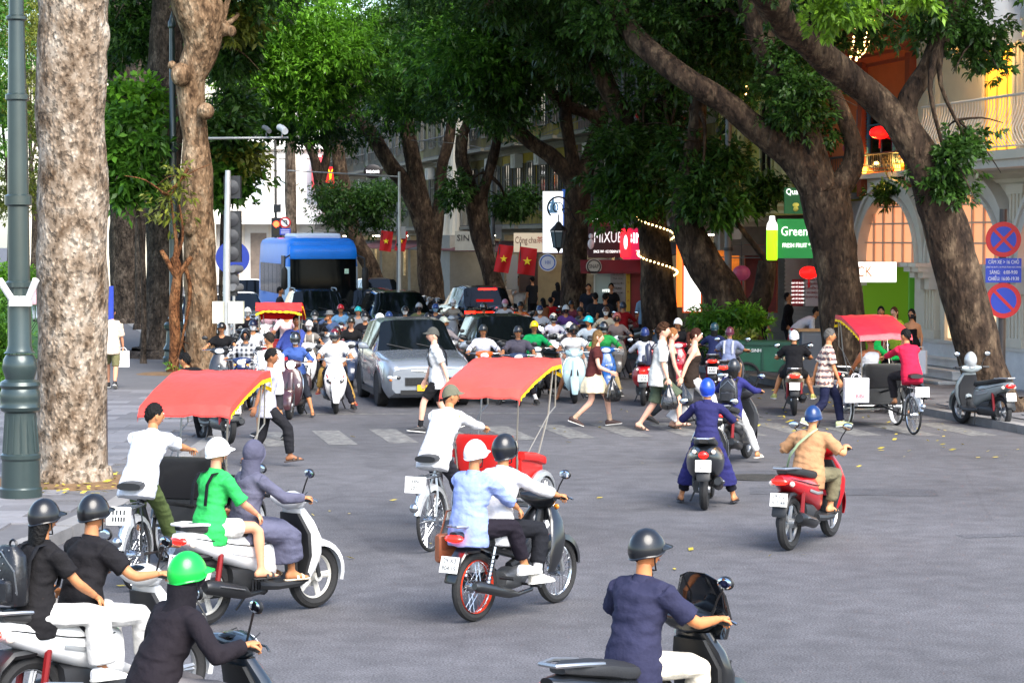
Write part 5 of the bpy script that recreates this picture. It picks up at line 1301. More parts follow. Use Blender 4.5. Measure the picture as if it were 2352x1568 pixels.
# ------------------------------------------------------------------ people
SKIN = {'l': '#c98f6f', 'm': '#b27850', 'd': '#8a5a3c', 'p': '#d9a58c'}
QUEUE = []
class Fr:                                                           # a frame: origin, right, forward, up
    def __init__(s, o, r, f, u): s.o, s.r, s.f, s.u = Vector(o), Vector(r), Vector(f), Vector(u)
    def __call__(s, x, y, z): return s.o + s.r * x + s.f * y + s.u * z
def hshape(d, S=1.0):
    x, y, z = d
    jw = 1 - .26 * max(0, -z) ** 1.2 - (.06 * max(0, -z) if y < 0 else 0)
    ry = .094 if y < 0 else .098 - .012 * max(0, -z)
    return Vector((x * .078 * jw, y * ry * (1 - .18 * max(0, -z) if y < 0 else 1), z * .118)) * S
def pdir(a, ph): return Vector((math.sin(a) * math.sin(ph), math.sin(a) * math.cos(ph), math.cos(a)))   # ph 0 = front
def shell(b, fr, k, amax, S=1., na=8, nf=22, mi=0, rim=.0, off=(0, 0, 0), kz=None, flare=0., rough=0.):
    rows = []
    for j in range(na + 1):
        rw = []
        for i in range(nf):
            ph = 2 * math.pi * i / nf; a = amax(ph) * max(.04, j / na) * (1 + rough * .9 * math.sin(i * 2.3 + 1) * (j / na) ** 4)
            p = hshape(pdir(a, ph), S); kk = k + flare * (j / na) ** 3 - (.10 * rough * 4 * (j / na) ** 6 if rough else 0) + rough * math.sin(i * 1.7 + j * 2.1)
            if rough: p = p * (kk / k)
            p = Vector((p.x * kk, p.y * kk, p.z * (kz or k))) + Vector(off) * S
            rw.append(fr(*p))
        rows.append(rw)
    b.loft(rows, mi)
    if rim:
        e = rows[-1]; b.loft([ring(e[i], (e[i] - fr.o).normalized() * rim, fr.u * rim, 5) for i in range(nf)], mi, loop=True)
    return rows[-1]
def lerpf(F_, S_, B_):                                              # polar limit: front, side, back in degrees
    def f(ph):
        c = math.cos(ph)
        v = S_ + (F_ - S_) * c ** 2 if c > 0 else S_ + (B_ - S_) * c ** 2
        return math.radians(v)
    return f
def hand(b, w, d, pn, side, curl, S, mi=0):
    d = d.normalized(); pn = (pn - d * pn.dot(d)).normalized(); ac = d.cross(pn) * side
    R4 = [(0, .026, .019), (.035, .037, .016), (.075, .041, .014), (.092, .038, .010)]
    b.loft([ring(w + d * (t * S), ac * (x * S), pn * (y * S), 8, 2.6) for t, x, y in R4], mi)
    for i, ln in enumerate((.074, .084, .077, .058)):
        p = w + d * (.086 * S) + ac * ((.029 - .0195 * i) * S); q = d.copy(); pts = [p]
        for sg in (.45, .32, .23):
            q = (q * math.cos(curl) + pn.copy() * math.sin(curl)).normalized() if sg == .45 else (Matrix.Rotation(0, 3, 'X') @ q)
            if sg != .45:
                n2 = (pn - q * pn.dot(q)); 
                n2 = n2.normalized() if n2.length > .05 else -d
                q = (q * math.cos(curl) + n2 * math.sin(curl)).normalized()
            p = p + q * (ln * sg * S); pts.append(p)
        b.tube(pts, [.0092 * S, .0088 * S, .008 * S, .006 * S], 6, mi)
    p = w + d * (.028 * S) + ac * (.032 * S)
    p1 = p + (d * .55 + ac * .75 + pn * .35).normalized() * (.036 * S); p2 = p1 + (d * .75 + ac * .25 + pn * (.3 + curl * .5)).normalized() * (.03 * S)
    b.tube([p - ac * (.012 * S), p, p1, p2], [.012 * S, .0125 * S, .0105 * S, .008 * S], 6, mi)

def person(label, loc, rz, pose='stand', h=None, skin='m', shirt=('#e8e8e6', .65), pants=('#1c1d22', 1.95), shoes='#1a1a1b', hair='short', hairc='#0e0d0d', helm=None, helmc='#141518', mask=None, hood=None,
           skirt=None, dress=None, vest=None, lod=2, yaw=0., nod=0., lean=None, z0=0., group=None, wide=1.0, fem=False, over=None, glasses=None, foot=None, straps=None, sock=None, collar=True, hands=None, bare=False, sway=0., tw=0., plaid=None, back=0., drop=0.):
    h = h or ((1.6 if fem else 1.7) if pose in ('stand', 'walk', 'walk2', 'bend', 'chat', 'look', 'sit', 'pedal') else (1.46 if fem else 1.54))
    if pose.startswith('ride') or pose == 'pillion': h *= .955 if h > 1.55 else 1
    QUEUE.append(dict(h=h, **{k: v for k, v in locals().items() if k != 'h'}))

def pose_of(P):
    """joint targets in bike/ground coordinates: hip centre, lean, hand targets (left, right), ankle targets, knee and elbow poles"""
    n = P['pose']; D = dict(hip=(0, 0, .93), lean=3, hd=None, ft=None, kp=(0, 1, 0), toe=(0, 1, 0), curl=.35, elb=(.3, -1, -.35), grip=False)
    if n in ('ride', 'ridestop', 'rideone', 'ridelow'):
        D.update(hip=(0, -.17, .80), lean=8, hd=[(-.305, .30, 1.03), (.305, .30, 1.03)], ft=[(-.13, .26, .375), (.13, .26, .375)], curl=1.05, elb=(.7, -.5, -.7), grip=True)
        if n == 'ridestop': D['ft'] = [(-.33, .05, .085), (.33, .05, .085)]
        if n == 'rideone': D['ft'] = [(-.13, .26, .375), (.36, .02, .085)]
        if n == 'ridelow': D.update(lean=20)
    if n == 'rideub':
        D.update(hip=(0, -.19, .79), lean=11, hd=[(-.305, .31, 1.01), (.305, .31, 1.01)], ft=[(-.26, -.04, .36), (.26, -.04, .36)], curl=1.05, elb=(.7, -.5, -.7), grip=True)
    if n == 'rideubstop':
        D.update(hip=(0, -.17, .79), lean=6, hd=[(-.305, .31, 1.01), (.305, .31, 1.01)], ft=[(-.36, .02, .085), (.36, .02, .085)], curl=1.05, elb=(.7, -.5, -.7), grip=True)
    if n == 'pillion':
        D.update(hip=(0, -.56, .84), lean=6, hd=[(-.20, -.20, .93), (.20, -.20, .93)], ft=[(-.25, -.20, .45), (.25, -.20, .45)], curl=.6, elb=(.8, -.8, -.3))
    if n == 'pedal':
        D.update(hip=(0, .10, 1.01), lean=21, hd=[(-.30, 1.30, 1.10), (.30, 1.30, 1.10)], ft=[(-.14, .46, .55), (.14, .66, .28)], curl=1.0, elb=(.6, -.3, -.8), grip=True)
    if n == 'sit':
        D.update(hip=(0, -.02, .85), lean=-12, hd=[(-.22, .28, .86), (.22, .28, .86)], ft=[(-.12, .58, .40), (.12, .62, .40)], curl=.5, elb=(.9, -.5, -.4))
    if n in ('walk', 'walk2'):
        a = 1 if n == 'walk' else -1
        D.update(hip=(0, 0, .885), lean=4, ft=[(-.08, .30 * a, .10), (.08, -.34 * a, .15)], hd=[(-.24, -.17 * a, .80), (.24, .20 * a, .82)], elb=(.2, -1, 0), fl=[0, 1] if a > 0 else [1, 0])
    if n == 'bend':
        D.update(lean=52, hd=[(-.18, .52, .80), (.18, .52, .80)], hip=(0, -.08, .90))
    if n == 'chat': D.update(hd=[(-.26, .02, .80), (.10, .26, 1.18)], elb=(.5, -1, -.5))
    if n == 'look': D.update(hd=[(-.12, .30, 1.08), (.12, .30, 1.08)], elb=(.6, -.6, -.7), curl=.7)
    if P['back'] or P['drop']: D['hip'] = (D['hip'][0], D['hip'][1] - P['back'], D['hip'][2] - P['drop'])
    if P['lean'] is not None: D['lean'] = P['lean']
    if P['hands']: D['hd'] = [tuple(x) if x is not None else None for x in P['hands']]
    if P['foot']: D['ft'] = P['foot']
    return D

VOX = {0: .012, 1: .017, 2: .026}
def prep(P):
    S = P['h'] / 1.72; D = pose_of(P); fem = P['fem']; W = P['wide'] * (.93 if fem else 1.)
    ride = P['pose'] not in ('stand', 'walk', 'walk2', 'bend', 'chat', 'look')
    hip = Vector(D['hip']) if ride else Vector(D['hip']) * S
    L = math.radians(D['lean'])
    def up(a): return Vector((0, math.sin(a), math.cos(a)))
    u1, u2 = up(L * .75), up(L * 1.25 + .06)
    sw = math.radians(P['sway'])
    if sw: u1 = Matrix.Rotation(sw, 3, 'Y') @ u1; u2 = Matrix.Rotation(sw, 3, 'Y') @ u2
    X = Vector((1, 0, 0)); X2 = Matrix.Rotation(math.radians(P['tw']), 3, u2) @ X
    f1, f2 = u1.cross(X), u2.cross(X2)
    waist = hip + u1 * (.20 * S); sc = waist + u2 * (.29 * S)
    nb = sc + u2 * (.045 * S)
    hy, hp = math.radians(P['yaw']), math.radians(P['nod'])
    un = up(L * .55 + .10)
    hu = Vector((0, math.sin(-hp), math.cos(hp))); hf0 = Vector((0, math.cos(hp), math.sin(hp)))
    Rz = Matrix.Rotation(hy, 3, 'Z'); hu = Rz @ hu; hf = Rz @ hf0; hr = hf.cross(hu)
    hc = nb + un * (.075 * S) + hu * (.105 * S) + hf * (.012 * S)
    H = Fr(hc, hr, hf, hu)
    sh = [sc - X2 * (.172 * S * W) - u2 * (.025 * S), sc + X2 * (.172 * S * W) - u2 * (.025 * S)]
    la, lf, lt, ls = .285 * S, .245 * S, .43 * S, .425 * S
    arms = []
    for i, sd in ((0, -1), (1, 1)):
        tgt = D['hd'][i] if D['hd'] and D['hd'][i] is not None else None
        if tgt is None: tgt = (sd * .235 * S + sh[i].x * .08, sh[i].y + .05 * S, sh[i].z - .50 * S)
        elif not ride: tgt = Vector(tgt) * S
        tgt = Vector(tgt)
        if D['grip']: tgt = tgt - Vector((0, .055, -.012))
        e, w = ik(sh[i], tgt, la, lf, Vector((sd * D['elb'][0], D['elb'][1], D['elb'][2])))
        arms.append((sh[i], e, w))
    legs = []
    for i, sd in ((0, -1), (1, 1)):
        hj = hip + X * (sd * .085 * S * (1.05 if fem else 1)) - u1 * (.01 * S)
        ft = Vector(D['ft'][i]) * (1 if ride else S) if D['ft'] else Vector((sd * .10, 0, .08)) * S
        if P['z0'] and not ride: pass
        k, a = ik(hj, ft, lt, ls, Vector((sd * (.35 if ride else .05), 1, .25)))
        legs.append((hj, k, a))
    # --- body core
    hwid, wwid, cwid = (.168, .125, .150) if fem else (.160, .140, .165)
    g2 = (W + 1) / 2 if W < 1 else W
    def trunk(b, add, top=1.0, bot=-.10):
        st = [(bot, hwid * .98, .115), (0, hwid, .120), (.10, (hwid + wwid) / 2, .112), (.20, wwid, .102), (.31, (wwid + cwid) / 2, .110), (.40, cwid, .115 if not fem else .118), (.45, cwid * 1.02, .10), (.485, .135, .082), (.515, .075, .065)]
        rs = []
        for t, x, y in st:
            if t > .515 * top: continue
            c = hip + u1 * (t * S) if t <= .20 else waist + u2 * ((t - .2) * S)
            xx = X.lerp(X2, min(1, max(0, t / .4)))
            f = f1 if t <= .2 else f2
            dz = f * (.012 * S if .3 < t < .45 else 0)
            k = (add if t < .45 else add * .6) + (.016 * max(0, 1 - max(t, 0) / .22) if add > .012 else 0)
            rs.append(ring(c + dz, xx * ((x * g2 + k) * S), f * ((y * (W if W > 1 else 1) + k) * S), 16, 2.3))
        b.loft(rs)
    def limb(b, ch, T0, T1, rad, n=10, flare=0.):
        pts, rr = [], []
        K = 9
        for j in range(K + 1):
            t = T0 + (T1 - T0) * j / K
            if t < 0: p = ch[0] + (ch[0] - ch[1]).normalized() * (-t) * .1
            elif t <= 1: p = ch[0].lerp(ch[1], t)
            else: p = ch[1].lerp(ch[2], t - 1)
            pts.append(p); rr.append((rad(t) + flare * (j / K) ** 2) * S)
        b.tube(pts, rr, n)
    def tab(T):
        def f(t):
            for (a, p), (c, q) in zip(T[:-1], T[1:]):
                if t <= c: return p + (q - p) * max(0, (t - a)) / (c - a)
            return T[-1][1]
        return f
    ar = tab([(-.6, .045), (0, .052), (.5, .047 * (.9 if fem else 1)), (1, .039), (1.25, .041), (1.6, .034), (2, .0265)])
    lr = tab([(0, .088), (.4, .078), (.8, .060), (1, .056), (1.3, .057), (1.6, .047), (1.9, .036), (2, .036)])
    if W > 1: ar0, lr0 = ar, lr; ar = lambda t: ar0(t) * (1 + (W - 1) * .8); lr = lambda t: lr0(t) * (1 + (W - 1) * .8)
    core = MB(); trunk(core, 0.)
    core.tube([sc - u2 * (.02 * S), nb + un * (.02 * S), hc - hu * (.06 * S) - hf * (.015 * S)], [.066 * S, .056 * S, .052 * S], 10)
    for i in (0, 1):
        core.tube([sc + (sh[i] - sc) * .35, sh[i]], [.055 * S, .056 * S], 8); limb(core, arms[i], 0, 2, ar); limb(core, legs[i], 0, 2, lr)
    for i in (0, 1):
        toe = foot_dir(P, D, legs[i], i); a = legs[i][2]
        core.loft([ring(a + toe * (y * S) + Vector((0, 0, z * S)), toe.cross(Vector((0, 0, 1))) * (x * S), Vector((0, 0, hh * S)), 10, 2.4) for y, z, x, hh in ((-.07, -.035, .026, .03), (-.03, -.02, .036, .045), (.04, -.025, .040, .042), (.11, -.05, .045, .024), (.16, -.056, .042, .016), (.19, -.058, .022, .010))])
    out = [('body', core)]
    s = P['shirt']
    if s:
        sm = MB(); trunk(sm, .020 if s[1] > 0 else .014, 1.0 if s[1] >= 0 and not P['bare'] else .80, -.17 if not P.get('tuck') else -.06)
        if s[1] > 0:
            lo = .016 if s[1] > 1 else .022
            for i in (0, 1):
                sm.tube([sc + (sh[i] - sc) * .3, sh[i]], [.078 * S, .074 * S], 10)
                limb(sm, arms[i], -.1, s[1], lambda t: ar(t) + lo + .008 * max(0, 1 - abs(t - 1) * 4), 12, .012 if s[1] < 1 else .004)
        out.append(('shirt', sm))
    if P['pants']:
        pm = MB(); trunk(pm, .010, .42, -.10); w = P['pants'][2] if len(P['pants']) > 2 else 0.
        for i in (0, 1):
            pm.tube([hip, legs[i][0]], [.115 * S, .105 * S], 10)
            limb(pm, legs[i], -.05, P['pants'][1], lambda t: lr(t) + .012 + .012 * min(1, t) + w * max(0, t - .6), 12, .006)
        out.append(('trousers', pm))
    if P['skirt'] or P['dress']:
        c, ln = P['skirt'] or P['dress']
        k = MB()
        if ride:                                                   # cloth draped over both thighs down to the shins
            rs = []
            for t in np.linspace(-.05, ln, 9):
                pt = [(lg[0].lerp(lg[1], t) if t <= 1 else lg[1].lerp(lg[2], t - 1)) for lg in legs]
                m_ = (pt[0] + pt[1]) / 2; d_ = (legs[0][1] - legs[0][0]) if t <= 1 else (legs[0][2] - legs[0][1])
                nrm = X.cross(d_.normalized())
                rs.append(ring(m_ - nrm * .01, X * ((pt[1] - pt[0]).length / 2 + .115 * S), nrm * ((.12 + .03 * t) * S), 18, 2.6))
            k.loft(rs)
        else:
            rs = []
            for t in np.linspace(0, 1, 7):
                c_ = hip + u1 * (.12 * S) - Vector((0, 0, t * ln * S)); q = .13 + .12 * min(1, t * 1.6) + .04 * t
                rs.append([c_ + Vector((math.cos(a) * q * S * (1.05 + .06 * t * math.sin(a * 9)), math.sin(a) * q * .85 * S * (1 + .06 * t * math.sin(a * 9)), 0)) for a in np.linspace(0, 2 * math.pi, 40, False)])
            k.loft(rs)
        out.append(('skirt', k))
    P['_'] = dict(S=S, D=D, H=H, hip=hip, u1=u1, u2=u2, f2=f2, X2=X2, sc=sc, nb=nb, un=un, arms=arms, legs=legs, waist=waist, W=W)
    return out
def foot_dir(P, D, leg, i):
    t = Vector((.22 * (1 if i else -1), 1, 0))
    if P['pose'] in ('walk', 'walk2'):
        t = Vector((.08 * (1 if i else -1), 1, -.35 if D['fl'][i] else .12))
    if P['pose'] == 'pedal': t = Vector((0, 1, -.1))
    return t.normalized()
def fit(me, b):
    return me
def finish(P, meshes):
    q = P['_']; S = q['S']; H = q['H']; D = q['D']; lod = P['lod']
    r = thing('person', P['label'], 'person', (P['loc'][0], P['loc'][1], P['z0']), P['rz'], P['group'] or 'people in the street')
    sk = M(SKIN.get(P['skin'], P['skin']), .55, var=.06, vs=9, spec=.35)
    hb = MB()
    rows = []
    for j in range(15):
        a = math.pi * (.03 + .94 * j / 14)
        rows.append([H(*hshape(pdir(a, 2 * math.pi * i / 20), S)) for i in range(20)])
    hb.loft(rows, 0)
    h = lambda x, y, z: H(x * S, y * S, z * S)
    hb.loft([ring(h(0, y, z), H.r * (w * S), H.u * (t * S), 8) for y, z, w, t in ((.085, .018, .008, .008), (.100, -.002, .011, .011), (.112, -.022, .015, .010), (.098, -.034, .016, .008), (.088, -.038, .010, .004))], 0)
    for sd in (-1, 1):
        hb.ell(h(sd * .080, -.008, -.006), (.010 * S, .020 * S, .032 * S), 8, 6, 0, Matrix((H.r, H.f, H.u)).transposed())
        hb.ell(h(sd * .031, .0865, .020), (.0135 * S, .008 * S, .007 * S), 8, 5, 1, Matrix((H.r, H.f, H.u)).transposed())
        hb.ell(h(sd * .031, .0935, .020), (.006 * S, .003 * S, .006 * S), 6, 5, 2, Matrix((H.r, H.f, H.u)).transposed())
        hb.tube([h(sd * .014, .097, .036), h(sd * .031, .095, .043), h(sd * .050, .080, .037)], [.004 * S, .005 * S, .003 * S], 5, 2)
    hb.tube([h(-.024, .084, -.060), h(0, .0945, -.058), h(.024, .084, -.060)], [.003 * S, .0075 * S, .003 * S], 6, 3)
    for i, sd in ((0, -1), (1, 1)):
        s_, e, w = q['arms'][i]
        d = (w - e).normalized()
        if D['grip']: pn = Vector((0, -.25, -1)); d = (d * .45 + Vector((-sd * .05, 1, .05))).normalized()
        else: pn = Vector((-sd, 0, 0)) if P['pose'] not in ('pillion', 'sit') else Vector((-sd * .6, 0, -.8))
        hand(hb, w - d * (.012 * S), d, pn, -sd, D['curl'], S)
    body = meshes['body']
    v = [tuple(p) for p in body[0]]; f = [tuple(x) for x in body[1]]
    bb = MB(); bb.add(v, f, 0); bb.add(hb.v, hb.f); bb.m = [0] * len(f) + hb.m
    bb.build('body', [sk, M('#e6e0d8', .3), M('#15100d', .4), M('#8e4a42', .5)], r, True, 60)
    def soft(nm, key, m):
        b = MB(); b.add([tuple(p) for p in meshes[key][0]], [tuple(x) for x in meshes[key][1]])
        return b.build(nm, m, r, True, 70)
    if 'shirt' in meshes: soft('shirt' if P['shirt'][1] < 1.6 or not P['over'] else P['over'], 'shirt', P['plaid'] or cloth(P['shirt'][0]))
    if 'trousers' in meshes: soft('trousers' if P['pants'][1] > 1.2 else 'shorts', 'trousers', cloth(P['pants'][0]))
    if 'skirt' in meshes: soft('skirt', 'skirt', cloth((P['skirt'] or P['dress'])[0]))
    # shoes
    for i in (0, 1):
        toe = foot_dir(P, D, q['legs'][i], i); a = q['legs'][i][2]; sb = MB(); ac = toe.cross(Vector((0, 0, 1))).normalized(); uz = ac.cross(toe).normalized()
        if P['shoes'] is None: continue
        low = P['shoes'].startswith('s#'); c = P['shoes'][1:] if low else P['shoes']
        if low:
            sb.loft([ring(a + toe * (y * S) + Vector((0, 0, -.074 * S)), ac * (x * S), uz * (.010 * S), 12, 2.6) for y, x in ((-.085, .02), (-.07, .036), (.02, .040), (.12, .048), (.18, .042), (.205, .018))])
            for yy in (.05, .11): sb.loft([ring(a + toe * (yy * S) + uz * (z * S) + ac * (x * S), toe * (.014 * S), uz * (.004 * S), 6) for x, z in ((-.050, -.07), (-.042, -.035), (0, -.012 - yy * .1), (.042, -.035), (.050, -.07))])
        else:
            sb.loft([ring(a + toe * (y * S) + uz * (z * S), ac * (x * S), uz * (hh * S), 12, 2.5) for y, z, x, hh in ((-.088, -.035, .024, .036), (-.07, -.030, .040, .048), (-.02, -.022, .046, .056), (.05, -.034, .047, .046), (.11, -.048, .052, .033), (.17, -.058, .049, .022), (.205, -.064, .026, .012))])
            sb.loft([ring(a + toe * (y * S) + uz * (-.074 * S), ac * (x * S), uz * (.010 * S), 12, 2.8) for y, x in ((-.092, .024), (-.07, .046), (.02, .048), (.12, .055), (.18, .050), (.212, .024))], 1)
        sb.build('shoe' if not low else 'sandal', [M(c, .6, var=.08), M('#d9d6cf' if c.lower() not in ('#1a1a1b', '#15151a') else '#2a2a2a', .7)], r)
        if P['sock']:
            k = MB(); kn, an = q['legs'][i][1], a; d = (kn - an).normalized(); k.tube([an - d * .02, an + d * (.12 * S)], [.043 * S, .046 * S], 10); k.build('sock', cloth(P['sock']), r)
    hm = M(P['hairc'], .75, bump=.8, bs=45, var=.35, vs=25, spec=.2)
    if P['hair'] and not P['hood']:
        b = MB()
        st = P['hair']; hk = 1.13 if not P['helm'] else 1.05
        if st in ('short', 'curly'): shell(b, H, hk if st == 'short' else 1.2, lerpf(50, 86, 120), S, 10, 30, rough=(.05 if st == 'short' else .10) if not P['helm'] else .015)
        elif st == 'buzz': shell(b, H, 1.06, lerpf(48, 80, 114), S, 10, 28, rough=.03)
        elif st in ('long', 'tail', 'bob'):
            shell(b, H, 1.12, lerpf(50, 100, 125), S, 10, 28, rough=.04)
            if st in ('long', 'bob'):
                ln = .36 if st == 'long' else .17
                b.loft([ring(h(0, y, z), H.r * (w * S), H.f * (t * S), 14, 2.6) for y, z, w, t in ((-.03, .03, .080, .072), (-.045, -.06, .088, .065), (-.07, -.10 - ln * .2, .078, .046), (-.092, -.10 - ln * .6, .062, .034), (-.095, -.10 - ln, .022, .012))])
            else: b.tube([h(0, -.09, .05), h(0, -.13, .03), h(0, -.135, -.08), h(0, -.11, -.22), h(0, -.10, -.32)], [.025 * S, .032 * S, .034 * S, .028 * S, .010 * S], 9)
        b.build('hair', hm, r)
    hc_ = P['helmc']; HP = M(hc_, .3, coat=.25, var=.12, vs=9, spec=.4)
    k = P['helm']
    if k in ('half', 'cap', 'full', 'visor'):
        b = MB()
        if k == 'half': edge = shell(b, H, 1.36, lerpf(74, 98, 108), S, 9, 26, rim=.007 * S, kz=1.28)
        elif k == 'visor' or k == 'full': edge = shell(b, H, 1.42, lerpf(62, 118, 128), S, 10, 28, rim=.008 * S, kz=1.30)
        else: edge = shell(b, H, 1.13, lerpf(66, 84, 98), S, 8, 24, rim=.004 * S, kz=1.16)
        ob = b.build('helmet' if k != 'cap' else 'cap', HP if k != 'cap' else cloth(hc_), r)
        if k in ('half', 'cap'):
            kk, zz = (1.32, .050) if k == 'half' else (1.12, .052)
            b = MB(); n = 11; pr = []
            for i in range(n):
                t = -1 + 2 * i / (n - 1); an = t * 1.05
                pr.append([h(math.sin(an) * .078 * kk * o, math.cos(an) * .098 * kk * o + (.055 * (1 - t * t) if o > 1 else 0), zz - .022 * (o > 1) - .012 * t * t + dz) for o, dz in ((.97, 0), (1.06, 0), (1.06, -.006), (.97, -.006))])
            b.loft(pr, closed=True); b.build('brim', HP if k == 'half' else cloth(hc_), r)
        if k == 'visor':
            b = MB(); rs = []
            for j in range(5):
                a = math.radians(60 + 50 * j / 4); rs.append([H(*(hshape(pdir(a, t), S) * 1.48)) for t in np.linspace(-1.15, 1.15, 13)])
            b.loft(rs, closed=False); b.build('visor', M('#1a2024', .06, coat=1., spec=.8), r)
        if k != 'cap':
            b = MB()
            for sd in (-1, 1): b.tube([h(sd * .090, .01, -.005), h(sd * .082, .015, -.06), h(sd * .045, .045, -.118), h(0, .055, -.126)], .006 * S, 5)
            b.build('chin_strap', BLK(), r)
    elif k in ('hat', 'bucket'):
        b = MB(); zz = .045
        b.loft([ring(h(0, 0, z), H.r * (x * S), H.f * (y * S), 20) for z, x, y in ((.030, .155, .165), (.045, .105, .120), (.10, .092, .105), (.135, .075, .088), (.142, .02, .02))]); b.build('hat', cloth(hc_), r)
    elif k == 'cone':
        b = MB(); b.lathe([(.22, 0), (.21, .02), (.01, .16)], 24, H.o + H.u * .05); b.build('conical_hat', M('#cdb98a', .8), r)
    if P['hood']:
        b = MB(); shell(b, H, 1.25, lerpf(58, 128, 150), S, 10, 26, rim=.010 * S)
        b.tube([h(0, -.03, -.05), q['nb'] - q['f2'] * (.01 * S), q['sc'] - q['u2'] * (.06 * S)], [.095 * S, .092 * S, .115 * S], 14); b.build('hood', cloth(P['hood']), r)
    if P['mask']:
        b = MB(); rs = []
        for j in range(6):
            a = math.radians(88 + 52 * j / 5); rs.append([H(*(hshape(pdir(a, t), S) * (1.10 + .06 * math.cos(t) ** 8 * (1 - abs(j - 2) / 4)))) for t in np.linspace(-1.25, 1.25, 11)])
        b.loft(rs, closed=False)
        for sd in (-1, 1): b.tube([h(sd * .073, .035, -.02), h(sd * .082, .0, .0)], .003, 4)
        b.build('face_mask', M(P['mask'], .8), r, True, 80)
    if P['glasses']:
        b = MB()
        for sd in (-1, 1):
            b.ell(h(sd * .033, .106, .018), (.027 * S, .004, .020 * S), 10, 5, 0, Matrix((H.r, H.f, H.u)).transposed()); b.tube([h(sd * .058, .098, .022), h(sd * .083, .0, .02)], .003, 4)
        b.tube([h(-.01, .108, .022), h(.01, .108, .022)], .003, 4); b.build('glasses', M(P['glasses'], .1, coat=1), r)
    if P['shirt'] and P['collar'] and P['shirt'][1] > 0 and lod < 2 and not P['hood']:
        b = MB(); b.loft([ring(q['nb'] + q['un'] * (z * S) , q['X2'] * (x * S), q['f2'] * (x * .95 * S), 16) for z, x in ((-.03, .085), (.012, .070), (.028, .066), (.020, .060))]); b.build('collar', cloth(P['shirt'][0]), r)
    if lod == 0 and P['shirt'] and P['pants'] and not P['hood']:
        b = MB()
        for sd in (-1, 1):
            a_, e_ = q['arms'][0 if sd < 0 else 1][:2]; d_ = (e_ - a_).normalized(); n1 = d_.orthogonal().normalized(); n2 = d_.cross(n1)
            b.torus((0, 0, 0), .0, .0, 3, 3) if False else None
        c0 = q['hip'] + q['u1'] * (.115 * S); b.loft([ring(c0 + q['u1'] * (z * S), Vector((1, 0, 0)) * (.158 * S * max(1, q['W'])), q['u1'].cross(Vector((1, 0, 0))) * (.127 * S * max(1, q['W'])), 20, 2.3) for z in (-.018, .018)]); b.build('belt', M('#3a2418', .5), r)
    if P['straps']:
        b = MB(); u2, f2, X2, sc = q['u2'], q['f2'], q['X2'], q['sc']; c = P['straps']
        for sd in (-1, 1):
            pts = [sc + X2 * (sd * .10 * S) + f2 * (y * S) + u2 * (z * S) for y, z in ((-.155, -.30), (-.168, -.10), (-.115, .01), (.0, .045), (.10, -.0), (.145, -.12), (.13, -.26), (.02, -.34))]
            b.tube(pts, .024 * S, 6, flat=.28, upv=X2)
        b.build('strap', cloth(c), r)
    return r
def flush_people():
    tmp = []
    for P in QUEUE:
        for nm, mb in prep(P):
            o = mb.build('tmp', [], None, False)
            m = o.modifiers.new('r', 'REMESH'); m.mode = 'VOXEL'; m.voxel_size = VOX[P['lod']] * (1.25 if nm == 'body' else 1)
            s = o.modifiers.new('s', 'SMOOTH'); s.factor = .5; s.iterations = 3 if nm == 'body' else 5
            tmp.append((P, nm, o))
    dg = bpy.context.evaluated_depsgraph_get(); dg.update()
    for P, nm, o in tmp:
        me = o.evaluated_get(dg).data
        n = len(me.vertices); co = np.empty(n * 3, np.float32); me.vertices.foreach_get('co', co); co = co.reshape(-1, 3)
        nf = len(me.polygons); lt = np.empty(nf, np.int32); me.polygons.foreach_get('loop_total', lt)
        li = np.empty(len(me.loops), np.int32); me.loops.foreach_get('vertex_index', li)
        if (lt == 4).all(): fs = li.reshape(-1, 4).tolist()
        else:
            fs = []; k = 0
            for t in lt: fs.append(li[k:k + t].tolist()); k += t
        if nm in ('shirt', 'trousers', 'skirt'):                    # cloth folds: low ridges across the grain
            q = P['_']; amp = (.013, .010, .006)[P['lod']]
            if P['lod'] < 2:
                sd = random.random() * 50
                for i in range(n):
                    p = co[i]; w = (.45 - 1.7 * abs(noise.noise((p[0] * 4 + sd + p[2] * 3, p[1] * 4 + p[2] * 2, p[2] * 13)))) + .55 * noise.noise((p[0] * 12 + p[2] * 9, p[1] * 12 + sd, p[2] * 24))
                    c = p - np.array(q['waist'].lerp(q['sc'], .3)) if nm == 'shirt' else np.array((p[0], 0, 0))
                    d = float(np.linalg.norm(c)) or 1
                    co[i] = p + c / d * (amp * w)
        P.setdefault('_m', {})[nm] = (co.tolist(), fs)
    for P, nm, o in tmp:
        me = o.data; bpy.data.objects.remove(o); bpy.data.meshes.remove(me)
    for P in QUEUE:
        P['root'] = finish(P, P['_m']); P['_m'] = None

# ------------------------------------------------------------------ everyone and everything in the junction
def G(px, Y): return (gx(px, Y), Y)
FACE = 180 + YAW
# bottom left: couple on a white scooter
b1 = (-2.77, 15.15)
scooter('white scooter carrying the couple in black T-shirts, cut by the bottom left edge', '#e4e4e2', b1, -40, txt=('29-P1', '754.04'), tail=3)
person('man in black T-shirt and black helmet driving the white scooter at bottom left', b1, -40, 'ride', lod=0, helm='half', shirt=('#1c1b1e', .7), pants=('#d9d7d3', 1.75), shoes='#e4e4e4', sock='#f0f0f0', glasses='#111114', hair='short', h=1.66)
person('woman with long dark hair, black helmet and backpack riding behind on a white scooter', b1, -40, 'pillion', lod=0, helm='half', shirt=('#1b1a1c', .7), pants=('#dcdad6', 1.9, .03), shoes='#e9e9e9', hair='long', fem=True, h=1.58, yaw=-8, straps='#1d1e22')
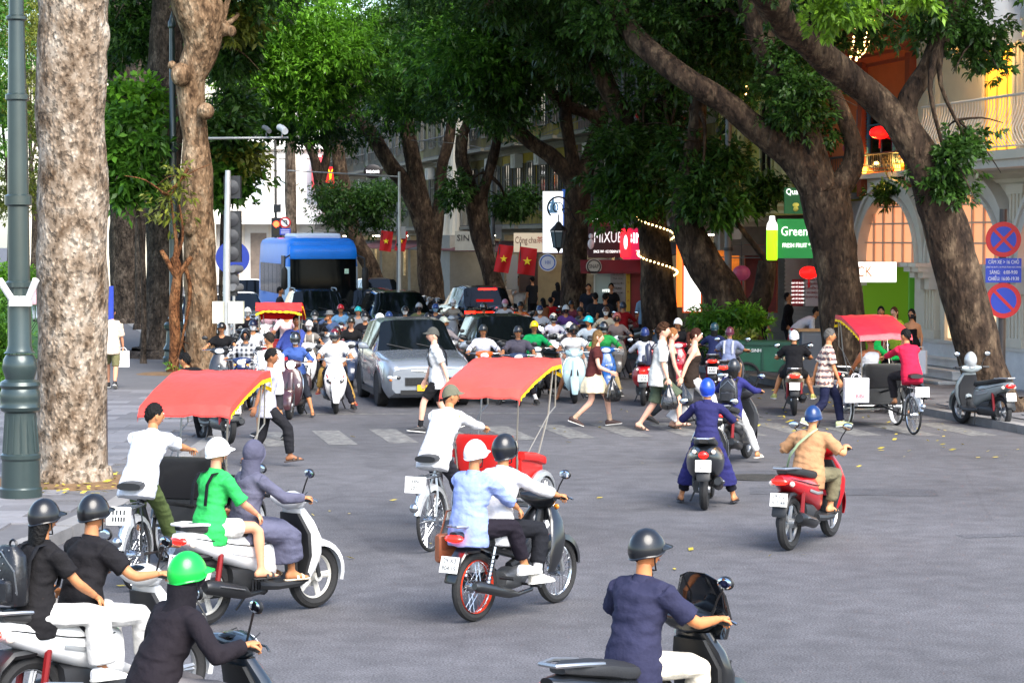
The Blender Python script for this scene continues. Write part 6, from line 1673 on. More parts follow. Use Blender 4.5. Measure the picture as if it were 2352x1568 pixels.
# green helmet
b2 = (-1.86, 12.55)
scooter('dark blue scooter at the bottom edge ridden by the person in the green helmet', '#17202a', b2, -50, inner='#141517', txt=('29-V3', '061.72'))
person('rider in black hooded top and shiny green helmet at the bottom edge', b2, -50, 'ridelow', lod=0, helm='half', helmc='#0fa83a', shirt=('#1e1a1f', 1.93), pants=('#5d5a5c', 1.9), hood='#17151a', h=1.66, hair=None)
# white retro scooter with two women
b3 = (-2.20, 19.6)
scooter('white and black maxi scooter carrying a woman in green and a driver in grey hood', '#dedede', b3, -42, inner='#1b1c1e', txt=('29-T1', '880.26'), trim='#e6e6e6', rim=M('#c9c7c0', .4, .3))
person('driver in grey hooded sun jacket and long grey skirt on the white maxi scooter', b3, -42, 'ride', lod=0, hood='#4b4b5c', shirt=('#545465', 1.97), pants=('#56576a', 1.7), dress=('#545568', 1.72), shoes='s#c8b49c', fem=True, hair=None, mask='#8a8ca0', h=1.60, tw=-4)
person('woman in bright green T-shirt and white shorts sitting behind the grey hooded driver', b3, -42, 'pillion', lod=0, helm='half', helmc='#eef0ee', shirt=('#2fa552', .95), pants=('#e6e2dc', .62), shoes='s#1b1a1a', fem=True, hair='short', hairc='#1c100c', skin='l', yaw=-10, straps='#15161a', h=1.60)
# left cycle rickshaw
b4 = (-3.53, 21.1)
cyclo('cycle rickshaw with light red canopy and yellow fringe on the left, black seat', b4, -14, '#d03c32', txt=None, black=True)  # canopy red lightened, overexposure put into the colour; likewise on the centre rickshaw
person('bareheaded man in white shirt and olive trousers pedalling the left cycle rickshaw', b4, -14, 'pedal', lod=0, shirt=('#e2e4ea', .75), pants=('#46522f', 1.8), shoes=None, hair='short', yaw=-42, sway=7, h=1.58, skin='m', wide=1.04)
# centre cycle rickshaw
b5 = (-.85, 23.7)
cyclo('cycle rickshaw with pink red canopy and red seat back in the centre of the junction', b5, -24, '#d4463a', seatback='#c01a16', seatc='#b8937a', arms='#c21c18', txt=('HN', '2017'))
person('man in olive cap and white shirt pedalling the centre cycle rickshaw', b5, -24, 'pedal', lod=0, shirt=('#e9e9ec', 1.92), pants=('#26252b', 1.9), helm='cap', helmc='#5f5f50', hair='short', yaw=-44, sway=8, h=1.60, shoes='s#33291f')
# two men on black motorbike
b6 = (.03, 19.85)
underbone('black motorbike with a thin red rim stripe carrying two men in white shirts', '#131417', b6, -36, wallc='#d23a1c', txt=('29-X3', '904.15'), tail=2.2)
person('driver in white shirt and round black helmet on the black motorbike in the centre', b6, -36, 'rideub', lod=0, helm='visor', helmc='#17191d', shirt=('#e8e8ea', 1.65), pants=('#1a1b20', 1.75), shoes='#c9c3b8', sock='#e8e8e8', h=1.70, yaw=-10, hair='short', back=.12)
person('passenger in pale blue shirt and white cap helmet behind the white-shirted driver', b6, -36, 'pillion', lod=0, helm='half', helmc='#dfe0e2', shirt=('#8393c4', 1.5), pants=('#1c1820', 1.8), shoes='#ececec', h=1.60, yaw=-6, wide=1.1, back=.12, drop=.03)
# polo man
b7 = (.83, 13.35)
scooter('large black scooter in the bottom right with tall dark windshield', '#15171a', b7, -43, inner='#131416', seat='#202124')
b = MB(); b.sell([(.88, .47, .20, .05), (1.0, .50, .215, .035), (1.14, .475, .19, .022), (1.24, .44, .14, .016), (1.27, .43, .07, .01)], 18, ax='z'); b.build('windshield', M('#0d0f12', .08, coat=1), [o for o in COL.objects if o.get('label', '').startswith('large black scooter')][0])
person('man in navy polo shirt, cream trousers and black helmet at the bottom right', b7, -43, 'ride', lod=0, helm='half', helmc='#15171b', shirt=('#2b2c42', .82), pants=('#cfc6b4', 1.93), shoes='#2a2522', glasses='#23252a', h=1.66, yaw=-20, wide=1.06, skin='#c07a4c')
# red scooter
b8 = (3.22, 24.35)
scooter('red scooter driven by a man in tan T-shirt on the right of the junction', '#a50d17', b8, -28, txt=('29-D2', '415.48'), tail=1.6)
person('man in tan T-shirt with green cross strap and navy blue helmet on the red scooter', b8, -28, 'ride', lod=0, helm='half', helmc='#12305f', shirt=('#a27a58', .85), pants=('#6c6650', 1.82), shoes='s#2b2624', h=1.58, wide=1.12, skin='#c98f63', back=-.1, drop=.05, lean=12)
# black retro scooter, navy dress
b9 = (2.42, 27.95)
scooter('black retro scooter with round red tail lamp ridden by a person in navy', '#14161a', b9, -8, style='retro', txt=('29-C1', '582.74'), tail=.8)
person('person in long navy sun dress and blue patterned helmet on the black retro scooter', b9, -8, 'ridestop', lod=0, helm='visor', helmc='#1a3fae', shirt=('#26264f', 1.95), pants=('#1c1b24', 1.8), dress=('#28285a', 1.55), shoes='s#26242a', hair=None, fem=True, h=1.62)
b10 = (3.28, 33.2)
scooter('dark scooter with grey side bag in front of the navy dressed rider', '#2a2b2f', b10, -22, txt=None)
person('girl with long loose hair, navy jacket and matt black helmet ahead of the navy dress', b10, -22, 'rideone', lod=1, helm='visor', helmc='#26282d', shirt=('#2b2c63', 1.95), pants=('#d8d6d4', 1.9), shoes='s#cfc5b8', hair='long', fem=True, straps='#1d1d20')
b11 = (5.30, 42.5)
scooter('beige scooter driven away by the man in black T-shirt near the right kerb', '#a99676', b11, -6, txt=('29-K1', '077.53'), tail=2.5)
person('man in black T-shirt, shorts and white helmet on the beige scooter', b11, -6, 'ride', lod=1, helm='half', helmc='#e4e4e6', shirt=('#17171a', .7), pants=('#1b1b1e', .8), shoes='#a9a860', wide=1.12, foot=[(-.36, .18, .33), (.36, .18, .33)], tw=-6)
# right cycle rickshaw
b12 = (6.72, 37.8)
cyclo('cycle rickshaw with crimson canopy by the right kerb, carrying a man in white vest', b12, 13, '#b5192c', txt=('HN', '117'), black=True)
person('man in raspberry shirt and black trousers pedalling the right cycle rickshaw', b12, 13, 'pedal', lod=1, shirt=('#b71e3c', 1.55), pants=('#1d1a1d', 1.9), shoes='s#2a2320', hair='short', yaw=25, h=1.64)
def off(b, rz, x, y):
    a = math.radians(rz); return (b[0] + x * math.cos(a) - y * math.sin(a), b[1] + x * math.sin(a) + y * math.cos(a))
person('passenger in white basketball vest and sunglasses sitting in the right cycle rickshaw', off(b12, 13, -.14, 1.72), 22, 'sit', lod=1, shirt=('#e6e6e8', 0), pants=('#8f1c34', .9), shoes='#e6e6e8', hair='buzz', skin='#a8653f', glasses='#151515', z0=-.02, yaw=10)
b13 = (8.22, 39.55)
scooter('grey parked scooter by the leaning tree at the right kerb, red rear spring', '#7f8789', b13, 21, txt=('29-AC', '182.91'), tail=.3)
hl = thing('helmet', 'silver helmet hung over the bars of the grey parked scooter', 'helmet', (*off(b13, 21, 0, .36), 1.12))
b = MB(); shell(b, Fr((0, 0, 0), (1, 0, 0), (0, 1, 0), (0, 0, 1)), 1.45, lerpf(80, 118, 128), 1., 9, 24, rim=.008); b.build('shell', M('#aeb2b4', .3, .3, coat=.6), hl)
b = MB(); b.loft([[tuple(hshape(pdir(math.radians(68 + 40 * j / 4), t), 1) * 1.5) for t in np.linspace(-1.1, 1.1, 11)] for j in range(5)], closed=False); b.build('visor', M('#25292c', .08, coat=1), hl, True)
b14 = (6.95, 42.6)
scooter('black delivery scooter stopped behind the right cycle rickshaw', '#1d1f21', b14, -72)
person('delivery rider in green jacket and black face mask behind the right cycle rickshaw', b14, -72, 'rideone', lod=1, helm='half', helmc='#171f2e', shirt=('#149040', 1.95), pants=('#1b1b1f', 1.9), hood='#149040', mask='#15151a', yaw=20, nod=12)

# pedestrians on the crossing
WALKERS = []
person('man in white T-shirt, black shorts and cap crossing in front of the grey car', (-1.25, 38.2), 96, 'walk', lod=1, shirt=('#e6e6e6', .75), pants=('#17171a', .85), shoes='#232326', sock='#1c1c1f', helm='cap', helmc='#4a4a46', skin='p', h=1.78, straps='#202024')
person('woman in maroon top and ruffled cream skirt walking over the crossing', (1.42, 39.5), -92, 'walk', lod=1, shirt=('#4d2423', .45), pants=None, skirt=('#d8c7a6', .40), shoes='#3a2520', hair='bob', hairc='#6a5030', skin='p', fem=True, h=1.68, sock='#b99a80', hands=[(-.24, .16, .82), (.22, .32, .98)])
person('bearded man in white T-shirt and olive cargo shorts carrying a black plastic bag', (2.50, 38.6), -93, 'walk2', lod=1, shirt=('#e9e7e0', .85), pants=('#4a5444', 1.02, .06), shoes='s#3b2a1e', hair='curly', hairc='#3b2414', skin='p', h=1.84, straps='#2a2c3c', wide=1.05, hands=[(-.24, .14, .80), (.24, .16, .78)])
person('woman in sheer black top and white trousers with brown ponytail', (3.08, 38.9), -90, 'walk2', lod=1, shirt=('#2a211c', 0), pants=('#dedcdc', 1.93, .08), shoes='s#4a3424', hair='tail', hairc='#34180e', skin='p', fem=True, h=1.74, bare=True)
person('woman half hidden behind the bearded man, speaking', (2.76, 40.0), -90, 'walk', lod=1, shirt=('#2b2626', 0), pants=('#22262c', 1.9), hair='tail', hairc='#8a5a34', skin='p', fem=True, h=1.70, bare=True)
person('older man in patterned short-sleeved shirt and navy trousers on the right crossing', (5.42, 39.15), -85, 'walk', lod=1, shirt=('#b9a28c', .85), pants=('#1d2038', 1.95), shoes='#c9cf9a', hair='short', hairc='#55524f', h=1.72, skin='m', plaid='PATTERN')
person('man in white T-shirt and black shorts crossing from the left pavement', (-3.92, 36.9), 35, 'walk', lod=1, shirt=('#e6e3e3', .95), pants=('#2b2a2e', .95), shoes='#26262a', hair='buzz', hairc='#221c18', skin='m', h=1.76)
person('man in grey T-shirt and dark trousers striding past the left rickshaw', (-3.55, 32.6), -80, 'walk2', lod=1, shirt=('#a3a2ae', .8), pants=('#1e1e22', 1.9), shoes='s#3a2b22', hair='short', skin='d', h=1.70)
person('man in beige T-shirt and olive shorts with paper bag walking away on the left pavement', (-8.4, 47.4), 8, 'walk', lod=1, shirt=('#c5b4a2', .9), pants=('#6d6a4a', .95), shoes='#262526', hair='short', h=1.72, skin='l', z0=.13)

# ---- waiting front row and the crowd behind
RZ = 180
def rider(lab, px, Y, rz, bike, bcol, blab, pose=None, style='slim', lit=False, tail=.3, lod=2, **kw):
    loc = G(px, Y)
    if bike == 's': scooter(blab, bcol, loc, rz, style=style, lit=lit, tail=tail, mir=True)
    elif bike == 'u': underbone(blab, bcol, loc, rz, lit=lit, tail=tail)
    person(lab, loc, rz, pose or ('rideubstop' if bike == 'u' else 'ridestop'), lod=lod, group='riders in the waiting crowd', **kw)
    return loc
W_, MSK, DKP = '#e8e8ea', '#dcdcdc', ('#1d1d22', 1.9)
rider('rider in blue sweater, white mask and dark helmet with lit headlamp, front row left', 677, 41.6, 176, 's', '#3a1d22', 'brown retro scooter with lit round headlamp in the front row', style='retro', lit=True, lod=1, helm='visor', helmc='#1c1e22', mask='#eeeeee', shirt=('#3c5591', 1.95), pants=('#23262e', 1.3), shoes='s#222226')
rider('man in white short-sleeved shirt, maroon full helmet and pale mask, front row', 768, 42.9, 186, 's', '#e6e4e4', 'white sports scooter with pointed nose in the front row', style='apron', lod=1, helm='visor', helmc='#5e1522', mask='#b9b2a2', shirt=(W_, .8), pants=('#191a22', 1.9), shoes='#1a1a1b', foot=[(-.36, .12, .085), (.13, .26, .375)], wide=1.06)
person('pillion in sunglasses peering over the maroon helmeted driver', G(768, 42.9), 186, 'pillion', lod=2, shirt=('#e3e3e3', .7), pants=('#9a7a42', 1.9), hair='short', glasses='#111', helm='half', helmc='#22181a', yaw=10, skin='m', sway=-6, foot=[(-.42, -.3, .085), (.3, -.2, .4)], shoes='s#a31c1c')
rider('rider in black and white checked shirt and black helmet by the traffic light pole', 562, 43.0, 178, 'u', '#1d2a52', 'blue motorbike with clear headlamp by the traffic light pole', lod=1, helm='full', helmc='#1b1c1f', mask='#1d1d1f', shirt=('#55575c', 1.9), pants=('#56657c', 1.9), plaid='CHECK', nod=14)
rider('rider in white shirt, navy helmet and white mask behind the checked shirt', 580, 47.8, 180, 's', '#c9cbd0', 'pale scooter behind the checked shirt rider', helm='half', helmc='#1d2740', mask='#eeeeee', shirt=(W_, 1.9), pants=DKP)
rider('rider in black jacket with black and white striped helmet at the left of the crowd', 568, 56.5, 180, 's', '#30333a', 'dark scooter at the left rear of the crowd', helm='half', helmc='#d5d7d9', mask='#dcdcdc', shirt=('#1b1a1f', 1.9), pants=DKP)
rider('bare-armed rider in black at the far left behind the pole', 508, 46.5, 182, 's', '#22252a', 'black scooter half hidden behind the traffic light pole', helm='half', helmc='#141414', shirt=('#141416', .6), pants=('#22222a', .9), skin='m')
c4 = (-4.95, 50.0)
cyclo('cycle rickshaw with bright red canopy facing the camera in the crowd', c4, 181, '#d80f0c', seatback='#cc100c', seatc='#c4120e', box='#b01410', arms='#c8140f', droop=1.5)
person('man in blue shirt lying back in the red cycle rickshaw in the crowd', off(c4, 181, -.10, 1.72), 181, 'sit', lod=2, shirt=('#3a4a8e', 1.9), pants=('#20232c', 1.9), hair='short', skin='d', sway=-24)
person('rickshaw driver in pale pink shirt under the bright red canopy', c4, 181, 'pedal', lod=2, shirt=('#d9b9bb', 1.9), pants=('#2a2a30', 1.9), helm='cap', helmc='#22304e', hair='short')
rider('woman in white helmet, mask and grey top with white strap beside the red rickshaw', 709, 48.6, 180, 's', '#d8dadc', 'white scooter beside the red rickshaw', helm='half', helmc='#e4e4e2', mask='#e9e9e9', shirt=('#77726c', .6), pants=DKP, fem=True, straps='#d8d4cc', over=None)
rider('rider in black jacket and charcoal helmet turning away behind the white strap', 722, 54, 176, 's', '#1e2126', 'black scooter in the second rank behind the red rickshaw', helm='half', helmc='#26292c', mask='#d8d8d8', shirt=('#17171a', 1.9), pants=DKP, straps='#3a3a3c')
rider('man in denim shirt and grey bucket hat with his hand to his face', 756, 54.2, 180, 's', '#4b4f57', 'grey scooter under the man in the bucket hat', helm='bucket', helmc='#6d6f70', shirt=('#46587a', 1.7), pants=DKP, hands=[None, (.05, .22, 1.36)], skin='m')
rider('bearded man in black T-shirt and sunglasses on a dark scooter', 806, 49.6, 184, 's', '#27324a', 'dark blue scooter with round lamp behind the white sports scooter', helm='half', helmc='#23241f', glasses='#5a2018', shirt=('#18181a', .7), pants=DKP, style='slim', skin='l')
rider('rider in black hooded jacket and white mask beside the turquoise helmet', 838, 53.4, 180, 's', '#1f2226', 'black scooter in the middle of the crowd', helm='half', helmc='#15161a', mask='#dddddd', shirt=('#1d1c20', 1.95), pants=DKP)
rider('rider mostly hidden under a turquoise helmet', 822, 57.2, 180, None, '', '', helm='half', helmc='#21a8ad', shirt=('#8a8c90', 1.9), pants=DKP, skin='l')
rider('rider with white helmet turned sideways behind the grey car', 873, 52.0, 200, 's', '#b4b6ba', 'pale scooter hidden behind the grey car', helm='half', helmc='#ececec', shirt=('#a9868a', 1.9), pants=DKP, yaw=50, mask='#ddd')
rider('rider in navy helmet low behind the grey car roof', 893, 53.2, 180, None, '', '', helm='half', helmc='#223a6a', shirt=('#2c2e38', 1.9), pants=DKP)
rider('rider in dark helmet and white mask right of the grey car', 983, 52.4, 184, 's', '#2b2d33', 'dark scooter right of the grey car', helm='half', helmc='#15161a', mask='#e9e9e9', glasses='#222', shirt=('#5d5f66', 1.9), pants=DKP)
rider('rider in grey shirt and silver green helmet looking right beside the grey car', 1020, 49.8, 200, 's', '#8f9194', 'grey scooter in profile beside the grey car', helm='half', helmc='#8d9488', shirt=('#7d7678', 1.6), pants=DKP, yaw=45)
rider('rider in blue helmet and mask further back near the tail lights', 1000, 59.5, 180, 's', '#33363c', 'dark scooter near the red tail lights', helm='half', helmc='#1d3a72', mask='#7aa6c4', shirt=('#3a3d48', 1.9), pants=DKP)
rider('woman in beige shirt and white helmet riding in front of the red tail lights', 1040, 65.5, 176, 's', '#9b9da0', 'silver scooter in front of the red tail lights', helm='half', helmc='#e9e9e7', mask='#ededed', shirt=('#a59a8c', 1.2), pants=DKP, fem=True)
rider('traffic warden in green uniform with helmet behind the black car', 1111, 60.5, 180, 's', '#2a3328', 'dark motorbike behind the black car', helm='visor', helmc='#2c3226', shirt=('#59602c', 1.9), pants=('#59602c', 1.9))
rider('man in white shirt on an orange and white motorbike, middle of the front row', 1110, 45.4, 184, 'u', '#c85a1c', 'orange and white motorbike in the middle front row', lod=1, helm='half', helmc='#22272a', shirt=('#e6e6f0', 1.6), pants=('#1d1c22', 1.9), shoes='#222')
rider('man in dark grey shirt and black and white helmet, middle front row', 1190, 44.7, 181, 'u', '#26304a', 'dark blue motorbike in the middle front row', lod=1, helm='half', helmc='#222428', glasses='#2a2a2a', shirt=('#46434d', .9), pants=('#1d1c22', 1.7), shoes='#1a1a1b', sock='#e4e4e4', wide=1.1)
rider('delivery rider in green jacket and yellow helmet in the front row', 1228, 47.2, 186, 's', '#1d2024', 'black scooter under the yellow helmeted delivery rider', lod=1, helm='half', helmc='#e8b912', shirt=('#128a4c', 1.9), pants=('#1b1b1f', 1.9), skin='m', lit=False)
rider('woman in white blouse, mask and cream helmet on a white scooter', 1272, 53.2, 184, 's', '#d9d9d6', 'white scooter of the woman in the white blouse', lod=2, helm='visor', helmc='#d6cdbb', mask='#d8d2d0', shirt=('#e6e2ec', 1.9), pants=DKP, fem=True)
c21 = rider('man in white T-shirt and black mask with black and white helmet', 1318, 45.6, 180, 's', '#a9c4c8', 'pale mint scooter with round mirrors in the front row', style='retro', lod=1, helm='half', helmc='#2a2c2e', mask='#15151a', shirt=('#e0dedc', .7), pants=('#2a2a2e', .75), skin='d', shoes='s#2a2a2a')
person('woman in cream helmet, black mask and black and white print skirt on the mint scooter', c21, 180, 'pillion', lod=2, helm='half', helmc='#dfcfc0', mask='#15151a', shirt=('#3a3436', .6), pants=('#c9c9c6', 1.8), fem=True, sway=9, skin='l', plaid=None, h=1.58)
rider('delivery rider in green and beige jacket with black helmet on a blue motorbike', 1388, 46.8, 182, 's', '#1f5ea8', 'bright blue scooter with round mirrors behind the woman in the skirt', lod=1, helm='visor', helmc='#1a1c20', mask='#c9c9c9', shirt=('#2a8a44', 1.9), pants=('#b09c72', 1.9), shoes='#2a2a2a', sock='#d9d4cc')
rider('rider in turquoise helmet looking right in the second rank', 1353, 50.4, 176, 's', '#3a4a50', 'teal scooter in the second rank right', helm='half', helmc='#22aebd', shirt=('#9aa4ac', 1.9), pants=DKP, yaw=-50)
rider('rider in brown hood and red grey helmet in the second rank', 1417, 52.6, 180, 's', '#5a5652', 'brown grey scooter in the second rank right', helm='full', helmc='#8f4a44', shirt=('#6b605e', 1.95), pants=DKP, mask='#15151a')
rider('rider in grey hoodie bent forward in the middle rank', 1340, 60.5, 150, 's', '#3a3a3d', 'dark scooter in the middle rank', helm='half', helmc='#23242a', shirt=('#5a5e68', 1.95), pants=DKP, lean=35)
rider('rider in dark red sweater seen from behind near the dessert shop', 1432, 61.5, -12, 's', '#70181a', 'dark red scooter near the dessert shop', 'ride', tail=3, helm='half', helmc='#2c3444', shirt=('#8c161c', 1.95), pants=DKP)
rider('rider in red football shirt seen from behind by the parked motorbikes', 1264, 66.5, 5, 's', '#24262a', 'dark scooter in front of the parked row', 'ride', tail=3, hair='short', shirt=('#a8141c', .7), pants=DKP)
person('pillion in tan top behind the red football shirt', G(1228, 66), 30, 'pillion', lod=2, shirt=('#8a5a3c', .8), pants=DKP, hair='bob', fem=True)
rider('rider in patterned blouse and black helmet near the lantern tree', 1312, 64, 165, 's', '#2b2b30', 'black scooter near the lantern tree', helm='half', helmc='#15161a', shirt=('#70303a', .7), pants=DKP, fem=True)
c28 = rider('girl in white jacket with very long black hair and blue helmet on a red scooter', 1482, 44.9, -6, 's', '#b8101c', 'red scooter with white plate stopped behind the bearded man', 'rideone', style='retro', tail=1.6, lod=1, helm='half', helmc='#1c2f66', hair='long', shirt=('#dfdde2', 1.95), pants=DKP, fem=True)
rider('man in black polo, white flat cap helmet on a red motorbike facing the camera', 1558, 48.8, 176, 's', '#b0142a', 'red motorbike facing the camera behind the crossing pedestrians', lod=1, helm='half', helmc='#e8e8ea', shirt=('#161619', .7), pants=('#4f8496', 1.9), yaw=-20, skin='#a8744e')
rider('rider in navy clothes and dark teal helmet heading away beside the cart', 1642, 47.5, -8, 's', '#2d3036', 'dark scooter heading away beside the green cart', 'ride', tail=2, helm='half', helmc='#1d3c46', shirt=('#22284a', .9), pants=DKP, hair='long', fem=True)
rider('rider in grey blue shirt with white straps and pink floral helmet heading away', 1678, 45.2, -14, 's', '#5d6068', 'grey scooter with lit red lamp heading away near the green cart', 'ride', tail=4, lod=1, helm='half', helmc='#5a2438', shirt=('#8088a6', .8), pants=('#d8b89a', .9), straps='#d8d8dc', fem=True)

for lab, px, Y, rz, bc, hc_, mk, sc_ in (
    ('rider in pale pink jacket between the coach and the red rickshaw', 612, 59, 180, '#c9c9cc', '#e6e6e6', '#dcdcdc', '#c9a0a8'),
    ('rider in sky blue shirt and red helmet behind the bucket hat', 782, 59, 182, '#8a1c22', '#a8202a', None, '#6a94b8'),
    ('rider in white shirt and black helmet in front of the people carrier', 930, 57.5, 180, '#24262a', '#17181b', '#e0e0e0', '#dddddd'),
    ('rider in olive jacket and grey helmet right of the people carrier', 962, 60.5, 178, '#b0b3b6', '#8d9094', '#1a1a1d', '#5d6244'),
    ('rider in white top and pink helmet in front of the parked row', 1160, 64, 180, '#d8d8d6', '#c98a98', '#e8e8e8', '#e0dede'),
    ('rider in orange shirt and black helmet right of the red brake lamps', 1196, 61.5, 184, '#1c1e22', '#16171a', None, '#c0622a'),
    ('rider in light grey hoodie behind the white blouse', 1240, 58, 178, '#3a4250', '#1c2c50', '#dadada', '#a5a7ac'),
    ('rider in purple jacket near the lantern tree', 1300, 58.5, 182, '#c6c8ca', '#a9adb0', '#15151a', '#5a3c78'),
    ('rider in cream jacket and brown helmet deep in the crowd', 1392, 57, 180, '#6a2a22', '#4a3226', '#e4e4e4', '#cbbda4')):
    rider(lab, px, Y, rz, 's', bc, lab.replace('rider in', 'scooter under the rider in'), lit=(px in (612, 930, 1240)), helm='half', helmc=hc_, mask=mk, shirt=(sc_, 1.9), pants=DKP)
# standing people behind the crowd
def stand(lab, px, Y, rz, pose='stand', **kw): person(lab, G(px, Y), rz, pose, lod=2, z0=kw.pop('z0', .13), group='people standing by the shops', **kw)
stand('man with black hair in dark top beside the coach door', 640, 71.0, -80, z0=0, shirt=('#2a2b30', .7), skin='m', nod=15)
stand('man in dark top in front of the coach windscreen', 675, 71.6, 130, z0=0, shirt=('#1e2530', .7), skin='m')
stand('man in white long-sleeved shirt touching his neck by the flags', 1191, 82.5, 170, 'chat', shirt=('#c9c2ba', 1.9), skin='l')
stand('woman with long hair and pale top left of the man touching his neck', 1168, 83.5, 160, shirt=('#c9b6a4', .4), hair='long', fem=True)
stand('dark haired person in black by the tea shop door', 1224, 82, 20, shirt=('#1b1b1e', .7))
stand('person in black with yellow helmet by the tea shop', 1252, 80.5, 30, shirt=('#1e1d1f', .7), helm='half', helmc='#9a9a3a')
stand('woman with long black hair near the lantern tree trunk', 1282, 77, 20, shirt=('#1a1a1c', .7), hair='long', fem=True)
stand('moustached man in dark shirt right of the lantern tree trunk', 1352, 69.6, 175, shirt=('#1c2028', .7), skin='m', wide=1.1)
stand('young man in black T-shirt outside the dessert shop', 1404, 70.5, 176, shirt=('#17181b', .7), skin='m')
stand('man with short hair seen from behind between the motorbikes', 1368, 63.5, 5, z0=0, shirt=('#23252b', .7))
stand('second dark haired man seen from behind between the motorbikes', 1390, 63.0, -5, z0=0, shirt=('#1d2026', .7))
stand('man in light blue shirt seen from behind beside the fairy light tree', 1481, 66.4, 4, shirt=('#6f8ba0', .9), pants=DKP, z0=0)
stand('man in black T-shirt and cap standing at the street kitchen', 1746, 57.2, -60, shirt=('#141416', .8), pants=DKP, helm='cap', helmc='#1a1a1a')
stand('man in black sweater standing in front of the price posters', 1808, 58.5, -110, shirt=('#131316', 1.9), pants=DKP, nod=25)
stand('man in grey white shirt bending over a table by the juice shop', 1838, 56.0, -95, 'bend', shirt=('#b9bac6', .9), pants=DKP)
stand('woman in black sleeveless dress and mask at the juice shop with a white bag', 2097, 48.4, 150, shirt=('#141416', 0), pants=('#141416', 1.0), skirt=('#141416', .75), hair='long', fem=True, mask='#15151a', bare=True)
stand('woman in lime top with red shawl beside the woman in black', 2058, 49.8, 140, shirt=('#9fb83a', .6), pants=DKP, hair='tail', hairc='#4a2a1a', fem=True, skin='p')
stand('person with black hair just behind the rickshaw canopy', 2024, 50.3, 170, shirt=('#8f2430', .7), pants=DKP, hair='bob', fem=True)
stand('woman in lilac top walking far off on the left path', 84, 186, 170, 'walk', shirt=('#a37fb8', .7), pants=('#4a443c', 1.9), hair='long', fem=True)
stand('man in beige walking far off on the left path', 92, 192, 170, 'walk', shirt=('#b59a72', .7), pants=('#2e2a28', 1.9))
stand('person in dark clothes on the left path by the trunk', 70, 178, 0, 'stand', shirt=('#2a3036', .7), pants=DKP)
stand('person in pink walking on the path behind the pale trunk', 82, 84, 10, 'walk', shirt=('#d7a6b0', .7), pants=('#b8bcc6', 1.9), fem=True, hair='long')
person('person in mint top sitting at the left edge among the hedges', G(6, 78), -70, 'sit', lod=2, shirt=('#3aa886', 1.9), pants=('#4a5a86', 1.9), hair='buzz', z0=-.1, group='people standing by the shops')
person('person in black trousers behind the canopy of the left rickshaw', G(470, 36), 60, 'bend', lod=1, shirt=('#151517', 1.9), pants=('#161618', 1.95), group='people standing by the shops')

# patterned cloth for two shirts
def pattern(kind):
    m = M('#ffffff', .85, bump=.3, bs=9).copy(); nt = m.node_tree; N = nt.nodes; L = nt.links; b = N['Principled BSDF']; tc = N.new('ShaderNodeTexCoord')
    if kind == 'CHECK':
        sx = N.new('ShaderNodeSeparateXYZ'); L.new(tc.outputs['Object'], sx.inputs[0]); out = []
        for ax in (0, 2):
            w = N.new('ShaderNodeMath'); w.operation = 'MULTIPLY'; w.inputs[1].default_value = 11; L.new(sx.outputs[ax], w.inputs[0])
            f = N.new('ShaderNodeMath'); f.operation = 'FRACT'; L.new(w.outputs[0], f.inputs[0]); g_ = N.new('ShaderNodeMath'); g_.operation = 'GREATER_THAN'; g_.inputs[1].default_value = .5; L.new(f.outputs[0], g_.inputs[0]); out.append(g_.outputs[0])
        a = N.new('ShaderNodeMath'); L.new(out[0], a.inputs[0]); L.new(out[1], a.inputs[1]); h_ = N.new('ShaderNodeMath'); h_.operation = 'MULTIPLY'; h_.inputs[1].default_value = .5; L.new(a.outputs[0], h_.inputs[0])
        r = N.new('ShaderNodeMix'); r.data_type = 'RGBA'; r.inputs[6].default_value = (.55, .56, .58, 1); r.inputs[7].default_value = (.02, .022, .03, 1); L.new(h_.outputs[0], r.inputs[0]); L.new(r.outputs[2], b.inputs['Base Color'])
    else:
        w = N.new('ShaderNodeTexWave'); w.wave_type = 'BANDS'; w.bands_direction = 'Z'; w.inputs['Scale'].default_value = 3.0; w.inputs['Distortion'].default_value = 1.2; w.inputs['Detail Scale'].default_value = 6; L.new(tc.outputs['Object'], w.inputs[0])
        v = N.new('ShaderNodeTexVoronoi'); v.inputs['Scale'].default_value = 17; L.new(tc.outputs['Object'], v.inputs['Vector'])
        r = N.new('ShaderNodeValToRGB'); r.color_ramp.interpolation = 'CONSTANT'; e = r.color_ramp.elements; e[0].color = (.62, .52, .42, 1); e[1].position = .55; e[1].color = (.42, .12, .07, 1); k = e.new(.8); k.color = (.10, .08, .09, 1)
        a = N.new('ShaderNodeMath'); a.operation = 'MULTIPLY'; L.new(w.outputs['Fac'], a.inputs[0]); L.new(v.outputs['Distance'], a.inputs[1]); a2 = N.new('ShaderNodeMath'); a2.operation = 'MULTIPLY'; a2.inputs[1].default_value = 2.3; L.new(a.outputs[0], a2.inputs[0]); L.new(a2.outputs[0], r.inputs[0]); L.new(r.outputs[0], b.inputs['Base Color'])
    return m
PAT = {k: pattern(k) for k in ('CHECK', 'PATTERN')}
for P in QUEUE:
    if P['plaid'] in PAT: P['plaid'] = PAT[P['plaid']]
flush_people()

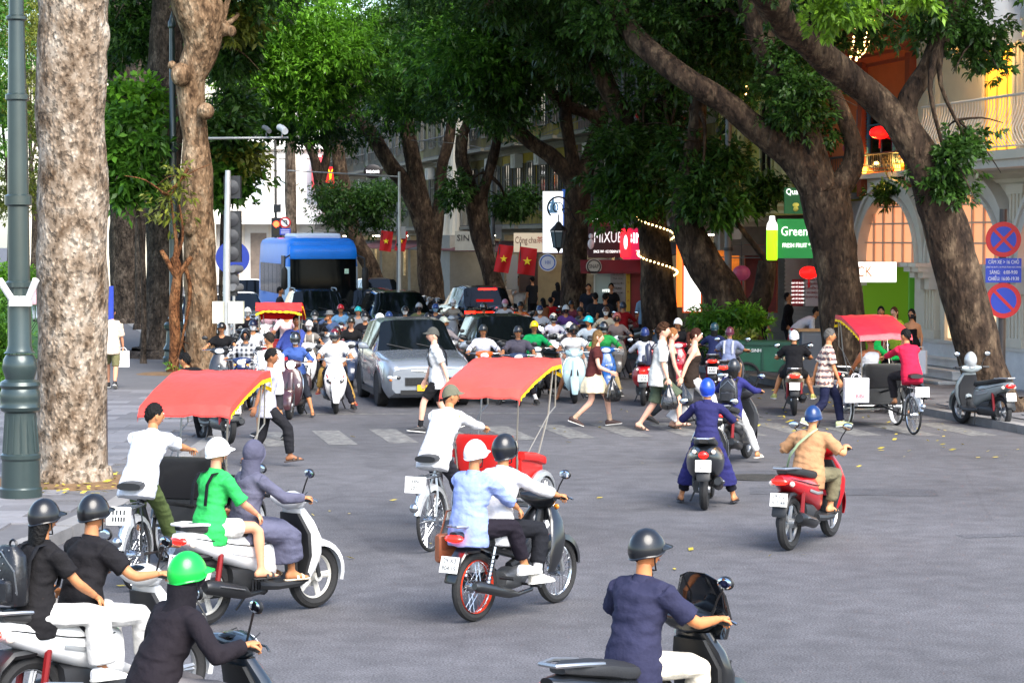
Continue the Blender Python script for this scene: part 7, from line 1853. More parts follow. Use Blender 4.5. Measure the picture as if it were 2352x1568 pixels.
# ---- cars, coach, parked motorbikes
car('silver grey crossover stopped at the line behind the crossing with yellow plate', '#868d96', (-2.03, 45.75), 191.5, 'suv', 4.3, 1.80, 1.67, '29E-381', '#e8b414', drl=True)
car('black saloon hidden behind the middle of the front row', '#0e1012', (-.15, 50.9), 191, 'suv', 4.5, 1.8, 1.56, None)
car('black sport utility car with roof rails left, behind the red rickshaw', '#111419', (-5.85, 67.6), FACE - 2, 'suv', 4.6, 1.88, 1.74, None, rails=True)
car('black people carrier behind the grey crossover', '#0d0f12', (-3.35, 66), FACE - 2, 'mpv', 4.75, 1.9, 1.74, None)
car('dark car squeezed between the two big black cars', '#14181c', (-4.45, 72.6), FACE, 'suv', 4.3, 1.76, 1.66, None)
car('black car facing away with three glowing red brake lamps', '#0c0d10', (-1.3, 76.0), YAW + 2, 'suv', 4.6, 1.9, 1.70, None, brake=5)
car('dark red hatchback facing away right of the coach', '#7c1020', (-6.0, 97), YAW + 6, 'suv', 4.2, 1.75, 1.58, None, brake=0)
car('white car with lit headlamps left of the coach', '#d5d8db', (gx(548, 75), 75), FACE, 'sedan', 4.4, 1.76, 1.48, None, lights=6)
car('white car glimpsed between the knobbly trunk and the dark trunk', '#dadcdf', (gx(470, 72), 72), FACE, 'sedan', 4.4, 1.76, 1.5, None)
car('silver car far down the left lane', '#c4c8cc', (gx(566, 92), 92), FACE, 'suv', 4.4, 1.76, 1.6, None, lights=6)
car('pale car parked beyond the lawn at the far left', '#c9ccd0', (gx(95, 205), 205), 80, 'sedan', 4.4, 1.76, 1.5, None)
coach((-7.05, 77.6), FACE)
PK = scooter('black parked motor scooter in the row along the right kerb', '#1a1c20', SV(31.5, -.75), 70, 'motor scooters parked along the right kerb', mir=False)
PU = underbone('dark parked motorbike in the row along the right kerb', '#202328', SV(32.6, -.75), 72, 'motor scooters parked along the right kerb', mir=False)
ORD = 'first second third fourth fifth sixth seventh eighth ninth tenth eleventh twelfth thirteenth fourteenth fifteenth sixteenth seventeenth eighteenth nineteenth twentieth twenty-first twenty-second twenty-third twenty-fourth twenty-fifth twenty-sixth twenty-seventh twenty-eighth'.split()
pn = 'charcoal,maroon,silver,navy,black,grey,white,dark'.split(',')
pcol = ['#3a3d42', '#7d1a20', '#b9bcc0', '#1d2d52', '#16181b', '#8f9498', '#c9c9c6', '#26282c']
pl = 'parked motorbike in the close-packed row along the right kerb'
PK['label'] = 'black scooter nearest the camera in the parked row along the right kerb'; PU['label'] = 'dark motorbike, second nearest in the parked row along the right kerb'; kk = 2
for i in range(26):
    u = 33.8 + i * 1.0
    if any(abs(u - q) < .7 for q in (34.0, 45.0, 58.0)): continue
    o = dup(PK if i % 3 else PU); o['label'] = pn[i % 8] + (' scooter, ' if i % 3 else ' motorbike, ') + ORD[kk] + ' nearest in the parked row along the right kerb'; kk += 1; p = SV(u, -.75 + random.uniform(-.15, .15)); o.location = p; o.rotation_euler.z = math.radians(YAW + 62 + random.uniform(-8, 8))
    recolor(o, ('rear_body', 'front_shield', 'front_fender', 'headset_cowl', 'leg_shield'), paint(pcol[i % 8]))
for i, (px, Y, rz, c, lab) in enumerate(((1545, 56.5, 60, '#202226', 'black motorbike parked against the fairy light tree, covered seat'), (1590, 57.4, 65, '#33363a', 'dark motorbike with helmets on its bars parked by the cart plants'), (1452, 62.5, 40, '#7d7a70', 'grey motorbike leaning beside the dessert shop entrance'), (1860, 53.2, 100, '#c03040', 'red and white motorbike parked behind the grey cabinet'), (495, 35.2, 25, '#17181a', 'black motorbike parked on the pavement behind the left rickshaw'))):
    o = dup(PU if i != 4 else PK); o.location = (gx(px, Y), Y, .126 if i in (3, 4) else 0); o.rotation_euler.z = math.radians(rz); o['label'] = lab; del o['group']
    recolor(o, ('rear_body', 'front_shield', 'front_fender', 'headset_cowl', 'leg_shield'), paint(c))

# ------------------------------------------------------------------ street furniture, signs, flags, lanterns, bags
def put(name, label, cat, px, py, Y, group=None, rz=0): return thing(name, label, cat, atY(px, py, Y), rz, group)
GRN = M('#303d3c', .35, .3, coat=.3, var=.08, vs=3)
def lamp_post(label, px, ybase, prof, Y, zt, flutes=True):
    s = ppm(Y); r = thing('lamp_post', label, 'lamp post', (gx(px, Y), Y, .13)); h0 = CAMH - (ybase - HZ) / s
    b = MB(); b.lathe([(rr / s, (ybase - y) / s) for y, rr in prof if y > zt[0]], 28); b.build('base', GRN, r, True, 30)
    b = MB(); b.lathe([(rr / s, (ybase - y) / s) for y, rr in prof if y <= zt[0]], 24); b.build('pole', GRN, r, True, 30)
    y0, y1, rr = zt[1], zt[2], zt[3]
    for k in range(14):
        a = 2 * math.pi * k / 14; f = MB(); q = rr / s
        f.tube([(math.cos(a) * q, math.sin(a) * q, (ybase - y0) / s), (math.cos(a) * q * .84, math.sin(a) * q * .84, (ybase - y1) / s)], .016, 5); f.build('flute', GRN, r)
    return r
lamp_post('big dark green cast iron lamp post at the left edge with swollen ornate base', 44, 1172,
          [(1172, 48), (1150, 48), (1146, 45), (1085, 43), (1080, 46), (1072, 46), (1068, 41), (1010, 37), (975, 36), (970, 44), (962, 47), (955, 44), (945, 45), (930, 46), (920, 42), (912, 47), (904, 44), (898, 33), (890, 35), (872, 41), (852, 37), (842, 31), (838, 36), (834, 31), (820, 27), (690, 26), (686, 31), (676, 31), (672, 25), (502, 24), (498, 31), (478, 31), (474, 24), (262, 22), (258, 27), (248, 27), (244, 21), (80, 18), (76, 24), (70, 24), (66, 17), (-400, 14), (-405, 0.5)], 27.5, (838, 1066, 980, 40))
lamp_post('second dark green lamp post behind the thin lopped tree', 399, 845,
          [(845, 26), (832, 26), (828, 23), (818, 22), (812, 25), (806, 22), (800, 19), (770, 17), (765, 22), (756, 23), (750, 18), (742, 14), (735, 10), (560, 9), (556, 12), (548, 12), (544, 9), (362, 8), (358, 11), (352, 8), (80, 6), (76, 9), (66, 9), (60, 6), (50, 3), (40, 0.4)], 57, (742, 798, 770, 18))
for x0, x1, lab in ((-.03, -.22, 'white bullet camera on the left side of the big lamp post'), (.05, .24, 'white bullet camera on the right side of the big lamp post')):
    p = atY(44 + (x0 * 189), 680, 27.5 - .14); c = thing('security_camera', lab, 'security camera', p)
    b = MB(); d = x1 - x0; b.tube([(d * .3, 0, -.04), (d * .55, -.05, .05), (d * .95, -.12, .20)], .042, 10); b.build('housing', M('#e6e4de', .4), c)
    b = MB(); b.box((d * .12, .03, -.06), (.13, .12, .12)); b.build('junction_box', M('#dedcd6', .5), c)
# thin brown post with a blue and white banner
r = thing('signpost', 'thin brown signpost with a blue and white banner behind the huge pale trunk', 'signpost', (gx(239, 30.9), 30.9, .13))
b = MB(); b.tube([(0, 0, -.05), (0, 0, 2.55)], .034, 10); b.build('post', M('#4a4140', .5, .3), r)
b = MB(); b.bx(.03, .085, -.25, .25, 2.05, 2.5); b.build('banner', M('#2c49b8', .6, var=.3, vs=4), r, False)
# traffic signals by the stop line
YT = 50.5
r = thing('traffic_light', 'traffic light seen from behind on a pale pole with meter boxes, left of the crossing', 'traffic light', (gx(519, YT), YT, .1)); s = ppm(YT)
GP = M('#b4b6b6', .4, .5, var=.12); BX = M('#1d1f22', .5)
b = MB(); b.tube([(0, 0, 0), (.02, 0, 2.6), (.06, 0, (HZ - 392) / s + 3.2)], [.085, .08, .06], 14); b.build('pole', GP, r)
def zz(y): return CAMH - (y - HZ) / s - .1
for (x0, x1, y0, y1, nm) in ((514, 552, 404, 456, 'signal_back'), (512, 552, 484, 602, 'signal_back'), (524, 542, 612, 680, 'signal_back')):
    b = MB(); b.bx((x0 - 519) / s, (x1 - 519) / s, .09, .35, zz(y1), zz(y0)); o = b.build('signal_head', BX, r, False)
    n = max(1, int((y1 - y0) / 38))
    for k in range(n):
        b = MB(); c = ((x0 + x1) / 2 - 519) / s; z = zz(y0 + (k + .5) * (y1 - y0) / n); b.lathe([(.15, .0), (.16, -.03), (.02, -.07)], 14, (c, .088, z), ax='y'); b.build('rear_cap', M('#2a2c30', .5), o)
for y in (618, 660):
    b = MB(); b.sell([(.0, zz(y), .08, .08, .14), (.18, zz(y), .14, .10, .20), (.26, zz(y), .13, .09, .24)], 12); b.build('hood', M('#5b5d60', .5), r)
for x0, x1 in ((489, 514), (525, 560)):
    b = MB(); b.bx((x0 - 519) / s, (x1 - 519) / s, -.12, .10, zz(742), zz(692)); b.build('meter_box', M('#cfcdb8', .6, var=.06), r, False)
r = put('road_sign', 'round blue road sign half hidden by the traffic light', 'road sign', 534, 592, 53.5)
b = MB(); b.lathe([(0, 0), (.40, 0), (.40, .02), (0, .02)], 30, ax='y'); b.build('disc', M('#16308a', .5), r)
b = MB(); b.tube([(.02, .05, .35), (.02, .05, -2.6)], .035, 8); b.build('post', GP, r)
# mast arm with cameras over the left pavement
r = thing('signal_mast', 'grey mast arm reaching out from the knobbly trunk, carrying cameras', 'mast', (gx(474, 57), 57, .1)); s = ppm(57); h = CAMH + (HZ - 319) / s - .1
b = MB(); b.tube([(0, 0, 0), (0, 0, h + .1)], .05, 10); b.build('pole', GP, r); b = MB(); b.tube([(0, 0, h), ((664 - 474) / s, 0, h + .02)], [.035, .025], 8); b.build('arm', GP, r)
for px, lab in ((612, 'small camera on the mast arm, left of the white one'), (648, 'white surveillance camera at the end of the mast arm')):
    c = put('security_camera', lab, 'security camera', px, 316, 57); b = MB(); b.tube([(0, 0, 0), (0, 0, .12)], .02, 6); b.tube([(-.08, .1, .26), (.02, -.05, .22), (.10, -.25, .14)], .085 if px > 620 else .06, 10); b.build('housing', M('#d9dde0' if px > 620 else '#6a6c6e', .4), c)
r = thing('signal_mast', 'grey mast arm in front of the hamburger sign', 'mast', (gx(918, 92), 92, .1)); s = ppm(92); h = CAMH + (HZ - 412) / s
b = MB(); b.tube([(0, 0, 0), (0, 0, h + .2)], .055, 8); b.build('pole', GP, r); b = MB(); b.tube([(0, 0, h), ((662 - 918) / s, 0, h + .25)], [.035, .025], 6); b.build('arm', GP, r)
# far red signal with no left turn sign
YF = 84; s = ppm(YF)
r = thing('traffic_light', 'far traffic light glowing red above the coach', 'traffic light', (gx(634, YF), YF, .1))
b = MB(); b.tube([(0, 0, 0), (0, 0, CAMH + (HZ - 330) / s)], .05, 8); b.build('pole', M('#5a5652', .5, .3), r)
def zf(y): return CAMH - (y - HZ) / s - .1
b = MB(); b.bx(-.13, .23, -.28, -.05, zf(545), zf(500)); b.bx(-.05, .2, -.25, -.05, zf(488), zf(470)); b.build('signal_head', BX, r, False)
b = MB(); b.lathe([(0, -.01), (.11, -.01), (.11, 0), (0, 0)], 16, (.05, -.28, zf(515)), ax='y'); b.build('red_lens', M('#ff2a12', .3, emit=6), r)
b = MB(); b.lathe([(0, -.005), (.11, -.005), (.11, 0), (0, 0)], 16, (.05, -.28, zf(533)), ax='y'); b.build('dark_lens', M('#2a2210', .3), r)
RED, BLU, WHI = M('#c4141c', .45), M('#1f3fb8', .45), M('#e6e6e6', .5)
r = put('road_sign', 'round no left turn sign beside the far red signal', 'road sign', 655, 511, YF - .3)
b = MB(); b.lathe([(0, 0), (.21, 0), (.21, .02), (0, .02)], 24, ax='y'); b.build('disc', RED, r); b = MB(); b.lathe([(0, -.004), (.155, -.004), (.155, 0), (0, 0)], 24, ax='y'); b.build('face', WHI, r)
b = MB(); b.bx(-.08, .07, -.012, -.006, .04, .075); b.bx(.04, .075, -.012, -.006, -.09, .04); b.box((0, -.016, 0), (.36, .006, .035), M4=Matrix.Rotation(math.radians(45), 3, 'Y')); b.build('symbol', M('#2a1618', .5), r, False)
r = put('road_sign', 'small blue plate under the no left turn sign', 'road sign', 655, 532, YF - .3); b = MB(); b.bx(-.2, .2, 0, .02, -.12, .12); b.build('plate', BLU, r, False); b = MB(); [b.bx(-.16, .16, -.006, -.001, -.07 + k * .06, -.05 + k * .06) for k in range(3)]; b.build('lettering', WHI, r, False)
# no stopping and no parking signs
YS = 45.6; s = ppm(YS); q = thing('sign_pole', 'dark steel pole carrying the no stopping and no parking signs at right', 'sign pole', (gx(2304, YS), YS, .12))
b = MB(); b.tube([(0, .06, 0), (0, .06, 3.75)], .075, 12); b.build('pole', M('#4a4544', .45, .3, var=.1), q)
for py, lab, cross in ((550, 'round red and blue no stopping sign with a cross, upper of the two', True), (690, 'round red and blue no parking sign with one slash, lower of the two', False)):
    r = put('road_sign', lab, 'road sign', 2305, py, YS - .06); b = MB(); b.lathe([(0, 0), (.355, 0), (.355, .025), (0, .025)], 40, ax='y'); b.build('disc', RED, r)
    b = MB(); b.lathe([(0, -.006), (.26, -.006), (.26, -.001), (0, -.001)], 40, ax='y'); b.build('face', BLU, r)
    for a in ((45, -45) if cross else (45,)):
        b = MB(); b.box((0, -.010 - (.003 if a < 0 else 0), 0), (.55, .004, .062), M4=Matrix.Rotation(math.radians(a), 3, 'Y')); b.build('slash', RED, r, False)
r = put('road_sign', 'blue plate with white opening hours lettering between the two round signs', 'road sign', 2305, 621, YS - .06); b = MB(); b.bx(-.36, .36, 0, .02, -.245, .245); b.build('plate', BLU, r, False)
for t, sz, z in (('CẤM XE > 16 CHỖ', .105, .165), ('(TRỪ XE BUÝT, XE ĐƯA ĐÓN HỌC SINH)', .042, .065), ('SÁNG:   6:00-9:00', .105, -.04), ('CHIỀU: 16:00-19:30', .105, -.17)): text(t, sz, WHI, r, (0, -.006, z), (math.pi / 2, 0, 0), depth=.003, sx=.72 if sz > .05 else .9)

def board(name, label, px, py, Y, w, h, m, texts=(), rz=0, d=.12, cat='sign', frame=None):
    s = ppm(Y); r = put(name, label, cat, px, py, Y, rz=rz); r['kind'] = 'thing'; b = MB(); b.bx(-w / s / 2, w / s / 2, 0, d, -h / s / 2, h / s / 2); b.build('panel', m, r, False)
    if frame:
        f = MB(); W2, H2 = w / s / 2, h / s / 2
        for a in ((-W2 - .04, W2 + .04, H2, H2 + .04), (-W2 - .04, W2 + .04, -H2 - .04, -H2), (-W2 - .04, -W2, -H2, H2), (W2, W2 + .04, -H2, H2)): f.bx(a[0], a[1], -.03, d, a[2], a[3])
        f.build('frame', frame, r, False)
    for t in texts:
        text(t[0], t[1] / s, t[4], r, (t[2] / s, -.012, t[3] / s), (math.pi / 2, 0, 0), depth=.006, sx=t[5] if len(t) > 5 else 1)
    return r
WL = M('#f4f4f0', .4, emit=.5); GB = M('#137a35', .5, emit=.12); BK = M('#1a1416', .5)
r = board('shop_sign', 'green lit juice bar sign with white lettering and a bottle at its left', 1850, 548, 52.5, 128, 90, GB, (('Green C', 30, -14, 16, WL, .8), ('FRESH FRUIT * JUICE *', 14, -4, -16, WL, .72), ('DT: 0966', 7, 30, -38, WL)))
b = MB(); b.lathe([(0, -.5), (.11, -.5), (.13, -.46), (.13, .2), (.0, .2)], 18, (-.78, -.06, .0)); b.build('bottle', M('#8fdc14', .35, emit=.5), r)
b = MB(); b.lathe([(.13, .2), (.12, .33), (.07, .42), (.06, .52), (0, .53)], 18, (-.78, -.06, 0)); b.build('bottle_top', WL, r)
board('shop_sign', 'small green noodle shop sign with fruit picture above the juice sign', 1846, 461, 52.6, 88, 60, M('#0f5c2c', .5), (('Quán Bún', 19, -8, 20, WL, .85),))
b = MB()
for i in range(14): b.ell((random.uniform(-.38, .3), -.02, random.uniform(-.2, .04)), (.06, .02, .05), 8, 5)
o = b.build('fruit_picture', M('#b8b04a', .6, island=.7), None); o.parent = [x for x in bpy.data.objects if x.get('label', '').startswith('small green noodle')][0]; o['kind'] = 'stuff'
board('shop_sign', 'bright white lit signboard with orange lettering over the juice shop', 2005, 625, 50.6, 108, 46, M('#f6f4ee', .4, emit=.42), (('CK', 34, -20, 0, M('#d07a10', .5), .8),))
board('poster', 'red price poster with white lines on the roller shutter', 1832, 672, 59.2, 26, 62, M('#8e1820', .6), [('GIÁ VÉ 30.000', 5, 0, 22 - 9 * k, WL) for k in range(6)], d=.02, cat='poster')
board('poster', 'white price poster with red lettering beside the red one', 1866, 668, 58.4, 32, 70, M('#b9b2b0', .6), [(t, 6.5, 0, 26 - 10 * k, M('#8a1c22', .6)) for k, t in enumerate(('NHÀ HÀNG BÁN VÉ', 'TÒ HE QUẢN BÁN', 'THUYỀN VỀ', '80 TRIỆU', 'ĐI THAM QUAN'))], d=.02, cat='poster')
r = board('shop_sign', 'dark red dessert shop sign with big white letters', 1388, 556, 70.5, 74, 72, M('#3a0f14', .5), (('MIXUE', 36, 8, 10, M('#e8e4e4', .5, emit=.25), .62), ('SINCE 1997 · ICE CREAM & TEA', 8.5, 8, -22, WL, .56)))
b = MB(); b.ell((-.42, -.04, .18), (.07, .05, .09), 10, 8); b.ell((-.42, -.04, -.06), (.10, .06, .16), 10, 8); b.build('ice_cream_emblem', M('#e6dede', .5), r)
b = MB(); b.prism([(-.0, 0), (-.55, -.35), (-.55, -.42), (0, -.08)], -.75, 1.9, f=lambda p, q, t: (t, p, q - .55)); b.build('tiled_awning', M('#6a1218', .7, var=.2), r, False)
r = board('shop_sign', 'glowing pink and violet dessert sign next to the dark red sign', 1462, 560, 69.8, 62, 72, M('#a8123c', .4, emit=.35), (('BING', 34, 6, 12, M('#ffffff', .4, emit=1.3), .75), ('TEA', 13, 10, -20, WL)))
b = MB(); b.sell([(-.42, -.05, .14, .05, -.34), (-.3, -.05, .17, .06, -.34), (.3, -.05, .17, .06, -.34), (.45, -.05, .12, .05, -.34)], 14, ax='z'); b.build('ice_lolly', M('#e01822', .4, emit=.9), r)
b = MB(); b.ell((-.34, -.11, .05), (.06, .02, .22), 10, 8); b.build('lolly_drip', WL, r)
board('shop_sign', 'faded red shop sign with white capitals above the dessert shop', 1376, 504, 72, 58, 42, M('#8e3030', .6, var=.15), (('VINCENT', 15, 0, -2, WL, .85),))
r = board('shop_sign', 'tall white lit panel with pale blue emblem beside the lantern', 1270, 510, 77, 46, 140, M('#eef2f8', .4, emit=.45), [('NHÀ HÀNG', 8, 0, -12, M('#6fb4e0', .5), 1), ('số 12', 6, -10, -42, M('#9a6a8a', .5), 1), ('Quán', 6, 10, -58, M('#9a6a8a', .5), 1)])
b = MB(); b.torus((0, -.012, .5), .17, .025, 20, 4, ax='y', fl=.4); b.torus((0, -.014, .52), .09, .02, 16, 4, ax='y', fl=.4); b.prism([(-.13, .30), (.13, .30), (0, .92)], -.02, -.005, f=lambda p, q, t: (p, t, q)); b.build('emblem', M('#8cc4ea', .5), r)
board('shop_sign', 'blue and yellow panel squeezed behind the tall white one', 1298, 480, 78, 14, 90, M('#1c4fa0', .5, emit=.1), (('CHÈ', 9, 0, 20, M('#f0d24a', .5)),))
board('shop_sign', 'cream tea shop sign with brown red lettering under a small lamp', 1213, 557, 81, 66, 44, M('#c9b79c', .5, emit=.12), (('Công', 22, -16, 5, M('#5c1a1a', .6), .6), ('cha', 20, 10, 5, M('#5c1a1a', .6), .7), ('茶', 16, 27, 5, M('#a01818', .6))))
for px, py, rp, Y, c1, c2, t, lab in ((1258, 603, 20, 77, '#d9dbe0', '#2a5fb4', 'HH', 'round white and blue sign hanging under the tall white panel'), (1364, 612, 18, 70, '#b3a898', '#3a322c', 'SNAP', 'round beige photo booth sign outside the dessert shop'), (1400, 612, 11, 70.5, '#c9c4bc', '#d9d4cc', '', 'smaller pale round sign behind the beige one')):
    s = ppm(Y); r = put('shop_sign', lab, 'sign', px, py, Y); b = MB(); b.lathe([(0, -.05), (rp / s, -.05), (rp / s, .05), (0, .05)], 26, ax='y'); b.build('disc', M(c1, .5), r)
    b = MB(); b.torus((0, -.052, 0), rp / s * .82, .02, 24, 4, ax='y', fl=.5); b.build('ring', M(c2, .5), r)
    if t: text(t, 13 / s, M(c2, .5), r, (0, -.056, 0), (math.pi / 2, 0, 0), depth=.004, sx=.7)
r = board('shop_sign', 'red sign with yellow arched M on the terrace by the white store', 759, 402, 108, 32, 38, M('#b8141c', .5, emit=.15))
for q in (-1, 1):
    b = MB(); b.tube([(q * .125 + .115 * math.cos(a), -.03, -.30 + .56 * math.sin(a)) for a in np.linspace(0, math.pi, 13)], .032, 6); b.build('arch', M('#f2b81a', .5, emit=.3), r)
board('shop_sign', 'lower red and white sign under the arched M', 762, 427, 108, 36, 14, M('#c01c26', .5), (('CAFE', 9, 0, 0, WL),))
s = ppm(106); r = put('shop_sign', 'dark oval sign with white lettering at the bend', 'sign', 856, 394, 104); b = MB(); b.ell((0, 0, 0), (.42, .06, .33), 20, 10); b.build('disc', BK, r); text('THE CAFE', .17, M('#ffffff', .4, emit=1.5), r, (0, -.075, -.02), (math.pi / 2, 0, 0), depth=.004, sx=.8)
board('shop_sign', 'grey hoarding with a black eye motif by the twin trunk', 1068, 553, 90, 46, 44, M('#8d8c84', .6, var=.1), (('SIN', 20, -4, 6, BK),))
board('display_panel', 'tall glowing white display panel with red edge behind the fairy light tree', 1590, 640, 63.2, 38, 150, M('#f4efe8', .4, emit=.8), (('CÀ PHÊ', 9, 0, 40, M('#b02018', .5), 1), ('30K', 12, 2, 5, M('#2a1a14', .5), 1)), frame=M('#c8501c', .5, emit=.2))
board('display_panel', 'narrow orange lit panel left of the glowing white one', 1562, 630, 63.6, 16, 150, M('#e8641c', .5, emit=.5))
board('shop_entrance', 'pale framed glass door of the photo booth shop with small stickers', 1384, 668, 71.2, 34, 142, M('#9fb0a8', .25), (('MTE', 9, 8, 0, WL, 1),), frame=M('#c9cfc4', .5), cat='entrance')
board('menu_board', 'grey menu board with dark lines beside the photo booth door', 1419, 652, 71.0, 34, 96, M('#a09a98', .6), [(t, 5.5, 0, 34 - 11 * k, M('#3a2a2c', .6)) for k, t in enumerate(('MENU', 'LÊ QUÁN', 'TRÀ SỮA', 'BÁN NƯỚC', 'CÀ PHÊ', 'KEM TƯƠI'))], cat='board')
board('banner', 'narrow red and yellow vertical banner beside the dessert shop', 1443, 640, 70.8, 9, 150, M('#c49a1e', .6), [(t, 7, 0, 50 - 20 * k, M('#a01018', .6)) for k, t in enumerate('KEMTRA')], cat='banner')
board('shop_entrance', 'deep red door panel of the dessert shop', 1466, 655, 70.9, 32, 190, M('#7c0e16', .5, var=.15), cat='entrance', frame=M('#4a0a10', .6))
board('curtain', 'white curtain panel left of the tea shop door', 1176, 625, 82.2, 26, 80, M('#8e8a84', .8), cat='curtain'); board('shop_entrance', 'brown wooden door of the tea shop', 1214, 632, 82.2, 40, 74, M('#3a2418', .6, var=.3), cat='entrance', frame=M('#5a3a24', .6))
board('shop_wall', 'cream wall panel with a dark joint under the round white and blue sign', 1268, 650, 77.5, 64, 100, M('#9a8258', .7, var=.15), cat='wall')
board('noodle_stall', 'red painted stall front hung with lanterns left of the roller shutter', 1748, 640, 60.5, 70, 150, M('#6a1a14', .6, var=.5, vs=2), cat='stall', frame=M('#8a3a18', .6)); board('stall_awning', 'grey sagging canvas awning over the lantern stall', 1735, 575, 58.8, 120, 24, M('#4a4540', .8, var=.2), d=1.4, cat='awning')
board('stall_curtain', 'orange glowing back of the lantern stall', 1668, 630, 62.0, 60, 110, M('#b8601c', .6, emit=.25, var=.6, vs=2), cat='stall')
# flags
def flag(label, px, py, Y, w, h, tilt):
    s = ppm(Y); r = put('flag', label, 'flag', px, py, Y, 'red flags with a yellow star'); w /= s; h /= s; n = 9
    def P(i, j): t = i / n; u = j / n; return ((t - .5) * w + math.sin(math.radians(tilt)) * (.5 - u) * h * .5, .06 * math.sin(t * 7 + u * 3), (.5 - u) * h - .14 * w * t * (1 if tilt > 0 else -1))
    b = MB(); b.loft([[P(i, j) for j in range(n + 1)] for i in range(n + 1)], closed=False); b.build('cloth', M('#b80f14', .75, bump=.2, bs=8), r)
    st = []; 
    for k in range(10):
        a = math.pi / 2 + k * math.pi / 5; q = (.20 if k % 2 == 0 else .078) * w * 1.35; st.append((math.cos(a) * q, math.sin(a) * q))
    c = P(4.5, 4.5); b = MB(); b.prism(st, -.11, -.075, f=lambda p, q, t: (p + c[0], t, q + c[2])); b.build('star', M('#f2cf1c', .6), r, False)
    b = MB(); x, y, z = P(0, 0); b.tube([(x + .02, .05, z - h * .9), (x + .02, .05, z + .12)], .018, 6); b.build('staff', DKM(), r)
flag('red star flag hanging left of the tea shop sign, seen edge-on', 1157, 592, 80, 34, 62, 24); flag('broad red star flag hanging in front of the tea shop', 1211, 597, 78, 40, 62, 12)
flag('red star flag beside the grey pole near the coach', 887, 552, 93, 27, 46, 14); flag('red star flag right of the grey pole near the coach', 921, 552, 94, 24, 46, 18)
for px, Y, y0, rr, lab in ((1672, 57.5, 80, .10, 'tall grey utility pole with clamps between the slanting trees'), (1132, 83, 330, .09, 'grey utility pole with a box beside the twin stemmed tree'), (915, 94, 470, .08, 'thin grey pole between the two far flags')):
    s = ppm(Y); r = thing('utility_pole', lab, 'utility pole', (gx(px, Y), Y, .1)); b = MB(); b.tube([(0, 0, 0), (0, 0, CAMH + (HZ - y0) / s)], [rr, rr * .75], 10); b.build('pole', M('#6a6c6e', .5, .3, var=.15), r)
    b = MB(); b.box((rr + .12, 0, 3.4), (.22, .2, .5)); b.build('meter_box', M('#8d8f90', .5), r, False)
    for z in (2.9, 4.2): b = MB(); b.lathe([(rr, -.04), (rr + .02, -.04), (rr + .02, .04), (rr, .04)], 12, (0, 0, z)); b.build('clamp', DKM(), r)
# scrolled bracket lantern
Yb = 70.2; s = ppm(Yb); r = put('street_lantern', 'green glass lantern hanging from a scrolled iron bracket on the forked tree', 'lantern', 1283, 500, Yb); IRN = M('#16181b', .5, .4)
b = MB(); b.torus((.0, 0, .30), .34, .028, 22, 6, ax='y', a0=0, a1=math.pi * 1.25); b.tube([(.34, 0, .30), (.45, 0, .05), (.55, .1, -.1)], .028, 6); b.torus((-.02, 0, .32), .15, .018, 16, 5, ax='y', a0=-.8, a1=math.pi * 1.5); b.torus((.22, 0, .20), .09, .015, 14, 5, ax='y', a0=0, a1=5); b.tube([(0, 0, .1), (0, 0, -.15)], .02, 6); b.build('bracket', IRN, r)
b = MB(); b.lathe([(.04, -.12), (.10, -.18), (.10, -.20), (.27, -.38), (.27, -.42), (0, -.42)], 6); b.build('hood', IRN, r, False)
b = MB(); b.lathe([(.24, -.425), (.15, -.92), (0, -.92)], 6); b.build('glass', M('#5d6a70', .15, coat=.5), r, False)
b = MB(); [b.tube([(math.cos(a) * .25, math.sin(a) * .25, -.42), (math.cos(a) * .155, math.sin(a) * .155, -.94)], .013, 4) for a in np.linspace(0, 2 * math.pi, 7)[:6]]; b.lathe([(.16, -.92), (.06, -.98), (.02, -1.08)], 6); b.build('cage', IRN, r)
# paper lanterns
def lantern(label, px, py, Y, rp, c, e, flat=.8, grp='hanging lanterns'):
    s = ppm(Y); k = rp / s; r = put('paper_lantern', label, 'lantern', px, py, Y, grp); b = MB(); n = 20
    b.loft([[(math.cos(2 * math.pi * i / n) * k * math.sin(t) * (1 if i % 2 else .93), math.sin(2 * math.pi * i / n) * k * math.sin(t) * (1 if i % 2 else .93), -k * flat * math.cos(t)) for i in range(n)] for t in np.linspace(.25, 2.9, 10)]); b.build('shade', M(c, .5, emit=e, var=.2, vs=6), r)
    b = MB(); b.tube([(0, 0, -k * flat), (0, 0, -k * flat - .22)], [.02, .035], 5); b.build('tassel', M('#a01418', .7), r)
    b = MB(); b.tube([(0, 0, k * flat), (0, 0, k * flat + .6)], .008, 4); b.build('cord', BLK(), r)
lantern('glowing red lantern in front of the blue shutters', 2021, 305, 54.4, 24, '#e60c0a', 1.2, .62); lantern('glowing red lotus lantern above the white price poster', 1858, 626, 56.5, 22, '#e60c0a', 1.2, .66); lantern('dim purple striped lantern by the utility pole', 1703, 627, 58, 21, '#7a3048', .12, .85)
lantern('dark red lantern hidden behind the forked limb of the tree', 1955, 340, 53.6, 20, '#6a0f1c', .05, .8)
LX = ((1468, 262), (1500, 284), (1534, 270), (1550, 258), (1572, 276), (1606, 300), (1612, 325), (1640, 330), (1600, 240), (1655, 300), (1580, 236), (1480, 240))
for i, (px, py) in enumerate(LX):
    lantern(('dark red', 'grey', 'brown', 'purple')[i % 4] + ' unlit silk lantern among the branches, ' + ORD[sorted(LX).index((px, py))] + ' from the left', px, py, 66 + (i % 3), 11, ('#8a1418', '#2a2c30', '#6a2a1c', '#3a1a2c')[i % 4], .04 if i % 4 == 0 else 0, 1.0, 'unlit silk lanterns among the branches')
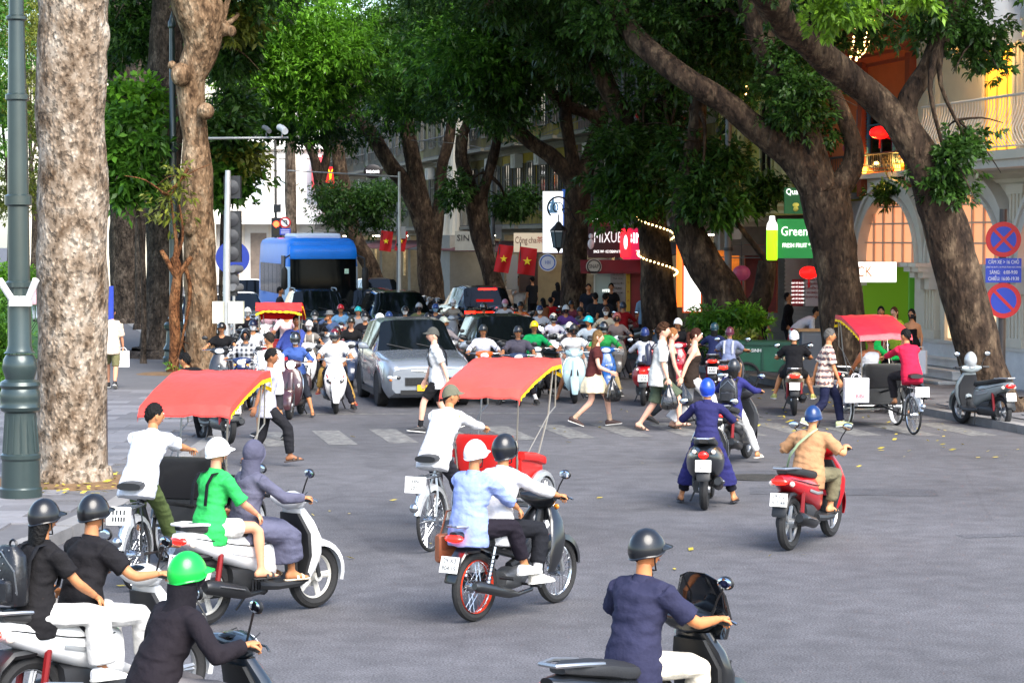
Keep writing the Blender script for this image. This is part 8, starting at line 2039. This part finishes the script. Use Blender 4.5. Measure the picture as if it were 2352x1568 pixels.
# fairy lights
def fairy(label, pts, n):
    P = [Vector(p) for p in pts]; o = P[0]; r = thing('fairy_lights', label, 'fairy lights', o); path, _ = smooth_path([p - o for p in P], [0] * len(P), 6); b = MB(); b.tube(path, .006, 4); b.build('wire', BLK(), r)
    q = MB(); q.ell((0, 0, 0), (.028, .028, .028), 6, 4); me = q.mesh('bulb', M('#ffd58a', .4, emit=2.6))
    for i in range(n): link('bulb', me, r, path[int(i * (len(path) - 1) / n)])
Yl = 62; s = ppm(Yl)
fairy('string of fairy lights spiralling round the dark trunk', [(gx(1500 + 3.4 * k, Yl) + math.cos(a) * (.47 + .02 * k), Yl + math.sin(a) * (.47 + .02 * k), 4.35 - a * .16) for k, a in [(x / 12, x * .42 - 3.5) for x in range(46)]], 90)
for i, (px, x2) in enumerate(((1962, 1950), (1976, 1966), (1990, 1972), (2006, 1978))): fairy(('leftmost fairy light strand hanging from the limb by the orange house', 'second fairy light strand by the orange house', 'third fairy light strand by the orange house', 'rightmost slanting fairy light strand by the orange house')[i], [atY(px + 4, 50, 51), atY((px + x2) / 2 + 3, 105, 51), atY(x2, 150 - i * 8, 51)], 16)
fairy('fairy light strand beside the utility pole', [atY(1722, 60, 56), atY(1716, 180, 56), atY(1705, 270, 56)], 24)
# cart with plants, cabinet
r = thing('handcart', 'green rubbish handcart with spoked wheels and white lettering near the right kerb', 'handcart', (*G(1760, 49.6), 0), -6); GC = M('#0d4a34', .5, var=.2, vs=3)
b = MB(); b.prism([(-.62, .42), (.62, .36), (.66, .98), (-.66, 1.0)], -.45, .45, f=lambda p, q, t: (p, t, q)); b.build('hopper', GC, r, False)
b = MB(); b.bx(-.70, .70, -.49, .49, .96, 1.03); [b.bx(x, x + .05, -.48, -.45, .42, .96) for x in (-.6, -.1, .4, .58)]; b.build('rim', M('#0a3d2c', .5), r, False)
for x in (-.42, .55): wheel(r, -.50, .30, .03, 'wire', M('#3d4040', .5, .5), x=x, n_sp=9).rotation_euler.z = math.pi / 2
b = MB(); b.tube([(.66, -.3, .9), (1.0, -.3, .98), (1.0, .3, .98), (.66, .3, .9)], .02, 6); b.build('push_handle', DKM(), r)
text('T1', .16, WHI, r, (.28, -.462, .70), (math.pi / 2, 0, 0), depth=.003); text('VE SINH', .10, WHI, r, (-.28, -.462, .84), (math.pi / 2, 0, 0), depth=.003)
r = thing('cabinet', 'grey steel street cabinet with cardboard on top beside the forked tree', 'cabinet', (*G(1872, 52.2), .12), 6); b = MB(); b.bx(-.36, .36, -.25, .25, 0, 1.02); b.build('body', M('#72777e', .5, .2, var=.12), r, False); b = MB(); b.bx(-.31, .31, -.262, -.25, .08, .94); b.build('door', M('#666b73', .5, .2), r, False); b = MB(); b.bx(-.45, .40, -.30, .28, 1.02, 1.07); b.build('cardboard_top', M('#a5825c', .8), r, False)
shrub('bright green potted bushes behind the handcart', 1672, 53.0, [(1660, 742, 53, 40, 24, 150, dict(m=LF_MID, ln=.18)), (1706, 738, 53, 30, 24, 110, dict(m=LF_BRIGHT, ln=.18)), (1700, 800, 51, 34, 18, 90, dict(m=LF_YEL, ln=.16)), (1640, 775, 52.5, 30, 20, 90, dict(m=LF_DARK, ln=.18))], 'bush')
shrub('plants trailing over the balcony left of the white panel', 1195, 84, [(1195, 470, 84, 26, 26, 120, D_), (1165, 490, 84, 18, 20, 60, D_)], 'balcony_plant', 4.0, 'plant'); shrub('ferns on the yellow house balcony', 1760, 58.3, [(1765, 425, 58.3, 34, 14, 90, D_), (1740, 460, 58.3, 16, 14, 40, D_)], 'balcony_plant', 4.2, 'plant')
shrub('fern pots on the orange house balcony', 2050, 53.5, [(2048, 440, 53.5, 22, 12, 50, D_), (2090, 430, 53.2, 18, 16, 40, D_)], 'balcony_plant', 4.5, 'plant')
shrub('creeper over the low wall behind the grey pole', 870, 112, [(800, 455, 110, 50, 30, 160, D_), (880, 440, 112, 50, 30, 160, D_)], 'creeper', .1, 'plant')
# overhead cables
for i, pts in enumerate((((1560, 560, 60), (1640, 588, 58), (1720, 592, 57), (1812, 590, 56)), ((1132, 345, 83), (1050, 330, 88), (940, 322, 95)), ((1672, 200, 57.5), (1560, 230, 66), (1440, 240, 74), (1132, 350, 83)), ((1925, 300, 54), (1880, 370, 55), (1830, 400, 56)))):
    P = [atY(*p) for p in pts]; path, _ = smooth_path([p - P[0] for p in P], [0] * len(P), 5); r = thing('cable', ('sagging grey cable in front of the lantern stall', 'overhead cable between the far poles', 'long overhead cable through the branches', 'short cable by the orange house')[i], 'cable', P[0]); b = MB(); b.tube(path, .014, 5); b.build('wire', M('#5a5a58', .6), r)
# bags
def hand_world(lbl, i):
    P = next(p for p in QUEUE if p['label'].startswith(lbl)); return Matrix.Translation((P['loc'][0], P['loc'][1], P['z0'])) @ Matrix.Rotation(math.radians(P['rz']), 4, 'Z') @ (P['_']['arms'][i][2] + Vector((0, .02, -.06)))
def plastic_bag(label, lbl, i, h=.46, w=.17, c='#101012'):
    p = hand_world(lbl, i); r = thing('plastic_bag', label, 'bag', p, random.uniform(0, 90)); b = MB(); n = 18; rs = []
    for t, k in ((0, .12), (.12, .2), (.3, .5), (.55, .85), (.8, 1), (.95, .8), (1, .25)): rs.append([(math.cos(2 * math.pi * j / n) * w * k * (1 + .16 * math.sin(j * 2.7 + t * 3)), math.sin(2 * math.pi * j / n) * w * .8 * k * (1 + .16 * math.cos(j * 3.1)), -h * t) for j in range(n)])
    b.loft(rs); b.build('bag', M(c, .25, coat=.6, bump=.5, bs=14), r)
plastic_bag('black plastic bag in the hand of the woman in the cream skirt', 'woman in maroon', 1); plastic_bag('black plastic bag in the hand of the bearded man', 'bearded man in white', 1); plastic_bag('crumpled black plastic bag held by the woman in white trousers', 'woman in sheer', 1, .42)
def paper_bag(label, p, w, d, h, c, rz, mark=None):
    r = thing('paper_bag', label, 'bag', p, rz); b = MB(); b.bx(-w / 2, w / 2, -d / 2, d / 2, -h, 0); b.build('bag', M(c, .7, bump=.2, bs=12), r, False)
    for q in (-1, 1):
        b = MB(); b.torus((0, q * d * .45, 0), .07, .006, 10, 4, ax='y', a0=0, a1=math.pi); b.build('handle', M(c, .7), r)
    if mark: text(mark, h * .22, M('#b01c2c', .6), r, (.05, -d / 2 - .004, -h * .75), (math.pi / 2, 0, 0), depth=.002)
paper_bag('white paper bag in the hand of the man walking away on the pavement', hand_world('man in beige T-shirt', 1), .26, .10, .34, '#e2dfe2', 8, 'M')
paper_bag('big white shopping bag with red print hung on the right cycle rickshaw', (*off(b12, 13, -.50, 1.32), .88), .42, .16, .42, '#e9e7ec', 4, 'BIBI')
paper_bag('white shopping bag of the woman in black by the juice shop', hand_world('woman in black sleeveless', 0), .24, .10, .5, '#c9c6c8', 150)
p = off(b6, -36, -.24, -.62); r = thing('handbag', 'brown leather bag slung at the side of the pillion in the centre', 'bag', (p[0], p[1], .62), -60); b = MB(); b.sell([(-.17, 0, .05, .14), (-.14, 0, .07, .16), (.14, 0, .07, .16), (.17, 0, .05, .14)], 14, p=6); b.build('body', M('#8a4a28', .45, var=.1), r); b = MB(); b.bx(.068, .08, -.15, .15, .0, .14); b.build('flap', M('#743c20', .5), r, False); b = MB(); b.tube([(0, -.14, .12), (0, -.05, .40), (0, .1, .42), (0, .15, .12)], .012, 5); b.build('strap', M('#743c20', .5), r); r.scale = (.8, .8, .8)
# backpacks
def backpack(label, lbl, c, w=.29, h=.38, d=.15, studs=False):
    P = next(p for p in QUEUE if p['label'].startswith(lbl)); q = P['_']; r = thing('backpack', label, 'backpack', Matrix.Translation((P['loc'][0], P['loc'][1], P['z0'])) @ Matrix.Rotation(math.radians(P['rz']), 4, 'Z') @ (q['sc'] - q['f2'] * (.13 + d * .6) - q['u2'] * .19), P['rz'])
    m = M(c, .4, coat=.2, bump=.2, bs=25); b = MB(); b.sell([(-h / 2, 0, w * .46, d * .42), (-h * .44, 0, w * .5, d * .5), (0, 0, w * .5, d * .5), (h * .34, 0, w * .44, d * .46), (h * .5, 0, w * .22, d * .25)], 18, ax='z', p=3.2); b.build('body', m, r)
    b = MB(); b.sell([(-h * .42, -d * .52, w * .36, .03), (-h * .38, -d * .55, w * .38, .045), (-h * .10, -d * .55, w * .37, .045), (-h * .06, -d * .52, w * .33, .03)], 14, ax='z', p=4); b.build('pocket', m, r)
    b = MB(); b.tube([(-w * .38, -d * .5, -h * .12), (0, -d * .60, -h * .05), (w * .38, -d * .5, -h * .12)], .007, 5); b.tube([(-w * .45, -d * .3, -h * .3), (-w * .44, -d * .42, h * .1), (0, -d * .46, h * .42), (w * .44, -d * .42, h * .1), (w * .45, -d * .3, -h * .3)], .006, 5); b.build('zip', M('#8d8f92', .3, .9), r)
    b = MB(); b.torus((0, d * .2, h * .5), .035, .008, 10, 5, ax='y', a0=0, a1=math.pi); b.build('top_loop', m, r)
    if studs:
        b = MB(); [b.ell((x * .05 + (.025 if k % 2 else 0), -d * .5 - (.05 if k < 4 and abs(x) < 2 else 0) + .012 * abs(x), -h * .38 + k * .045), (.006, .006, .006), 5, 4) for x in range(-2, 3) for k in range(8)]; tag(b.build('studs', M('#7d7f84', .3, .9), r), kind='stuff')
backpack('black leather backpack with small studs on the woman at bottom left', 'woman with long dark hair', '#15161a', studs=True)
backpack('black backpack of the girl with loose hair ahead of the navy dress', 'girl with long loose hair', '#1d1d21', .27, .36, .12)
backpack('small navy backpack on the bearded man crossing', 'bearded man in white', '#23263c', .26, .36, .12)
# tape strap across the tan T-shirt, bag at the left of the pillion, litter and leaves
P = next(p for p in QUEUE if p['label'].startswith('man in tan')); q = P['_']; b = MB(); sc, X2, f2, u2 = q['sc'], q['X2'], q['f2'], q['u2']
b.tube([sc + X2 * .02 + f2 * .10 + u2 * .03, sc + X2 * .05 + u2 * .075, sc + X2 * .03 - f2 * .145 - u2 * .02, sc - X2 * .07 - f2 * .185 - u2 * .14, sc - X2 * .16 - f2 * .15 - u2 * .26, sc - X2 * .23 - f2 * .02 - u2 * .36, sc - X2 * .16 + f2 * .14 - u2 * .38], .016, 6, flat=.35, upv=X2); b.build('cross_strap', cloth('#8a9a78'), P['root'])
lv = []; rng = np.random.default_rng(5)
def leaf_at(u0, u1, v0, v1, n): return np.array([SV(rng.uniform(u0, u1), rng.normal((v0 + v1) / 2, (v1 - v0) / 2), .012) for _ in range(n)])
C = np.concatenate([leaf_at(-4, 16, -3.2, -.1, 150), leaf_at(-14, 6, -12, -1, 70), np.stack([rng.uniform(-6.4, -5, 120), rng.uniform(27.5, 31, 120), np.full(120, .175)], 1)])
n = len(C); a = rng.uniform(0, 6.28, n); d = np.stack([np.cos(a), np.sin(a), np.zeros(n)], 1); e = np.stack([-d[:, 1], d[:, 0], np.zeros(n)], 1); l = rng.uniform(.03, .07, (n, 1)); up_ = np.array([0, 0, 1.]) * rng.uniform(.0, .025, (n, 1))
V = np.stack([C - d * l, C + e * l * .45 + up_, C + d * l + up_, C - e * l * .45], 1).reshape(-1, 3)
tag(np_quads('fallen_leaves', [V], [leafmat((.42, .36, .05), .4, .1)], None, (0, 0, 0)), kind='stuff')
